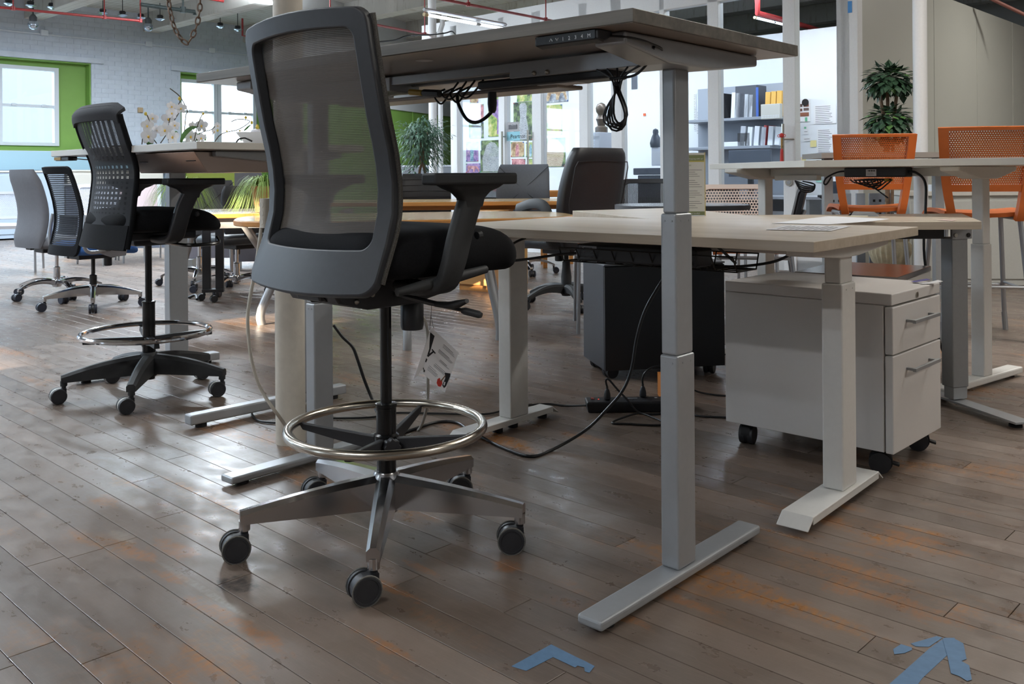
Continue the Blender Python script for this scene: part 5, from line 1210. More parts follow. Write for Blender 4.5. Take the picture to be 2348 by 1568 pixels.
def side_chair(label, loc, rz, back_m, seat_m, frame_m, top=0.80, group=None, hw=0.22, rail=None, seat_z=0.44, name='side_chair', back=True, legs='four'):
    c = thing(name, label, 'chair', (loc[0], loc[1], 0), rz, group)
    def fn(u, v):
        w = u * 2 - 1; z = seat_z + 0.06 + (top - seat_z - 0.06) * v
        return (-0.20 - 0.07 * v - 0.03 * (1 - w * w), w * hw * (1 + 0.04 * v), z)
    if back:
        MB().sheet(fn, 10, 10, 0).build('back_panel', back_m, c, smooth=60)
        ring_sheet(fn, loop_uv(-0.03, 1.03, -0.03, 1.03, (0.12, 0.14)), loop_uv(0.05, 0.95, 0.06, 0.93, (0.10, 0.10)), 0.022).build('back_frame', rail or frame_m, c, smooth=50)
    MB().sheet(lambda u, v: (-0.20 + 0.43 * u, (2 * v - 1) * (hw - 0.005), seat_z + 0.008 * (2 * v - 1) ** 2 - 0.05 * max(0, u - 0.8)), 10, 10, 0.03).build('seat', seat_m, c, smooth=60)
    for sy in (-1, 1):
        y = sy * (hw + 0.005)
        MB().tube(smooth_path([(0.20, y, seat_z - 0.03), (0.215, y * 1.02, 0.22), (0.22, y * 1.03, 0.0)], 4), 0.011, 8).build('leg', frame_m, c)
        MB().tube(smooth_path([(-0.27, sy * hw * 0.98, seat_z + 0.24), (-0.21, y, seat_z + 0.05), (-0.20, y, seat_z - 0.03), (-0.23, y * 1.02, 0.18), (-0.25, y * 1.03, 0.0)] if back else [(-0.19, y, seat_z - 0.03), (-0.23, y * 1.02, 0.18), (-0.25, y * 1.03, 0.0)], 4), 0.011, 8).build('leg', frame_m, c)
        MB().tube([(0.20, y, seat_z - 0.03), (-0.20, y, seat_z - 0.03)], 0.010, 8).build('seat_rail', frame_m, c)
    return c
G_ = 'white perforated side chairs'
side_chair('white perforated side chair cut by the left edge of the picture', (-4.78, 8.85), -1.25, M_white_perf, M_white_pl, M_tube, 0.75, G_, rail=M_white_pl)
side_chair('white side chair standing behind the grey padded chair', (-4.15, 9.6), -0.6, M_white_perf, M_white_pl, M_tube, 0.81, G_, rail=M_white_pl)
side_chair('pinkish white shell chair seen past the black task chair', (-3.95, 9.9), -1.0, mat('blush shell', 'c9b4b4', 0.5), M_white_pl, M_tube, 0.86, rail=M_white_pl)
side_chair('cream perforated chair with orange seat behind the white leg of the corner desk', (1.45, 5.98), -1.75, M_cream_perf, M_orange_fab, M_tube, 0.80, rail=mat('cream shell rim', 'd6cbc4', 0.45))
side_chair('black mesh chair with orange seat right of the white desk leg', (1.41, 5.40), PI - 0.25, M_net_dark, M_orange_fab, M_tube, 0.80, rail=M_black_pl)
side_chair('black mesh chair by the leaflet stand beyond the grey table', (1.50, 7.0), -1.7, M_net_dark, M_black_fab, M_tube, 0.775, rail=M_black_pl)
side_chair('dark rounded mesh chair right of the executive chair', (1.04, 7.35), -1.9, M_net_dark, M_black_fab, M_black_pl, 0.835, rail=M_black_pl)
OS = side_chair('orange backless stool on silver legs under the pale desks', (0.60, 5.35), -1.6, None, M_orange_fab, M_tube, back=False, name='backless_stool', seat_z=0.45)
# ------------------------------------------------------------------ tables in the middle distance
M_maple = wood('honey maple edge', 'b37a3e', 'c98f52', 0.35, axis=0)
M_mapletop = wood('maple table top', 'b59a72', 'c8ae86', 0.18, axis=0)
ZT = 0.655
def top_two(name, outline, zt, t, par, mt, me):
    solid_poly(outline, zt - t, zt - 0.002).build(name, me, par, smooth=40, bev=0.004)
    o = solid_poly([(x * 0.985, y * 0.985) for x, y in outline], zt - 0.003, zt).build('top_veneer', mt, par, smooth=0); return o
def a_leg(par, p0, p1, r=0.028, m=None, foot=True):
    o = MB().tube(smooth_path([p0, ((p0[0] * 0.55 + p1[0] * 0.45), (p0[1] * 0.55 + p1[1] * 0.45), p0[2] * 0.55), (p1[0], p1[1], 0.09), p1], 4), [r] * 13, 12, flat=(1.0, 0.75)).build('leg', m or M_silver, par, smooth=60)
    return o
T1 = thing('maple_table', 'maple-edged table with splayed silver legs carrying the potted grasses', 'table', (-1.74, 6.0, 0), 0.20)
top_two('tabletop', rrect(1.10, 0.92, 0.10, 4), 0.665, 0.028, T1, M_mapletop, M_maple)
MB().box(-0.48, 0.48, -0.40, -0.375, 0.575, 0.637).build('apron', M_silver, T1, smooth=0); MB().box(-0.48, 0.48, 0.375, 0.40, 0.575, 0.637).build('apron', M_silver, T1, smooth=0)
i1 = T1.matrix_basis.inverted()
for (p, q) in (((-1.35, 5.72, 0.60), (-1.505, 5.545, 0)), ((-1.63, 5.62, 0.60), (-1.32, 5.95, 0)), ((-2.12, 6.2, 0.60), (-2.42, 6.62, 0)), ((-1.5, 6.3, 0.60), (-1.35, 6.5, 0))): a_leg(T1, tuple(i1 @ Vector(p)), tuple(i1 @ Vector(q)), 0.026)
RS = thing('wheeled_column', 'black twin-post power column on small casters by the left stool', 'column', (-2.14, 6.62, 0), 0.2)
for x in (-0.045, 0.045): MB().box(x - 0.028, x + 0.028, -0.03, 0.03, 0.085, 0.56).build('post', M_black_pl, RS, smooth=0, bev=0.004)
MB().box(-0.075, 0.075, -0.04, 0.04, 0.065, 0.09).build('base_bar', M_black_pl, RS, smooth=0, bev=0.004)
for (x, y) in ((-0.07, 0.06), (0.03, -0.06)): caster(RS, x, y, 0.3, r=0.025, stem=0.07)
T2 = thing('conference_table', 'long oval maple conference table on slim silver legs', 'table', (-0.60, 5.30, 0), 0.22)
ov = [(0.95 * math.copysign(abs(math.cos(a)) ** 0.6, math.cos(a)), 0.52 * math.copysign(abs(math.sin(a)) ** 0.6, math.sin(a))) for a in [2 * PI * k / 48 for k in range(48)]]
top_two('tabletop', ov, ZT, 0.03, T2, M_mapletop, M_maple)
for (x0, y0, x1, y1) in ((-0.07, -0.42, -0.07, -0.60), (0.36, -0.34, 0.44, -0.44), (-0.6, -0.3, -0.7, -0.4), (-0.6, 0.3, -0.7, 0.4), (0.5, 0.3, 0.6, 0.4)): a_leg(T2, (x0, y0, ZT - 0.03), (x1, y1, 0), 0.022)
T3 = thing('conference_table', 'maple conference table with thick edge and wooden pedestal boxes', 'table', (-0.55, 7.75, 0), 0.05)
solid_poly(rrect(2.0, 0.9, 0.06, 4), 0.645, 0.675).build('tabletop', M_maple, T3, smooth=40, bev=0.004)
solid_poly(rrect(1.95, 0.85, 0.06, 4), 0.6755, 0.678).build('top_veneer', M_mapletop, T3, smooth=0)
solid_poly(rrect(1.5, 0.7, 0.04, 4, 0.2, 0), 0.61, 0.644).build('under_frame', M_maple, T3, smooth=40)
inv3 = T3.matrix_basis.inverted()
b0, b1, b2_ = inv3 @ Vector((-0.148, 6.95, 0)), inv3 @ Vector((-0.436, 7.18, 0)), inv3 @ Vector((0.008, 7.50, 0))
e1, e2 = b1 - b0, b2_ - b0
cr_ = [b0, b0 + e2, b0 + e1 + e2, b0 + e1]
solid_poly([(p.x, p.y) for p in cr_], 0.05, 0.612).build('pedestal_box', mat('honey maple veneer', 'c4935a', 0.4, grain=0.05, gscale=6), T3, smooth=0)
cx_ = sum((p.x for p in cr_)) / 4; cy_ = sum((p.y for p in cr_)) / 4
solid_poly([(cx_ + (p.x - cx_) * 0.9, cy_ + (p.y - cy_) * 0.9) for p in cr_], 0, 0.05).build('plinth', M_maple, T3, smooth=0)
MB().box(0.62, 0.66, -0.25, 0.3, 0, 0.61).build('panel_leg', mat('pale maple panel', 'd3ad72', 0.4), T3, smooth=0)
MB().box(-0.85, -0.81, -0.3, 0.3, 0, 0.61).build('panel_leg', M_maple, T3, smooth=0)
TG = thing('side_table', 'dark grey laminate table with rounded end behind the leaflet', 'table', (0.93, 5.10, 0), 0)
el = [(0.36 * math.copysign(abs(math.cos(a)) ** 0.7, math.cos(a)), 0.30 * math.copysign(abs(math.sin(a)) ** 0.7, math.sin(a))) for a in [2 * PI * k / 40 for k in range(40)]]
solid_poly(el, 0.690, 0.714).build('tabletop', mat('dark grey table edge', '4d4e52', 0.45), TG, smooth=40); solid_poly([(x * 0.99, y * 0.99) for x, y in el], 0.7142, 0.7155).build('top_veneer', mat('slate laminate', '7a8089', 0.22), TG, smooth=0)
MB().lathe([(0.20, 0), (0.20, 0.012), (0.03, 0.03), (0.03, 0.69)], 20).build('pedestal', M_black_pl, TG, smooth=40)
LG = thing('maple_chair', 'honey maple chair back rail peeping above the far wooden table', 'chair', (0.44, 9.2, 0), 0.05)
MB().cbox((0, 0, 0.70), (0.34, 0.06, 0.07)).build('back_rail', M_maple, LG, smooth=0, bev=0.02)
for x in (-0.14, 0.14): MB().box(x - 0.02, x + 0.02, -0.02, 0.02, 0, 0.68).build('leg', M_maple, LG, smooth=0)
MB().box(-0.18, 0.18, -0.42, 0.0, 0.42, 0.46).build('seat', M_maple, LG, smooth=0)
for x in (-0.15, 0.15): MB().box(x - 0.02, x + 0.02, -0.40, -0.36, 0, 0.42).build('leg', M_maple, LG, smooth=0)

# ------------------------------------------------------------------ plants
M_leafd = mat('dark glossy leaf', '3a5640', 0.4, grain=0.35, gscale=12); M_leafm = mat('mid green leaf', '557f43', 0.45, grain=0.35, gscale=15)
M_leafg = mat('grey-green leaf', '4c6b58', 0.5, grain=0.3, gscale=14); M_blade = mat('grass blade', '7d9a52', 0.5, grain=0.3, gscale=9); M_leafl = mat('lime leaf', '9bbd5a', 0.5, grain=0.2, gscale=9)
M_bark = mat('brown bark', '7b6450', 0.8, grain=0.2, gscale=40); M_soil = mat('potting soil', '3a2e24', 0.95)
M_terra = mat('brown clay pot', '8a6b4c', 0.7, grain=0.1); M_pot = mat('dark planter', '3c3d42', 0.5); M_urn = mat('sandstone urn', 'b5ab90', 0.7, grain=0.12, gscale=30)
def leaf_into(mb, p, d, L, w, up=Vector((0, 0, 1)), bend=0.25):
    d = d.normalized(); s_ = d.cross(up)
    if s_.length < 1e-4: s_ = Vector((1, 0, 0))
    s_.normalize(); n_ = s_.cross(d)
    a = p; b = p + d * L * 0.45 + n_ * 0.0; e = p + d * L - n_ * L * bend
    mb.add([a, b + s_ * w / 2 - n_ * w * 0.12, e, b - s_ * w / 2 - n_ * w * 0.12, b], [(0, 1, 4), (1, 2, 4), (2, 3, 4), (3, 0, 4)])
# ficus
FI = thing('ficus', 'leafy weeping ficus in front of the green wall', 'plant', (-0.93, 9.6, 0))
R_ = random.Random(11)
for k in (0, 1): MB().tube(smooth_path([(0.02 * (k * 2 - 1), 0, 0.3), (0.025 * (1 - 2 * k), 0.02, 0.6), (0.03 * (k * 2 - 1), 0, 0.9), (0.02 * (1 - 2 * k), 0, 1.12), (0.07 * (k * 2 - 1), 0.0, 1.35)], 6), 0.014, 7).build('trunk', M_bark, FI, smooth=60)
mb = MB()
for i in range(1500):
    a = R_.uniform(0, 2 * PI); q = R_.random() ** 0.45; ph = math.acos(R_.uniform(-1, 1))
    c = Vector((math.cos(a) * math.sin(ph) * 0.27 * q, math.sin(a) * math.sin(ph) * 0.25 * q, 1.27 + math.cos(ph) * 0.27 * q - 0.12 * (q * abs(math.cos(a))) ** 2))
    dd = Vector((math.cos(a) * 0.7, math.sin(a) * 0.7, R_.uniform(-1.0, 0.25)))
    leaf_into(mb, c, dd, R_.uniform(0.05, 0.085), R_.uniform(0.014, 0.022))
for i in range(26):
    a = R_.uniform(0, 2 * PI); tipd = Vector((math.cos(a), math.sin(a), R_.uniform(-0.1, 1.0))).normalized()
    for j in range(12): leaf_into(mb, Vector((0, 0, 1.27)) + tipd * (0.20 + 0.012 * j) + Vector((R_.uniform(-.03, .03), R_.uniform(-.03, .03), -0.004 * j)), tipd + Vector((R_.uniform(-.8, .8), R_.uniform(-.8, .8), -0.5)), 0.06, 0.016)
for i in range(160):
    a = R_.uniform(0, 2 * PI); leaf_into(mb, Vector((math.cos(a) * R_.uniform(0.02, 0.24) - 0.06, math.sin(a) * 0.12, R_.uniform(0.74, 1.02))), Vector((math.cos(a), math.sin(a), -0.4)), 0.07, 0.018)
fo = mb.build('foliage', M_leafg, FI, smooth=0); fo['kind'] = 'stuff'
MB().lathe([(0.12, 0), (0.16, 0.28), (0.17, 0.30), (0.15, 0.30), (0.14, 0.26)], 20).build('pot', M_terra, FI, smooth=40); MB().cyl((0, 0, 0.25), (0, 0, 0.27), 0.14).build('soil', M_soil, FI)
# topiary in stone urn
TP = thing('topiary_plant', 'two-tiered topiary plant in fluted stone urn beside the white column', 'plant', (2.90, 7.12, 0))
R_ = random.Random(5)
lf = MB(); leaf_into(lf, Vector((0, 0, 0)), Vector((1, 0, 0)), 0.080, 0.056)
proto = lf.build('leaf', M_leafd, TP, smooth=0); first = True; lf2 = MB(); leaf_into(lf2, Vector((0, 0, 0)), Vector((1, 0, 0)), 0.070, 0.050); pr2 = lf2.build('leaf', M_leafm, TP, smooth=0)
fill = MB()
for (cz, r, n_) in ((1.575, 0.165, 146), (1.265, 0.160, 148)):
    for i in range(n_):
        ph = math.acos(1 - 2 * (i + 0.5) / n_); a = i * 2.39996
        dr_ = Vector((math.cos(a) * math.sin(ph), math.sin(a) * math.sin(ph), math.cos(ph)))
        if cz > 1.4 and dr_.z < -0.55: dr_.z = -0.2; dr_.normalize()
        o = (proto if R_.random() < 0.8 else pr2).copy(); COL.objects.link(o); o.parent = TP
        o.location = Vector((0, 0, cz)) + Vector((dr_.x, dr_.y, dr_.z * 0.78)) * r * R_.uniform(0.72, 1.02)
        d = (dr_ + Vector((R_.uniform(-.7, .7), R_.uniform(-.7, .7), -0.55))).normalized()
        o.rotation_euler = d.to_track_quat('X', 'Z').to_euler()
    for i in range(260):
        a = R_.uniform(0, 2 * PI); ph = math.acos(R_.uniform(-0.6 if cz > 1.4 else -1, 1)); dr_ = Vector((math.cos(a) * math.sin(ph), math.sin(a) * math.sin(ph), math.cos(ph)))
        leaf_into(fill, Vector((0, 0, cz)) + dr_ * r * R_.uniform(0.3, 0.8), dr_ + Vector((R_.uniform(-.7, .7), R_.uniform(-.7, .7), -0.5)), 0.075, 0.055)
proto.location = (0, -0.1, 1.6); pr2.location = (0.02, -0.12, 1.3)
fo = fill.build('inner_foliage', M_leafd, TP, smooth=0); fo['kind'] = 'stuff'
for k, (x, y) in enumerate(((-0.04, 0), (0.0, 0.02), (0.035, -0.01))): MB().tube(smooth_path([(x * 0.4, y, 0.42), (x * 0.6, y, 0.9), (x, y, 1.28), (x * 1.8, y, 1.52)], 5), 0.013, 7).build('trunk', M_bark, TP, smooth=60)
ur = MB(); NN = 72; rings = []
for (r, z) in ((0.075, 0), (0.09, 0.02), (0.07, 0.05), (0.06, 0.10), (0.075, 0.15), (0.125, 0.20), (0.15, 0.27), (0.152, 0.33), (0.135, 0.36), (0.15, 0.385), (0.16, 0.40), (0.13, 0.40)):
    fl_ = 0.006 if 0.16 < z < 0.35 else 0
    rings.append([((r + fl_ * math.cos(24 * 2 * PI * k / NN)) * math.cos(2 * PI * k / NN), (r + fl_ * math.cos(24 * 2 * PI * k / NN)) * math.sin(2 * PI * k / NN), z) for k in range(NN)])
ur.loft(rings); ur.build('urn', M_urn, TP, smooth=50); MB().cyl((0, 0, 0.385), (0, 0, 0.402), 0.13, n=20).build('soil', M_soil, TP)
# orchids in a white planter on desk E
iE = DE.matrix_basis
def onE(px, py, Y): return atY(px, py, Y)
OR = thing('orchid', 'white orchids in bloom with arching dark stems on the raised white desk', 'plant', (-1.55, 3.95, ZE)); iO = OR.matrix_basis.inverted()
M_petal = mat('white orchid petal', 'e9eaf0', 0.6); M_lip = mat('yellow orchid lip', 'd9b24a', 0.6); M_stem = mat('dark orchid stem', '4a4234', 0.6); M_bud = mat('yellow bud', 'cdb446', 0.5)
oY = 3.95
zo = lambda x, y: (300 + x / 6.906, 200 + y / 6.906)
R_ = random.Random(2)
for k, (x, y, s_, tilt) in enumerate(((340, 500, 1.0, 0.3), (270, 610, 1.1, -0.2), (290, 780, 1.35, 0.1), (405, 680, 0.9, 0.9), (545, 680, 1.25, 0.2), (600, 505, 1.2, -0.1), (650, 420, 1.0, 0.5), (630, 310, 0.9, 1.0), (795, 335, 0.95, 0.1), (690, 610, 0.9, 0.7), (675, 790, 1.2, 0.0), (950, 790, 1.3, 0.2), (1130, 610, 1.15, -0.3), (960, 610, 0.8, 0.9), (1100, 800, 0.9, 0.6), (1300, 700, 0.6, 1.1), (1360, 610, 0.6, 0.8))):
    yy = oY + R_.uniform(-0.06, 0.06); p = iO @ atY(*zo(x, y), yy); s_ *= 0.025
    M = Matrix.Translation(p) @ RZ(tilt + R_.uniform(-.3, .3)) @ RX(R_.uniform(-.3, .2))
    f = MB()
    for (a, L, w) in ((PI / 2, 1.0, 0.75), (PI / 2 + 1.25, 1.05, 1.05), (PI / 2 - 1.25, 1.05, 1.05), (-PI / 2 + 0.62, 1.0, 0.7), (-PI / 2 - 0.62, 1.0, 0.7)):
        d = Vector((math.cos(a), 0, math.sin(a))); n_ = Vector((-math.sin(a), 0, math.cos(a)))
        f.add([(0, 0, 0)] + [d * (L * s_ * t) + n_ * (w * s_ * 0.5 * q) + Vector((0, -0.004 * t - 0.003 * abs(q), 0)) for t, q in ((0.3, 0.7), (0.65, 1.0), (0.92, 0.6), (1.05, 0), (0.92, -0.6), (0.65, -1.0), (0.3, -0.7))],
              [(0, 1, 7), (1, 2, 6, 7), (2, 3, 5, 6), (3, 4, 5)], M)
    fo = f.build('flower', M_petal, OR, smooth=60)
    MB().ball(M @ Vector((0, -0.008, -0.002)), s_ * 0.17, (0.8, 1.2, 1.1), 8).build('lip', M_lip, fo)
for pts in (((175, 905), (200, 760), (270, 700), (330, 690), (300, 560), (270, 470), (240, 420)), ((470, 885), (560, 750), (680, 540), (770, 390), (850, 260)), ((600, 880), (590, 700), (640, 420), (770, 250), (770, 190)), ((410, 890), (300, 730), (330, 640)), ((850, 700), (870, 450), (895, 380), (840, 250), (760, 130), (620, 20)), ((1000, 850), (1060, 600), (1090, 520), (1130, 430)), ((1020, 860), (1120, 720), (1280, 670), (1340, 600)), ((1330, 860), (1410, 760), (1520, 710), (1700, 670), (1880, 550), (1800, 510), (1680, 510), (1590, 545))):
    MB().tube(smooth_path([iO @ atY(*zo(*q), oY + 0.02) for q in pts], 5), 0.0022, 5).build('stem', M_stem, OR, smooth=60)
for (x, y, s_) in ((235, 420, 1), (770, 180, 1), (1145, 420, .8), (1375, 685, .7), (1725, 690, .6), (1520, 695, .6), (1820, 480, .9), (1915, 560, .9), (2000, 615, 1)):
    MB().ball(iO @ atY(*zo(x, y), oY), 0.0065 * s_, (1, 1, 1.25), 8).build('bud', M_bud, OR)
for pts, w in ((((790, 870), (850, 740), (950, 650), (1070, 630)), 0.010), (((1040, 850), (1080, 760), (1130, 720)), 0.008), (((720, 760), (715, 690)), 0.008), (((1175, 850), (1180, 740)), 0.005), (((250, 900), (300, 880), (360, 890)), 0.006), (((1790, 690), (1900, 590)), 0.004), (((1750, 850), (1750, 740)), 0.006)):
    P = smooth_path([iO @ atY(*zo(*q), oY + 0.03) for q in pts], 4); n = len(P)
    MB().tube(P, [w * math.sin(PI * (0.12 + 0.86 * i / (n - 1))) + 0.0005 for i in range(n)], 6, flat=(1, 0.25)).build('leaf', M_leafm, OR, smooth=60)
opl = MB(); opl.loft([[(x, y, 0.0) for x, y in rrect(0.30, 0.10, 0.01, 2)], [(x, y, 0.016) for x, y in rrect(0.32, 0.11, 0.01, 2)]], m=TR(0, 0.03, 0)); opl.build('moss_tray', M_soil, OR)
WP = thing('planter_box', 'white tapered planter dish at the right end of the raised white desk', 'planter', atY(600, 324, 3.85)); iW = WP.matrix_basis.inverted()
z0 = -WP.location.z + ZE
wp_ = MB(); wp_.loft([[(x, y, z0) for x, y in rrect(0.10, 0.10, 0.02, 4)], [(x, y, z0 + 0.062) for x, y in rrect(0.18, 0.18, 0.03, 4)], [(x, y, z0 + 0.062) for x, y in rrect(0.17, 0.17, 0.03, 4)], [(x, y, z0 + 0.045) for x, y in rrect(0.15, 0.15, 0.03, 4)]])
wp_.build('dish', mat('white ceramic', 'd8d8dc', 0.35), WP, smooth=40)
MB().ball((-0.02, 0, z0 + 0.068), 0.024, (1, 1, 0.5), 10).build('blossom', M_petal, WP); MB().ball((-0.015, -0.01, z0 + 0.084), 0.008, n=8).build('bud', M_bud, WP)
lead('short_lead', 'short black cord with plug curling over the raised white desk', [atY(542, 326, 3.62), atY(548, 319, 3.63), atY(560, 316.5, 3.64), atY(568, 319, 3.65), atY(578, 324, 3.66)], 0.0035)
# trailing grasses on T1
def grass_pot(label, loc, z, nb, L, pot_m, pr, ph, seed, rest=True):
    g = thing('potted_grass', label, 'plant', (loc[0], loc[1], z))
    r_ = random.Random(seed); mb = MB()
    for i in range(nb):
        a = r_.uniform(0, 2 * PI); l_ = L * r_.uniform(0.7, 1.15); up = r_.uniform(0.3, 1.0)
        P = [Vector((math.cos(a) * pr * 0.5, math.sin(a) * pr * 0.5, ph))]
        for k in range(1, 7):
            t = k / 6; P.append(Vector((math.cos(a) * (pr * 0.5 + l_ * 0.55 * t), math.sin(a) * (pr * 0.5 + l_ * 0.55 * t), max(0.004, ph + l_ * (up * t - (0.55 + up) * t * t)))))
        s_ = Vector((-math.sin(a), math.cos(a), 0)); w = r_.uniform(0.0018, 0.0035)
        mb.add([q for k, p in enumerate(P) for q in (p + s_ * w * (1 - k / 6.5), p - s_ * w * (1 - k / 6.5))], [(2 * k, 2 * k + 1, 2 * k + 3, 2 * k + 2) for k in range(6)])
    o = mb.build('blades', M_blade, g, smooth=0); o['kind'] = 'stuff'
    for i in range(7):
        a = r_.uniform(0, 2 * PI); P = smooth_path([(0, 0, ph), (math.cos(a) * 0.04, math.sin(a) * 0.04, ph + L * 0.35), (math.cos(a) * 0.12, math.sin(a) * 0.12, ph + L * 0.55), (math.cos(a) * 0.2, math.sin(a) * 0.2, ph + L * 0.35)], 3); n = len(P)
        MB().tube(P, [0.012 * math.sin(PI * (0.1 + 0.88 * k / (n - 1))) for k in range(n)], 6, flat=(1, 0.2)).build('broad_leaf', M_leafl if i % 2 else M_leafm, g, smooth=60)
    MB().lathe([(pr * 0.7, 0), (pr, ph), (pr * 0.9, ph), (pr * 0.85, ph * 0.85)], 18).build('pot', pot_m, g, smooth=40)
    MB().cyl((0, 0, ph * 0.8), (0, 0, ph * 0.86), pr * 0.86, n=16).build('soil', M_soil, g)
    return g
grass_pot('trailing grass plant in a brown pot left of the hanging sockets', (-1.52, 5.72), 0.667, 300, 0.42, M_terra, 0.09, 0.16, 4)
grass_pot('trailing grass plant in a dark planter behind the stool armrest', (-2.12, 5.95), 0.667, 280, 0.40, M_pot, 0.10, 0.15, 9)
# ------------------------------------------------------------------ things in and on the glazed offices (placed on planes of the building)
def hitA(px, py, a):
    """photo ray met with the building plane across = a -> (along, z)"""
    p = atY(px, py, 1.0); q = RB.inverted() @ Vector((p.x, p.y, 0)); k = a / q.x
    return (q.y * k, CAM_H + (p.z - CAM_H) * k)
def hitB(px, py, b):
    p = atY(px, py, 1.0); q = RB.inverted() @ Vector((p.x, p.y, 0)); k = b / q.y
    return (q.x * k, CAM_H + (p.z - CAM_H) * k)
def rectA(px0, py0, px1, py1, a):
    b1, z1 = hitA(px0, py0, a); b0, _ = hitA(px1, py0, a); _, z0 = hitA(px0, py1, a)
    return min(b0, b1), max(b0, b1), min(z0, z1), max(z0, z1)
def photo_mat(name, cols, scale, seed, stripe=0):
    m = bpy.data.materials.new(name); T = NT(m); p = T.n('ShaderNodeBsdfPrincipled'); tc = T.n('ShaderNodeTexCoord').outputs['Object']
    v = T.mapping(tc, (1, 1, 1), loc=(seed * 3.7, seed * 1.9, seed * 2.3))
    f = T.noise(v, scale, 6, 0.7)
    if stripe:
        w = T.n('ShaderNodeTexWave'); w.bands_direction = 'Z'; w.inputs['Scale'].default_value = stripe; w.inputs['Distortion'].default_value = 9; w.inputs['Detail'].default_value = 3; T.l(v, w.inputs['Vector'])
        f = T.math('MULTIPLY_ADD', w.outputs[0], 0.55, T.math('MULTIPLY', f, 0.45))
    n = len(cols); T.l(T.ramp(f, [(0.30 + 0.42 * k / (n - 1), lin(c)) for k, c in enumerate(cols)]), p.inputs['Base Color'])
    p.inputs['Roughness'].default_value = 0.5; T.l(p.outputs[0], T.out.inputs[0]); return m
AW = OA + 2.995
zq = lambda x, y: (1000 + x / 5.336, 200 + y / 5.336)
pal = {'red': ['6b3c46', 'a0606a', 'd79a9a', 'e6c9c2'], 'grass': ['3e5a3a', '86a05a', 'c9c07a', 'dfe0d2'], 'blue': ['2c3f58', '5a7f9a', '9fc0c8', 'e2ecee'], 'grey': ['2e3138', '6a6f78', 'a9adb3', 'e8e8e8'], 'tan': ['5a4636', '9a7a58', 'c9b18a', 'e9e0d0'], 'violet': ['3c2f5a', '7a5f9a', 'b08ab8', 'e2c9a0'], 'dark': ['14181c', '3a4238', '7a8f5a', 'b9c2a0']}
# (zoomed box, ground palette, animal outline in 0..1 of the sheet or None, animal palette, stripes)
EL = [(0.15, 0.86), (0.45, 0.95), (0.8, 0.85), (0.92, 0.6), (0.86, 0.30), (0.8, 0.12), (0.72, 0.10), (0.68, 0.4), (0.55, 0.42), (0.5, 0.05), (0.40, 0.05), (0.42, 0.45), (0.2, 0.55), (0.1, 0.7)]
CAT = [(0.08, 0.62), (0.18, 0.80), (0.30, 0.76), (0.62, 0.74), (0.82, 0.68), (0.92, 0.40), (0.96, 0.10), (0.88, 0.10), (0.80, 0.42), (0.68, 0.42), (0.60, 0.10), (0.50, 0.12), (0.50, 0.40), (0.30, 0.42), (0.18, 0.08), (0.06, 0.10), (0.14, 0.45)]
SIT = [(0.30, 0.90), (0.40, 0.97), (0.62, 0.97), (0.72, 0.88), (0.68, 0.60), (0.78, 0.30), (0.80, 0.02), (0.25, 0.02), (0.28, 0.35), (0.36, 0.60)]
BIG = [(0.12, 0.02), (0.10, 0.45), (0.30, 0.85), (0.50, 0.95), (0.70, 0.92), (0.92, 0.70), (0.95, 0.35), (0.85, 0.02)]
STAND = [(0.35, 0.02), (0.35, 0.55), (0.42, 0.80), (0.52, 0.90), (0.60, 0.78), (0.64, 0.5), (0.60, 0.02)]
POST = [((415, 90, 515, 200), 'red', BIG, 'tan', 0), ((402, 222, 580, 420), 'red', BIG, 'red', 0), ((402, 436, 580, 628), 'dark', BIG, 'grey', 0), ((638, 130, 905, 606), 'grass', EL, 'violet', 0),
        ((368, 668, 515, 910), 'violet', STAND, 'blue', 0), ((368, 934, 540, 1050), 'violet', CAT, 'red', 0), ((543, 655, 800, 1040), 'dark', BIG, 'grey', 26), ((640, -10, 800, 92), 'blue', None, 'blue', 0), ((855, -10, 945, 98), 'grass', None, 'blue', 0),
        ((990, -40, 1300, 180), 'grass', EL, 'dark', 0), ((948, 190, 1180, 655), 'dark', SIT, 'grey', 30), ((1265, 230, 1540, 590), 'grass', CAT, 'tan', 24), ((1325, -60, 1615, 195), 'grey', CAT, 'tan', 0),
        ((1280, 625, 1580, 975), 'dark', BIG, 'tan', 26), ((918, 672, 1075, 852), 'tan', STAND, 'red', 0), ((1102, 676, 1215, 856), 'grass', STAND, 'blue', 0), ((928, 878, 1090, 1010), 'red', BIG, 'red', 0), ((1118, 876, 1215, 1010), 'grass', None, 'dark', 0), ((680, 1165, 780, 1270), 'red', None, 'red', 0)]
names = ['ochre hillside', 'pink foliage', 'grey beast among leaves', 'tall violet elephant on grass', 'blue figure on violet', 'violet herd', 'large spotted cat in dark branches', 'blue scenery strip', 'green scenery strip', 'dark elephant on lawn', 'upright pale striped cat', 'walking tawny cat', 'tawny animal over grey brush', 'tiger face in undergrowth', 'two pale figures on heath', 'small blue figure', 'pink flowers', 'small mottled grass', 'small pink scene']
M_pin = [mat('red pin', 'b03a30', 0.5), mat('green pin', '3f8a56', 0.5), mat('blue pin', '3a5a9a', 0.5)]
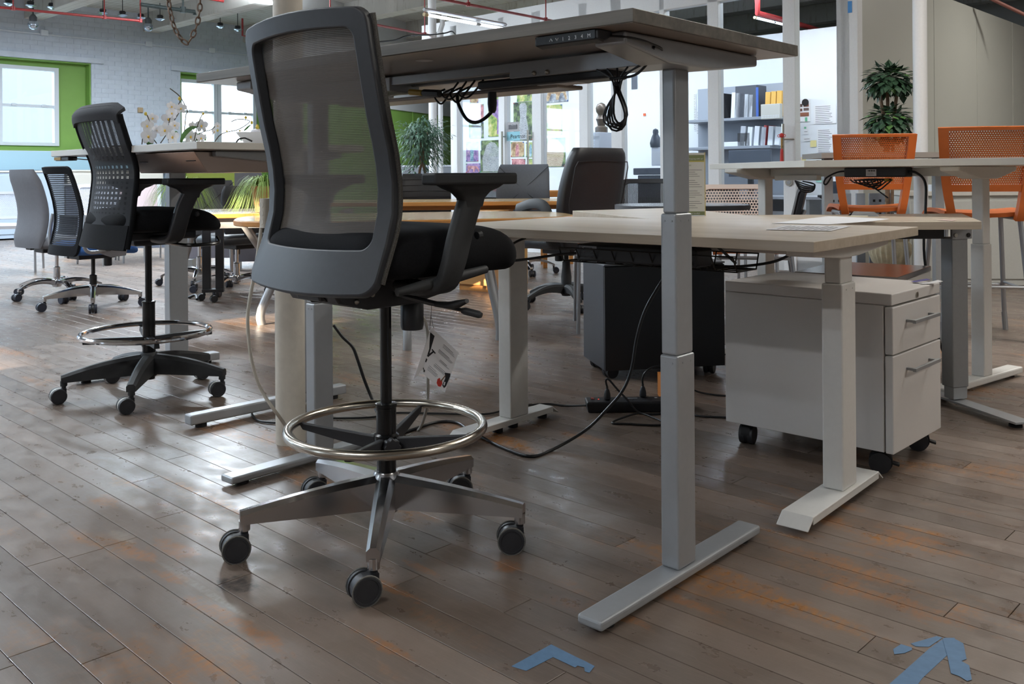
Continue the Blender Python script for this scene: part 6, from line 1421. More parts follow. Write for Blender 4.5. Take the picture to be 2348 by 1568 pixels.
for k, ((x0, y0, x1, y1), g, an, ap, st) in enumerate(POST):
    b0, b1, z0, z1 = rectA(*zq(x0, y0), *zq(x1, y1), AW)
    t = thing('poster', 'wildlife photo print showing %s on the office wall' % names[k], 'poster', bw(AW, (b0 + b1) / 2, z0), TH, 'wildlife prints on the office wall')
    hb = (b1 - b0) / 2
    MB().box(-0.004, 0, -hb, hb, 0, z1 - z0).build('sheet', photo_mat('print ground', pal[g], 9, k + 1), t, smooth=0)
    if an:
        MB().add([(-0.0048, hb - 2 * hb * u, (z1 - z0) * v) for u, v in an], [tuple(range(len(an)))]).build('print', photo_mat('print figure', pal[ap], 14, k + 31, st), t, smooth=0)
    for (u, v) in ((1, 1), (-1, 1), (1, 0), (-1, 0)):
        MB().cbox((-0.006, u * (hb - 0.01), v * (z1 - z0) + (0.01 if v == 0 else -0.01)), (0.004, 0.022, 0.018)).build('pin', M_pin[(k + int(u) + v) % 3], t, smooth=0)
# name plates on the glass door
def flatA(px0, py0, px1, py1, a, m, par, name, d=0.004):
    b0, b1, z0, z1 = rectA(px0, py0, px1, py1, a); return MB().box(a - d, a, b0, b1, z0, z1).build(name, m, par, smooth=0)
np_ = thing('door_sign', 'grey office name plate on the glass door', 'sign', rz=TH); flatA(*zq(875, 430), *zq(1015, 545), OA + 0.04, mat('grey plate', 'a5a3a6', 0.5), np_, 'plate'); flatA(*zq(888, 462), *zq(992, 515), OA + 0.0355, mat('dark insert', '56555a', 0.5), np_, 'insert'); 
b0, b1, z0, z1 = rectA(*zq(888, 462), *zq(992, 515), OA); 
text('CTN', 0.035, M_white_ink, np_, Matrix(((0, 0, -1, OA + 0.0312), (-1, 0, 0, b1 - 0.01), (0, 1, 0, z0 + 0.045), (0, 0, 0, 1))))
n2 = thing('door_sign', 'pale blue Peartree sign below the grey name plate', 'sign', rz=TH); flatA(*zq(868, 548), *zq(1025, 658), OA + 0.04, mat('pale blue card', '8fc6d6', 0.6), n2, 'card')
b0, b1, z0, z1 = rectA(*zq(868, 548), *zq(1025, 658), OA)
text('Peartree', 0.068, M_black_ink, n2, Matrix(((0, 0, -1, OA + 0.0352), (-1, 0, 0, b1 - 0.02), (0, 1, 0, z1 - 0.075), (0, 0, 0, 1))))
# statue on a grey cabinet between the glass posts
cb_ = thing('storage_cabinet', 'narrow pale grey cabinet carrying a bronze bust behind glass', 'cabinet', bw(9.6, 6.72), TH); bA, zA = hitA(1350, 304, 9.6); bB, _ = hitA(1376, 304, 9.6)
MB().box(-0.01, 0.4, bB - 6.72, bA - 6.72, 0, zA).build('body', mat('pale grey cabinet', 'a9adb6', 0.5), cb_, smooth=0, bev=0.004); MB().box(-0.014, -0.01, bB - 6.72 + 0.01, bA - 6.72 - 0.01, zA - 0.06, zA - 0.055).build('reveal', M_grey_metal, cb_, smooth=0)
bst = thing('bust', 'small bronze bust on the narrow grey cabinet', 'sculpture', bw(9.75, (bA + bB) / 2, zA), TH)
MB().lathe([(0.085, 0), (0.085, 0.07), (0.05, 0.09), (0.06, 0.14), (0.075, 0.18), (0.05, 0.22), (0.045, 0.24), (0.07, 0.28), (0.075, 0.33), (0.05, 0.38), (0.01, 0.40)], 16).build('figure', mat('bronze', '5d5148', 0.4, 0.4), bst, smooth=50)

# --- right-hand office: shelves, desk, monitor, pinned papers
OAx = 10.2
zs = lambda x, y: (1640 + x / 6.522, 180 + y / 6.522)
M_shelf = mat('grey shelf steel', '8b9099', 0.45); M_bind = mat('charcoal binder', '4a4d55', 0.5)
b0, b1, z0, z1 = rectA(1600, 205, 1797, 480, OAx + 0.35)
sh = thing('shelf_unit', 'grey wall shelving packed with binders and papers behind the glass', 'shelf', bw(OAx, (b0 + b1) / 2, 0), TH); hb = (b1 - b0) / 2; bc = (b0 + b1) / 2
MB().box(0.35, 0.37, -hb, hb, z0, z1).build('back_panel', mat('grey fabric panel', '9ba1ab', 0.8), sh, smooth=0)
zsh = [hitA(1720, 268, OAx)[1], hitA(1720, 334, OAx)[1]]
for z in zsh: MB().box(0, 0.35, -hb, hb, z - 0.035, z).build('shelf', M_shelf, sh, smooth=0, bev=0.003)
def on_shelf(name, label, cat, px0, py0, px1, zi, m, lean=0.0, depth=0.24, group=None):
    bb1, zt = hitA(px0, py0, OAx); bb0, _ = hitA(px1, py0, OAx); z = zsh[zi]
    t = thing(name, label, cat, bw(OAx, (bb0 + bb1) / 2, z), TH, group); w = abs(bb1 - bb0)
    MB().box(0.03, 0.03 + depth, -w / 2, w / 2, 0.0, zt - z, RX(lean)).build('body', m, t, smooth=0, bev=0.002); return t
M_wpap = mat('white paper stack', 'dfe3ea', 0.8); M_man = mat('manila folder', 'd6a752', 0.7); M_bluesp = mat('blue spine', '3f62b0', 0.5); M_redsp = mat('red spine', 'b33a3a', 0.5)
t = on_shelf('binder', 'tall charcoal ring binder with blue edge on the upper office shelf', 'binder', 1683, 198, 1732, 0, M_bind); 
on_shelf('folder', 'slim blue folder beside the charcoal binder on the upper shelf', 'folder', 1730, 200, 1735, 0, M_bluesp, 0.0, 0.02)
for k in range(5): on_shelf('folder', '%s white folder from the left in the upper shelf row' % ('first', 'second', 'third', 'fourth', 'fifth')[k], 'folder', 1672 + 10 * k, 212 + 1.2 * k, 1681 + 10 * k, 0, M_wpap, 0.06, 0.22 - 0.03 * k, 'white folders on the upper shelf')
on_shelf('bag', 'slumped black bag at the left end of the upper shelf', 'bag', 1652, 214, 1668, 0, M_black_fab, -0.25)
for k in range(3): on_shelf('folder', '%s manila folder right of the slim blue folder' % ('first', 'second', 'third')[k], 'folder', 1750 + 13 * k, 211 - 1.5 * k, 1761 + 13 * k, 0, M_man, 0.05, 0.24, 'manila folders on the upper shelf')
for k in range(6): on_shelf('catalogue', '%s upright catalogue from the left in the lower shelf row' % ('first', 'second', 'third', 'fourth', 'fifth', 'sixth')[k], 'catalogue', 1692 + 16 * k, 289 + (k % 2) * 2, 1703 + 16 * k, 1, M_wpap if k % 3 else mat('grey catalogue', 'b0b4bc', 0.6), 0.10, 0.22, 'white catalogues on the lower shelf')
on_shelf('catalogue', 'catalogue with red spine in the lower shelf row', 'catalogue', 1745, 287, 1751, 1, M_redsp, 0.10)
on_shelf('magazine_holder', 'black curved magazine holder on the lower shelf', 'file holder', 1688, 305, 1716, 1, M_black_pl, 0.0, 0.26)
on_shelf('paper_stack', 'flat stack of white papers at the left of the lower shelf', 'papers', 1648, 326, 1706, 1, M_wpap)
rk = thing('file_pocket', 'pale perforated file pocket hanging from the upper shelf', 'file holder', rz=TH); q = rectA(1747, 240, 1791, 274, OAx - 0.06); MB().box(OAx - 0.09, OAx - 0.02, q[0], q[1], q[2], q[3]).build('pocket', mat('putty plastic', 'b9b6ae', 0.5), rk, smooth=0, bev=0.004)
for r_ in range(2):
    for k in range(11): 
        bb = q[0] + 0.02 + (q[1] - q[0] - 0.04) * k / 10; MB().box(OAx - 0.0915, OAx - 0.09, bb - 0.004, bb + 0.004, q[2] + 0.015 + 0.02 * r_, q[2] + 0.025 + 0.02 * r_).build('slot', M_white_pl, rk, smooth=0)
M_dark_scr = mat('dark monitor back', '474e5a', 0.35)
mo_ = thing('monitor', 'wide dark monitor on the office desk under the shelves', 'monitor', rz=TH); q = rectA(1672, 345, 1768, 405, OAx - 0.25); MB().box(OAx - 0.27, OAx - 0.23, q[0], q[1], q[2], q[3]).build('screen', M_dark_scr, mo_, smooth=0, bev=0.006)
dz = 0.62; MB().box(OAx - 0.25, OAx - 0.21, (q[0] + q[1]) / 2 - 0.03, (q[0] + q[1]) / 2 + 0.03, dz, q[2] + 0.1).build('stand', M_black_pl, mo_, smooth=0); MB().box(OAx - 0.34, OAx - 0.14, (q[0] + q[1]) / 2 - 0.12, (q[0] + q[1]) / 2 + 0.12, dz, dz + 0.012).build('foot', M_black_pl, mo_, smooth=0)
od = thing('office_desk', 'grey office desk with papers along the inner office wall', 'desk', bw(OAx, 0, 0), TH); MB().box(-0.45, 0.33, 3.62, 5.9, dz - 0.03, dz).build('tabletop', mat('grey desk laminate', '8b8f96', 0.4), od, smooth=0)
for b in (3.7, 4.8, 5.8): MB().box(-0.40, 0.30, b, b + 0.04, 0, dz - 0.03).build('leg_panel', M_grey_metal, od, smooth=0)
tag(MB().cbox((0, 0, 0.01), (0.3, 0.22, 0.02)).build('paper_stack', M_wpap, loc=bw(OAx - 0.2, 4.15, dz), rotz=0.6), 'loose white papers on the office desk by the door', 'papers')
mg = thing('mug', 'white mug with pencils on the office desk', 'mug', bw(OAx - 0.1, 3.95, dz)); MB().lathe([(0.035, 0), (0.04, 0.09), (0.036, 0.09), (0.032, 0.01)], 14).build('cup', M_white_pl, mg); MB().cyl((0, 0, 0.02), (0.04, 0, 0.17), 0.004, n=6).build('pencil', M_red, mg); MB().cyl((0, 0, 0.02), (-0.03, 0.02, 0.16), 0.004, n=6).build('pencil', M_bluesp, mg)
task_chair('dark office chair at the inner office desk', tuple(bw(9.35, 4.15))[:2], TH, M_black_pl, ('pad', mat('navy upholstery', '39424f', 0.8), 0.05), M_black_fab, 0.44, 0.80, 0.46, 0.21, arms='t', a0=0.4)
# papers pinned on the inner wall, right of the door post
PAP = [((1825, 228), (1858, 280), 'swatch sheet of brown finish samples pinned on the office wall', 'sw'), ((1866, 242), (1917, 285), 'printed sheet of small text pinned right of the swatches', 'tx'), ((1873, 296), (1914, 350), 'handwritten notes sheet taped on the office wall', 'tx'), ((1843, 290), (1853, 308), 'small green and white card on the office wall', 'gr'), ((1858, 322), (1872, 337), 'yellow sticky note beside the notes sheet', 'ye'), ((1826, 333), (1836, 351), 'small white card with green sprig low on the office wall', 'gr'), ((1843, 316), (1860, 324), 'narrow white strip pinned under the swatches', 'tx'), ((1821, 361), (1836, 368), 'orange and blue postcard low on the office wall', 'or'), ((1838, 360), (1848, 368), 'ochre badge card low on the office wall', 'ye'), ((1870, 352), (1905, 369), 'white form half hidden by the desk edge', 'tx'), ((1591, 215), (1596, 300), 'long white list taped by the glass edge', 'tx'), ((1597, 255), (1617, 309), 'tall white leaflet pinned left of the bright post', 'tx'), ((1603, 211), (1617, 231), 'small dark photo pinned above the leaflet', 'dk'), ((1448, 172), (1461, 205), 'dark grey card reader plate on the office wall', 'dk'), ((1620, 323), (1626, 338), 'pale green note by the bright post', 'gr2'), ((1475, 260), (1481, 266), 'tiny orange label on the white wall', 'or'), ((1871, 405), (1886, 418), 'mint green note above the office desk', 'gr2')]
M_sw = [mat('brown swatch', c, 0.5) for c in ('5a4540', '7a4a3e', '6b4a42', '6a5a58', '8a5a48')]
pm_ = {'ye': mat('yellow note', 'e2d79a', 0.8), 'or': mat('orange card', 'd0623a', 0.7), 'gr2': mat('mint note', 'a9d9cc', 0.8), 'dk': mat('dark card', '555a64', 0.6)}
M_grn = mat('green print', '6ab08a', 0.7)
for (p0, p1, lab, kd) in PAP:
    b0, b1, z0, z1 = rectA(*p0, *p1, AW); h = thing('pinned_card' if (p1[0] - p0[0]) < 30 else 'pinned_sheet', lab, 'paper', bw(AW, (b0 + b1) / 2, z0), TH); hb = (b1 - b0) / 2; H_ = z1 - z0
    MB().box(-0.003, 0, -hb, hb, 0, H_).build('sheet', pm_.get(kd, M_paper), h, smooth=0)
    if kd == 'tx':
        for k in range(int(H_ / 0.022)): 
            r_ = random.Random(k + int(p0[0])); MB().box(-0.0036, -0.003, -hb * 0.8 + r_.uniform(0, hb * 0.5), hb * 0.85, H_ - 0.02 - 0.022 * k, H_ - 0.014 - 0.022 * k).build('print_line', M_ink, h, smooth=0)
    if kd == 'sw':
        for k, (u, v, w_, hh) in enumerate(((-0.45, 0.72, 0.36, 0.13), (0.45, 0.72, 0.36, 0.13), (-0.45, 0.52, 0.36, 0.12), (0.45, 0.54, 0.36, 0.12), (0.0, 0.32, 0.82, 0.17))): MB().cbox((-0.005, -u * hb, v * H_), (0.004, 2 * w_ * hb, hh * H_)).build('swatch', M_sw[k], h, smooth=0, bev=0.001)
        MB().cyl((-0.006, -0.35 * hb, 0.84 * H_), (-0.012, -0.35 * hb, 0.84 * H_), 0.045, n=16).build('magnet', M_black_pl, h); MB().cbox((-0.008, -0.45 * hb, 0.10 * H_), (0.004, 0.03, 0.05)).build('pin', M_grn, h, smooth=0)
    if kd == 'gr': MB().box(-0.0036, -0.003, -hb * 0.2, hb * 0.8, H_ * 0.7, H_ * 0.95).build('print', M_grn, h, smooth=0); MB().box(-0.0036, -0.003, -hb * 0.7, hb * 0.7, H_ * 0.3, H_ * 0.36).build('print_line', M_ink, h, smooth=0)
# door pull with red knotted tassel
dp = thing('door_pull', 'short steel pull bar on the office door post', 'door handle', rz=TH); b_, z_ = hitA(1795, 284, OA - 0.06); _, zb_ = hitA(1795, 372, OA - 0.06)
MB().cyl((OA - 0.06, b_, zb_), (OA - 0.06, b_, z_), 0.013, n=10).build('bar', M_satin, dp); MB().cyl((OA - 0.06, b_, z_ - 0.14), (OA + 0.01, b_ - 0.08, z_ - 0.14), 0.009, n=8).build('standoff', M_satin, dp)
M_tas = mat('red silk tassel', 'bb2f2a', 0.6); ts = thing('tassel', 'red knotted tassel charm hanging from the office door pull', 'ornament', bw(OA - 0.085, b_, z_), TH)
MB().ball((0, 0, -0.105), 0.024, (0.6, 1, 0.9), 10).build('knot', M_tas, ts)
for sy in (-1, 1): MB().ring((0, 0, 0), 0.012, 0.003, 14, 5, m=TR(0, sy * 0.026, -0.108) @ RY(PI / 2)).build('loop', M_tas, ts)
M_amb = mat('amber bead', 'a8834a', 0.4)
for k in range(7): MB().ball((0, 0, -0.135 - 0.0135 * k), 0.009, n=8).build('bead', M_amb, ts)
MB().lathe([(0.007, -0.225), (0.012, -0.245), (0.015, -0.31), (0.018, -0.36), (0.006, -0.363)], 12).build('fringe', M_tas, ts, smooth=40)
MB().cyl((0, 0, -0.23), (0, 0, -0.08), 0.002, n=5).build('string', M_tas, ts)
lk_ = thing('door_lock', 'round lock cylinder low on the office door post', 'lock', rz=TH); b_, z_ = hitA(1810, 418, OA); MB().cyl((OA, b_, z_), (OA - 0.012, b_, z_), 0.035, n=18).build('rose', M_satin, lk_); MB().cyl((OA - 0.012, b_, z_), (OA - 0.016, b_, z_), 0.018, n=14).build('keyway', M_grey_metal, lk_)
# black printer and trays behind the glass
pr_ = thing('printer', 'black office printer with stacked paper trays behind the glass', 'printer', rz=TH); q = rectA(1462, 402, 1545, 470, 8.9); q2 = rectA(1455, 380, 1545, 400, 8.9); M_prn = mat('dark printer plastic', '454b56', 0.45)
MB().box(8.9, 9.4, q[0], q[1], 0.35, q[3]).build('body', M_prn, pr_, smooth=0, bev=0.008); MB().box(8.87, 9.42, q2[0], q2[1], q[3] + 0.005, q2[2] + 0.075).build('scanner_lid', M_prn, pr_, smooth=0, bev=0.008); MB().box(8.86, 8.9, q[0] + 0.03, q[1] - 0.03, 0.5, 0.62).build('tray', M_black_pl, pr_, smooth=0, bev=0.004); MB().box(8.86, 8.9, q[0] + 0.03, q[1] - 0.03, 0.37, 0.48).build('tray', M_black_pl, pr_, smooth=0, bev=0.004)
MB().box(8.92, 9.38, q[0] + 0.02, q[1] - 0.02, 0, 0.35).build('stand', M_grey_metal, pr_, smooth=0)
lr_ = thing('leaflet_rack', 'pale leaflet rack filled with brochures on top of the printer', 'rack', rz=TH); q = rectA(1494, 338, 1540, 380, 9.1); MB().box(9.1, 9.13, q[0], q[1], q[2], q[3]).build('back', M_white_pl, lr_, smooth=0)
for k in range(3): MB().box(9.05 - 0.02 * (k % 2), 9.06 - 0.02 * (k % 2), q[1] - 0.20 * (k + 1), q[1] - 0.20 * k - 0.04, q[2] + 0.01, q[3] - 0.05 - 0.02 * k).build('brochure', (M_wpap, M_bluesp, M_wpap)[k] if k != 1 else M_wpap, lr_, smooth=0)
cat_ = thing('figurine', 'small dark cat-like figurine on the leaflet rack', 'sculpture', rz=TH); q = rectA(1494, 307, 1508, 338, 9.1); bc2 = (q[0] + q[1]) / 2
MB().lathe([(0.06, 0), (0.07, 0.05), (0.05, 0.12), (0.03, 0.16), (0.035, 0.18), (0.03, 0.21), (0.004, 0.225)], 12, (9.12, bc2, q[2])).build('body', M_dark_scr, cat_, smooth=40)

# tubes of the offices and hall, seen ones with their fittings
M_tube_on = mat('lit fluorescent tube', 'ffffff', 0.4, emit='eef6ff', estr=6.0)
def strip_light(label, p0, p1, r=0.014, fit=True, group=None):
    t = thing('strip_light', label, 'light', p0, 0, group); d = Vector(p1) - Vector(p0); n_ = d.normalized()
    MB().cyl(n_ * 0.04, d * 0.60, r, n=12).build('tube', M_tube_on, t); MB().cyl(d * 0.66, d - n_ * 0.04, r, n=12).build('tube', M_tube_on, t)
    MB().cyl(d * 0.60, d * 0.66, r * 0.9, n=10).build('holder', M_trim, t); MB().cyl((0, 0, 0), n_ * 0.05, r * 1.2, n=10).build('end_cap', mat('cream end cap', 'cbb98f', 0.5) if 'cream end cap' not in bpy.data.materials else bpy.data.materials['cream end cap'], t); MB().cyl(d - n_ * 0.05, d, r * 1.2, n=10).build('end_cap', M_trim, t)
    if fit: MB().tube([Vector((0, 0, 0.045)), d + Vector((0, 0, 0.045))], 0.018, 4).build('housing', M_trim, t, smooth=0)
    return t
strip_light('long lit fluorescent strip under the ceiling above the tall desk', atY(972, 33, 8.2), atY(1160, 67, 9.3))
strip_light('lit fluorescent strip seen through the office glass, upper of two', bw(10.4, 4.9, 3.05), bw(9.5, 3.75, 3.05), fit=False)
strip_light('lit fluorescent strip seen through the office glass, lower of two', atY(1730, 40, 10.6), atY(1800, 57, 11.6), 0.014, fit=False)

# ------------------------------------------------------------------ ceiling pipes, lamps and chain
M_redp = mat('red sprinkler pipe', '9a2f30', 0.45); M_greenp = mat('dark green pipe', '3f4a4c', 0.5)
def pipe(label, pts, r, m, drops=(), name='sprinkler_pipe'):
    t = thing(name, label, 'pipe', (0, 0, 0)); MB().tube(pts, r, 10).build('run', m, t, smooth=60)
    for d in drops:
        d = Vector(d); o = MB().cyl(d, d + Vector((0, 0, CEIL - d.z)), r * 0.5, n=8).build('hanger', m, t); MB().cyl(d - Vector((0, 0, r * 1.3)), d + Vector((0, 0, r * 1.6)), r * 1.5, n=10).build('fitting', m, t)
    return t
def B3(px, py, b): a, z = hitB(px, py, b); return bw(a, b, z)
p0 = B3(-10, 16, 13.2); p1 = B3(322, 48, 13.2)
pipe('red sprinkler pipe along the brick wall at upper left', [p0, p1, p1 + Vector((0.0, 0.0, 0.02))], 0.018, M_redp, [p0.lerp(p1, 0.11), p0.lerp(p1, 0.73), p1])
q0 = p1 + Vector((0, 0, 0.24)); q1 = B3(446, 27, 13.2)
pipe('dark green stub pipe ending near the hanging chain', [q0, q1, q1 + Vector((0, 0, -0.05))], 0.03, M_greenp, [q0.lerp(q1, 0.78)])
r0 = B3(440, -10, 12.4); r1 = B3(512, 3, 12.4); pipe('short red pipe with elbow above the chain', [r0, r1, r1 + Vector((0, 0, 0.10))], 0.02, M_redp)
s0 = B3(556, 82, 14.6); pipe('red drop pipe with elbow beside the stool back', [s0 + Vector((0, 0, 0.32)), s0, s0 + Vector((0.1, 0.05, 0))], 0.018, M_redp)
u0, u1 = atY(820, 49, 9.0), atY(988, 81, 11.2); pipe('red sprinkler pipe running behind the white pole', [u0, u1], 0.013, M_redp, [u0.lerp(u1, 0.9), atY(757, 22, 9.0)])
v0, v1 = atY(1000, -4, 8.0), atY(1300, 54, 10.4); pipe('long red sprinkler pipe above the tall desk', [v0, v1], 0.013, M_redp, [v0.lerp(v1, 0.80), v0.lerp(v1, 0.2)])
w0, w1 = atY(1737, -5, 10.6), atY(1737, 30, 10.6); pipe('red pipe seen through the office glass', [w0, w1, atY(1820, 52, 11.4), atY(1880, 70, 12.2)], 0.032, M_redp)
x0, x1 = atY(2270, -4, 10.0), atY(2350, 34, 10.0); pipe('thin rusty pipe over the beige panel wall', [x0, x1], 0.02, mat('rusty pipe', '7a4a40', 0.6))
# mirrored lamp row along the wall
M_mirr = mat('mirrored lamp', 'b9c4d2', 0.15, 0.8)
pr0 = None
for k, (px, py) in enumerate(((20, 10), (70, 14), (119, 18), (236, 31), (281, 36), (323, 42), (367, 45), (407, 48), (505, 62), (545, 69))):
    p = B3(px, py, 14.2)
    if pr0 is None:
        pr0 = thing('spot_lamp', 'first mirrored spot lamp at the left end of the row along the brick wall', 'lamp', p, 0, 'spot lamps along the brick wall')
        MB().lathe([(0.03, 0.0), (0.05, 0.05), (0.04, 0.07), (0.01, 0.075)], 14).build('cap', M_black_pl, pr0, smooth=40); MB().lathe([(0.02, -0.025), (0.075, 0.006), (0.075, 0.012), (0.03, 0.018)], 18).build('reflector', M_mirr, pr0, smooth=40); MB().cyl((0, 0, 0.07), (0, 0, CEIL - p.z), 0.006, n=6).build('rod', M_black_pl, pr0)
    else:
        c = dup(pr0, p, label='%s spot lamp from the left in the row along the brick wall' % ('', 'second', 'third', 'fourth', 'fifth', 'sixth', 'seventh', 'eighth', 'ninth', 'tenth')[k])
# two round globe flood lamps
for (px, py, lab) in ((76, 57, 'left'), (340, 62, 'right')):
    p = B3(px, py, 14.6); t = thing('globe_lamp', 'silvered globe lamp on a bracket under the ceiling, %s of two' % lab, 'lamp', p)
    MB().ball((0, 0, 0), 0.075, n=16).build('bulb', M_mirr, t); MB().lathe([(0.05, 0.05), (0.055, 0.11), (0.03, 0.15), (0.012, 0.16)], 14).build('socket', mat('grey socket', '5a5f66', 0.5) if lab == 'left' else bpy.data.materials['grey socket'], t, smooth=40); MB().cyl((0, 0, 0.15), (0, 0, CEIL - p.z), 0.012, n=8).build('stem', M_greenp, t)
# hanging chain loop
cn = thing('chain', 'rusty iron chain hanging in a loop from the ceiling', 'chain', (0, 0, 0)); M_chain = mat('rusty chain', '5a4a40', 0.55, 0.5)
P = smooth_path([atY(384, -120, 6.0), atY(386, -10, 6.0), atY(392, 35, 6.0), atY(404, 72, 6.0), atY(428, 98, 6.0), atY(446, 72, 6.0), atY(455, 40, 6.0), atY(459, 0, 6.0), atY(462, -120, 6.0)], 40)
lk0 = MB(); lk0.tube([(math.cos(2 * PI * i / 14) * 0.014, 0, math.sin(2 * PI * i / 14) * 0.027) for i in range(14)], 0.0055, 6, closed=True)
l0 = lk0.build('link', M_chain, cn, smooth=60); acc = 0; cnt = 0; last = P[0]
for i in range(1, len(P)):
    acc += (P[i] - P[i - 1]).length
    if acc >= 0.043:
        acc = 0; o = l0 if cnt == 0 else l0.copy()
        if cnt: COL.objects.link(o); o.parent = cn
        o.location = P[i]; d = (P[min(i + 1, len(P) - 1)] - P[i - 1]).normalized()
        o.rotation_euler = (d.to_track_quat('Z', 'Y').to_matrix() @ Matrix.Rotation(PI / 2 * (cnt % 2) + 0.4, 3, 'Z')).to_euler(); cnt += 1
# far white poles
for (px, Y, r, lab) in ((994, 11.2, 0.05, 'white steel pole standing behind the ficus'), (2112, 6.85, 0.05, 'white steel column standing against the beige panels')):
    b_ = onfl(px, 780); p = atY(px, 500, Y); struct(tag(MB().cyl((0, 0, 0), (0, 0, CEIL), r, n=24).build('column', M_frame, loc=(p.x, p.y, 0)), lab, 'column'))
p = atY(1010, 300, 11.2); cp = thing('drain_pipe', 'thin white pipe with elbow beside the white pole', 'pipe', (p.x, p.y, 0)); MB().tube([(0, 0, 0), (0, 0, 2.62), (0.03, 0.03, 2.72), (0.03, 0.03, 2.80), (0.08, 0.06, 2.86)], 0.03, 10).build('run', M_frame, cp, smooth=60); MB().lathe([(0.045, 2.55), (0.045, 2.62)], 14).build('coupling', M_frame, cp)
# thin wires sagging on the ceiling
lead('ceiling_wire', 'dark wire sagging along the ceiling above the tall desk', [atY(868, 96, 9.5), atY(905, 92, 9.8), atY(935, 82, 10), atY(985, 80, 10.4), atY(1020, 76, 10.6), atY(1036, 72, 10.7), atY(1045, 80, 10.8)], 0.008)

# ------------------------------------------------------------------ papers, leaflet, tape and other small things
lf_ = thing('leaflet_stand', 'upright shop leaflet in a clear stand behind the silver leg', 'leaflet', (0.733, 3.76, 0.7125), -0.12)
LZ = 0.345; lf_.scale = (0.74, 0.74, 0.74)
MB().box(-0.11, 0.065, -0.0015, 0.0015, 0.002, LZ).build('card', mat('cream card', 'd3d4cf', 0.7), lf_, smooth=0)
M_olive = mat('olive print', '7b8560', 0.7); M_olv2 = mat('yellow olive print', 'b3a755', 0.7)
def lface(x0, x1, z0, z1, m, name='print', d=0.0022): return MB().box(x0, x1, -d, -0.0016, z0, z1).build(name, m, lf_, smooth=0)
lface(-0.11, 0.063, LZ - 0.045, LZ - 0.012, M_olive); lface(-0.05, 0.063, LZ - 0.050, LZ - 0.043, M_olv2, d=0.0024)
lface(-0.11, 0.064, 0.004, 0.024, M_olive)
FM = lambda x, z: Matrix(((1, 0, 0, x), (0, 0, -1, -0.0026), (0, 1, 0, z), (0, 0, 0, 1)))
text('shopping with us!', 0.0112, M_white_ink, lf_, FM(-0.023, LZ - 0.036)); text('sa locally!', 0.0125, M_white_ink, lf_, FM(-0.010, 0.009)); text('dd', 0.012, M_olive, lf_, FM(-0.020, LZ - 0.072))
for k in range(19):
    if k % 5 == 4: continue
    z = LZ - 0.095 - 0.0115 * k; lface(-0.10, 0.05 - 0.012 * (k * 7 % 4), z, z + 0.0022, M_ink, 'print_line')
lface(0.065, 0.069, 0, LZ + 0.003, mat('yellow card edge', 'c9b56a', 0.6), 'edge', 0.002)
MB().box(-0.115, 0.07, 0.002, 0.05, 0, 0.002).build('stand_base', M_shop_glass, lf_, smooth=0); MB().box(-0.115, 0.07, 0.002, 0.004, 0, LZ + 0.002).build('stand_back', M_shop_glass, lf_, smooth=0)
def sheet_on(name, label, px, zt, m, lines=0, curl=0.0, hz=0.0):
    pts = [onfl(x, y, zt + 0.0008) for x, y in px]; t = thing(name, label, 'paper', pts[0]); A, B, C_, D_ = [p - pts[0] for p in pts]
    f = lambda u, v: A * (1 - u) * (1 - v) + B * u * (1 - v) + C_ * u * v + D_ * (1 - u) * v + Vector((0, 0, curl * (max(0, u - 0.5) * 2) ** 2 * v + 0.0008))
    MB().sheet(f, 8, 8, 0.0004).build('sheet', m, t, smooth=60)
    for k in range(lines):
        v = 0.12 + 0.76 * k / max(1, lines - 1); a, b = f(0.12, v), f(0.85 - 0.1 * (k % 3), v); c, d = f(0.85 - 0.1 * (k % 3), v + 0.03), f(0.12, v + 0.03); up = Vector((0, 0, 0.0006))
        MB().add([a + up, b + up, c + up, d + up], [(0, 1, 2, 3)]).build('print_line', M_ink, t, smooth=0)
    return t
sheet_on('loose_sheet', 'loose white sheet curling on the low pale desk', [(1770, 512), (1900, 496), (2040, 505), (1900, 515)], ZD, M_paper, 0, 0.004)
sheet_on('loose_sheet', 'printed page lying flat near the corner of the low pale desk', [(1757, 527), (1800, 517), (1952, 519), (1905, 530)], ZD, mat('grey printed paper', 'cfcfd2', 0.7), 9)
fc = thing('folded_card', 'folded black card standing on the corner desk', 'card', onfl(1985, 496, ZF)); fc.scale = (0.6, 0.6, 0.6)
MB().add([(-0.10, 0, 0.001), (0.08, -0.03, 0.001), (0.07, 0.03, 0.028), (-0.06, 0.05, 0.032), (0.10, 0.09, 0.002), (-0.08, 0.10, 0.002)], [(0, 1, 2, 3), (3, 2, 4, 5)]).build('card', mat('black card', '2a2c30', 0.5), fc, smooth=0)
MB().add([(-0.12, -0.02, 0.0012), (0.0, -0.03, 0.0012), (0.02, 0.0, 0.006), (-0.09, 0.01, 0.006)], [(0, 1, 2, 3)]).build('cream_leaf', mat('cream leaf', 'd8d2b8', 0.7), fc, smooth=0)
sheet_on('sticker', 'small faded sticker on the corner desk near its right end', [(2150, 505), (2160, 503), (2192, 505), (2185, 507)], ZF, mat('faded red print', 'c9b0a8', 0.6))
tgc = thing('price_card', 'purple and white price card lying over the white pedestal edge', 'card', onfl(2120, 650, 0.5315)); 
MB().sheet(lambda u, v: (-0.02 + 0.06 * u, -0.025 + 0.035 * v - 0.015 * u, 0.0015 + 0.010 * u * u), 6, 3, 0.0005).build('card', M_paper, tgc, smooth=60); MB().sheet(lambda u, v: (-0.03 + 0.05 * u, 0.0 + 0.03 * v, 0.004 + 0.008 * u), 4, 3, 0.0005).build('purple_leaf', mat('purple print', '4f4a8a', 0.6), tgc, smooth=60)
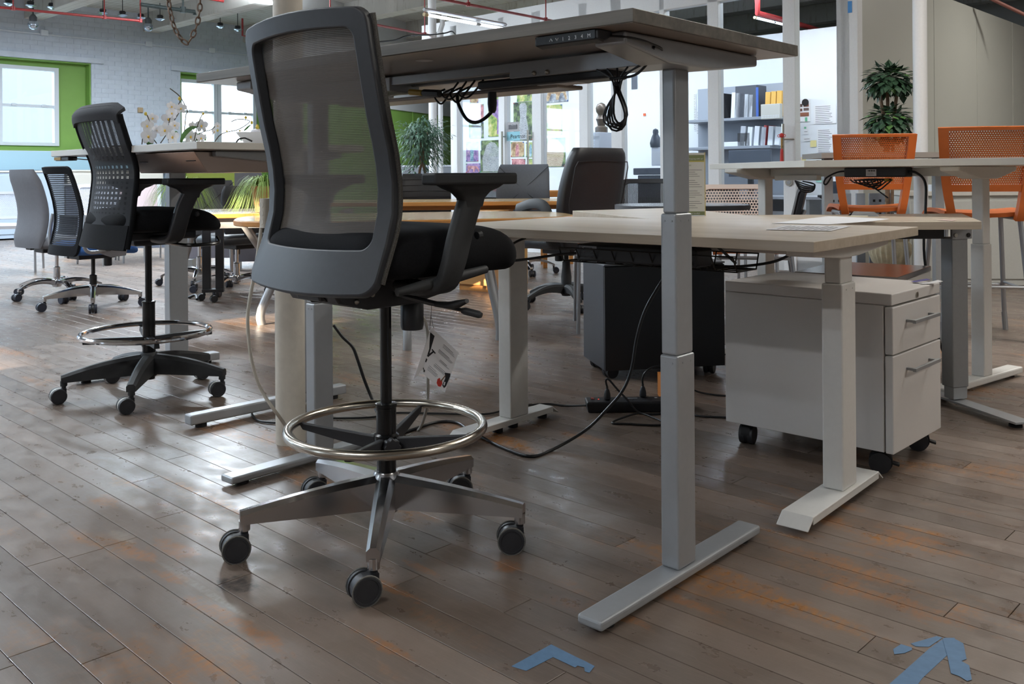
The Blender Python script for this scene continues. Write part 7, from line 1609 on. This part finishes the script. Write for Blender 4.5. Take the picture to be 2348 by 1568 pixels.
# blue floor tape
M_tape = mat('blue floor tape', '5d7ea0', 0.7, grain=0.08, gscale=60)
def tape(name, label, polys):
    t = thing(name, label, 'tape', onfl(*polys[0][0]))
    for k, pg_ in enumerate(polys):
        q = [onfl(*p) - t.location for p in pg_]; s_ = sum(q[i].x * q[(i + 1) % len(q)].y - q[(i + 1) % len(q)].x * q[i].y for i in range(len(q)))
        MB().prism([(p.x, p.y) for p in (q if s_ > 0 else q[::-1])], 0.0003 + 0.0002 * k, 0.0006 + 0.0002 * k).build('strip', M_tape, t, smooth=0)
z7_ = lambda x, y: (700 + x / 3.354, 1200 + y / 3.354); z6_ = lambda x, y: (1700 + x / 3.35, 1100 + y / 3.35)
tape('tape_chevron', 'blue tape chevron stuck on the floor below the stool', [[z7_(*p) for p in ((1585, 1100), (1890, 932), (1955, 965), (1905, 1030), (1700, 1135))], [z7_(*p) for p in ((1890, 932), (2085, 1030), (2150, 1060), (2225, 1100), (2185, 1150), (2150, 1140), (2145, 1110), (2095, 1095), (2075, 1110), (1905, 1030))]])
tape('tape_arrow', 'large blue tape arrow on the floor at the lower right corner', [[z6_(*p) for p in ((1130, 1575), (1250, 1470), (1440, 1300), (1560, 1215), (1640, 1215), (1590, 1340), (1390, 1525), (1350, 1580))], [z6_(*p) for p in ((1300, 1260), (1500, 1203), (1545, 1215), (1440, 1285), (1340, 1282))], [z6_(*p) for p in ((1165, 1305), (1225, 1265), (1310, 1290), (1310, 1310), (1250, 1335), (1175, 1342))], [z6_(*p) for p in ((1545, 1225), (1625, 1218), (1705, 1260), (1730, 1380), (1690, 1395), (1750, 1430), (1770, 1540), (1735, 1550), (1670, 1510), (1610, 1490), (1585, 1370))]])
bt = tag(MB().box(-0.003, 0.0, -0.018, 0.018, -0.05, 0.05).build('tape_piece', mat('bright blue tape', '4f93d6', 0.6), loc=bw(OA - 0.001, hitA(1949, 16, OA)[0], hitA(1949, 16, OA)[1]), rotz=TH, smooth=0), 'scrap of bright blue tape on the office corner post', 'tape')
# ------------------------------------------------------------------ white cabinets, boxes and screens far right and far left
M_cabw = mat('off-white cabinet', 'c3c4bf', 0.5, grain=0.02)
c = thing('low_cabinet', 'off-white low cabinet with overhanging top behind the orange stools', 'cabinet', (3.12, 7.28, 0), -0.1)
MB().box(0.0, 1.15, 0, 0.45, 0, 0.70).build('body', M_cabw, c, smooth=0, bev=0.003); MB().box(-0.03, 1.4, -0.03, 0.5, 0.70, 0.735).build('top', M_white_lam, c, smooth=0, bev=0.003); MB().box(0.02, 0.55, -0.012, 0, 0.05, 0.66).build('door', M_cabw, c, smooth=0, bev=0.003); MB().box(0.60, 1.13, -0.012, 0, 0.05, 0.66).build('door', M_cabw, c, smooth=0, bev=0.003)
tag(MB().cbox((0, 0, 0.025), (0.5, 0.28, 0.05)).build('paper_stack', M_wpap, loc=(3.55, 7.45, 0.735), rotz=0.1), 'stack of papers on the off-white low cabinet', 'papers')
c = thing('side_panel_unit', 'tall off-white storage unit behind the white corner desk leg', 'cabinet', (4.25, 8.75, 0), -0.15); MB().box(0, 0.9, 0, 0.5, 0, 0.78).build('body', M_cabw, c, smooth=0, bev=0.003); MB().box(0.3, 0.34, -0.02, 0, 0.25, 0.55).build('handle', M_grey_metal, c, smooth=0)
bx = thing('cardboard_box', 'open brown cardboard box on the floor at the right edge', 'box', (4.42, 8.25, 0), -0.2); M_card = mat('brown cardboard', '7a5f4c', 0.8, grain=0.06); m_ = MB()
m_.box(0, 0.45, 0, 0.01, 0, 0.24); m_.box(0, 0.45, 0.34, 0.35, 0, 0.24); m_.box(0, 0.01, 0, 0.35, 0, 0.24); m_.box(0.44, 0.45, 0, 0.35, 0, 0.24); m_.box(0, 0.45, 0, 0.35, 0, 0.01)
bo = m_.build('carton', M_card, bx, smooth=0)
for (a, b) in (((0, 0, 0.24), -0.5), ((0, 0.35, 0.24), 0.9)): MB().box(0, 0.45, -0.005, 0.005, 0, 0.14, TR(*a) @ RX(b)).build('flap', M_card, bx, smooth=0)
c = thing('perforated_screen', 'blue-grey perforated metal screen panel behind the left orange stool', 'screen', (2.52, 7.38, 0), 0.1); M_bg = mat('blue-grey steel', '8a919c', 0.45)
for x in (0.0, 0.34):
    MB().box(x, x + 0.19, 0, 0.012, 0.05, 0.72).build('panel', M_bg, c, smooth=0, bev=0.002)
    for i in range(3):
        for j in range(4): MB().box(x + 0.03 + 0.05 * i, x + 0.05 + 0.05 * i, -0.001, 0.0, 0.50 + 0.05 * j, 0.52 + 0.05 * j).build('square_hole', M_rubber, c, smooth=0)
MB().box(-0.02, 0.57, -0.01, 0.02, 0, 0.05).build('base_rail', M_bg, c, smooth=0); MB().box(0.235, 0.305, 0, 0.02, 0.05, 0.72).build('post', M_bg, c, smooth=0)
# far left: low cabinets, screens
M_bluew = mat('bluish white cabinet', 'b4c4d6', 0.5)
for k, (a, w_, h_, lab) in enumerate(((4.3, 1.1, 0.98, 'low bluish white cabinet under the left window'), (5.45, 1.5, 0.99, 'white flat-fronted cabinet behind the grey padded chair'), (7.0, 1.3, 0.98, 'grey-blue low cabinet right of the white flat-fronted one'))):
    c = thing('low_cabinet', lab, 'cabinet', bw(a, BW - 0.75, 0), TH); MB().box(0, w_, 0, 0.5, 0.02, h_).build('body', (M_bluew, M_white_lam, M_bluew)[k], c, smooth=0, bev=0.004); MB().box(-0.02, w_ + 0.02, -0.02, 0.52, h_, h_ + 0.025).build('top', M_white_lam, c, smooth=0, bev=0.003); MB().box(0.02, w_ / 2 - 0.01, -0.012, 0, 0.08, h_ - 0.04).build('door', M_bluew if k != 1 else M_white_lam, c, smooth=0, bev=0.003); MB().box(w_ / 2 + 0.01, w_ - 0.02, -0.012, 0, 0.08, h_ - 0.04).build('door', M_bluew if k != 1 else M_white_lam, c, smooth=0, bev=0.003)
for k, (px, Y, w_, h_, col, lab) in enumerate(((150, 10.5, 1.6, 0.80, '6a7280', 'dark grey desk screen behind the black task chair'), (430, 9.2, 0.9, 0.94, '7d7a86', 'mauve grey fabric screen behind the potted grasses'), (530, 8.8, 0.7, 0.95, '6f6e7c', 'slate fabric screen right of the lime chair back'), (905, 11.5, 0.7, 1.0, '80858c', 'pale framed grey screen left of the ficus'))):
    p = atY(px, 500, Y); c = thing('fabric_screen', lab, 'screen', (p.x, p.y, 0), 0.15); MB().box(0, w_, 0, 0.04, 0.08, h_).build('panel', mat('screen fabric', col, 0.85), c, smooth=0, bev=0.004)
    MB().box(-0.015, w_ + 0.015, -0.005, 0.045, h_, h_ + 0.02).build('cap_rail', M_trim, c, smooth=0)
    for x in (0.03, w_ - 0.07): MB().box(x, x + 0.04, -0.15, 0.19, 0, 0.08).build('foot', M_grey_metal, c, smooth=0)
p = atY(478, 500, 8.3); c = thing('lime_chair', 'lime green chair back behind the grasses', 'chair', (p.x, p.y, 0), -1.3)
MB().sheet(lambda u, v: (-0.2 - 0.07 * v, (u * 2 - 1) * 0.22, 0.50 + 0.42 * v), 6, 6, 0.04).build('backrest', mat('lime upholstery', '98a84e', 0.8), c, smooth=60); MB().box(-0.2, 0.22, -0.22, 0.22, 0.42, 0.47).build('seat', bpy.data.materials['lime upholstery'], c, smooth=0, bev=0.01)
for x in (-0.18, 0.2):
    for y in (-0.2, 0.2): MB().cyl((x, y, 0), (x * 0.95, y * 0.95, 0.42), 0.012, n=8).build('leg', M_tube, c)
# ------------------------------------------------------------------ outside, seen through the panes
gr = struct(MB().box(-40, 40, 15.9, 60, -0.6, -0.5).build('ground_outside', mat('pale concrete yard', '8f8f8c', 0.9), rotz=TH, smooth=0))
nb = thing('neighbour_building', 'pale siding building with sloping roof seen through the windows', 'building', bw(0, 24, 0), TH); M_sid = mat('pale siding', '6e7074', 0.8); M_roof = mat('grey metal roof', '5a626c', 0.6)
MB().prism([(-14, -0.5), (9, -0.5), (9, 5.0), (2, 2.9), (-14, -0.2)], -6, 0, RX(PI / 2)).build('gable_wall', M_sid, nb, smooth=0)
MB().prism([(-14, -0.15), (2, 2.95), (9, 5.05), (9, 5.25), (2, 3.15), (-14, 0.05)], -6.1, 0.3, RX(PI / 2)).build('roof', M_roof, nb, smooth=0)
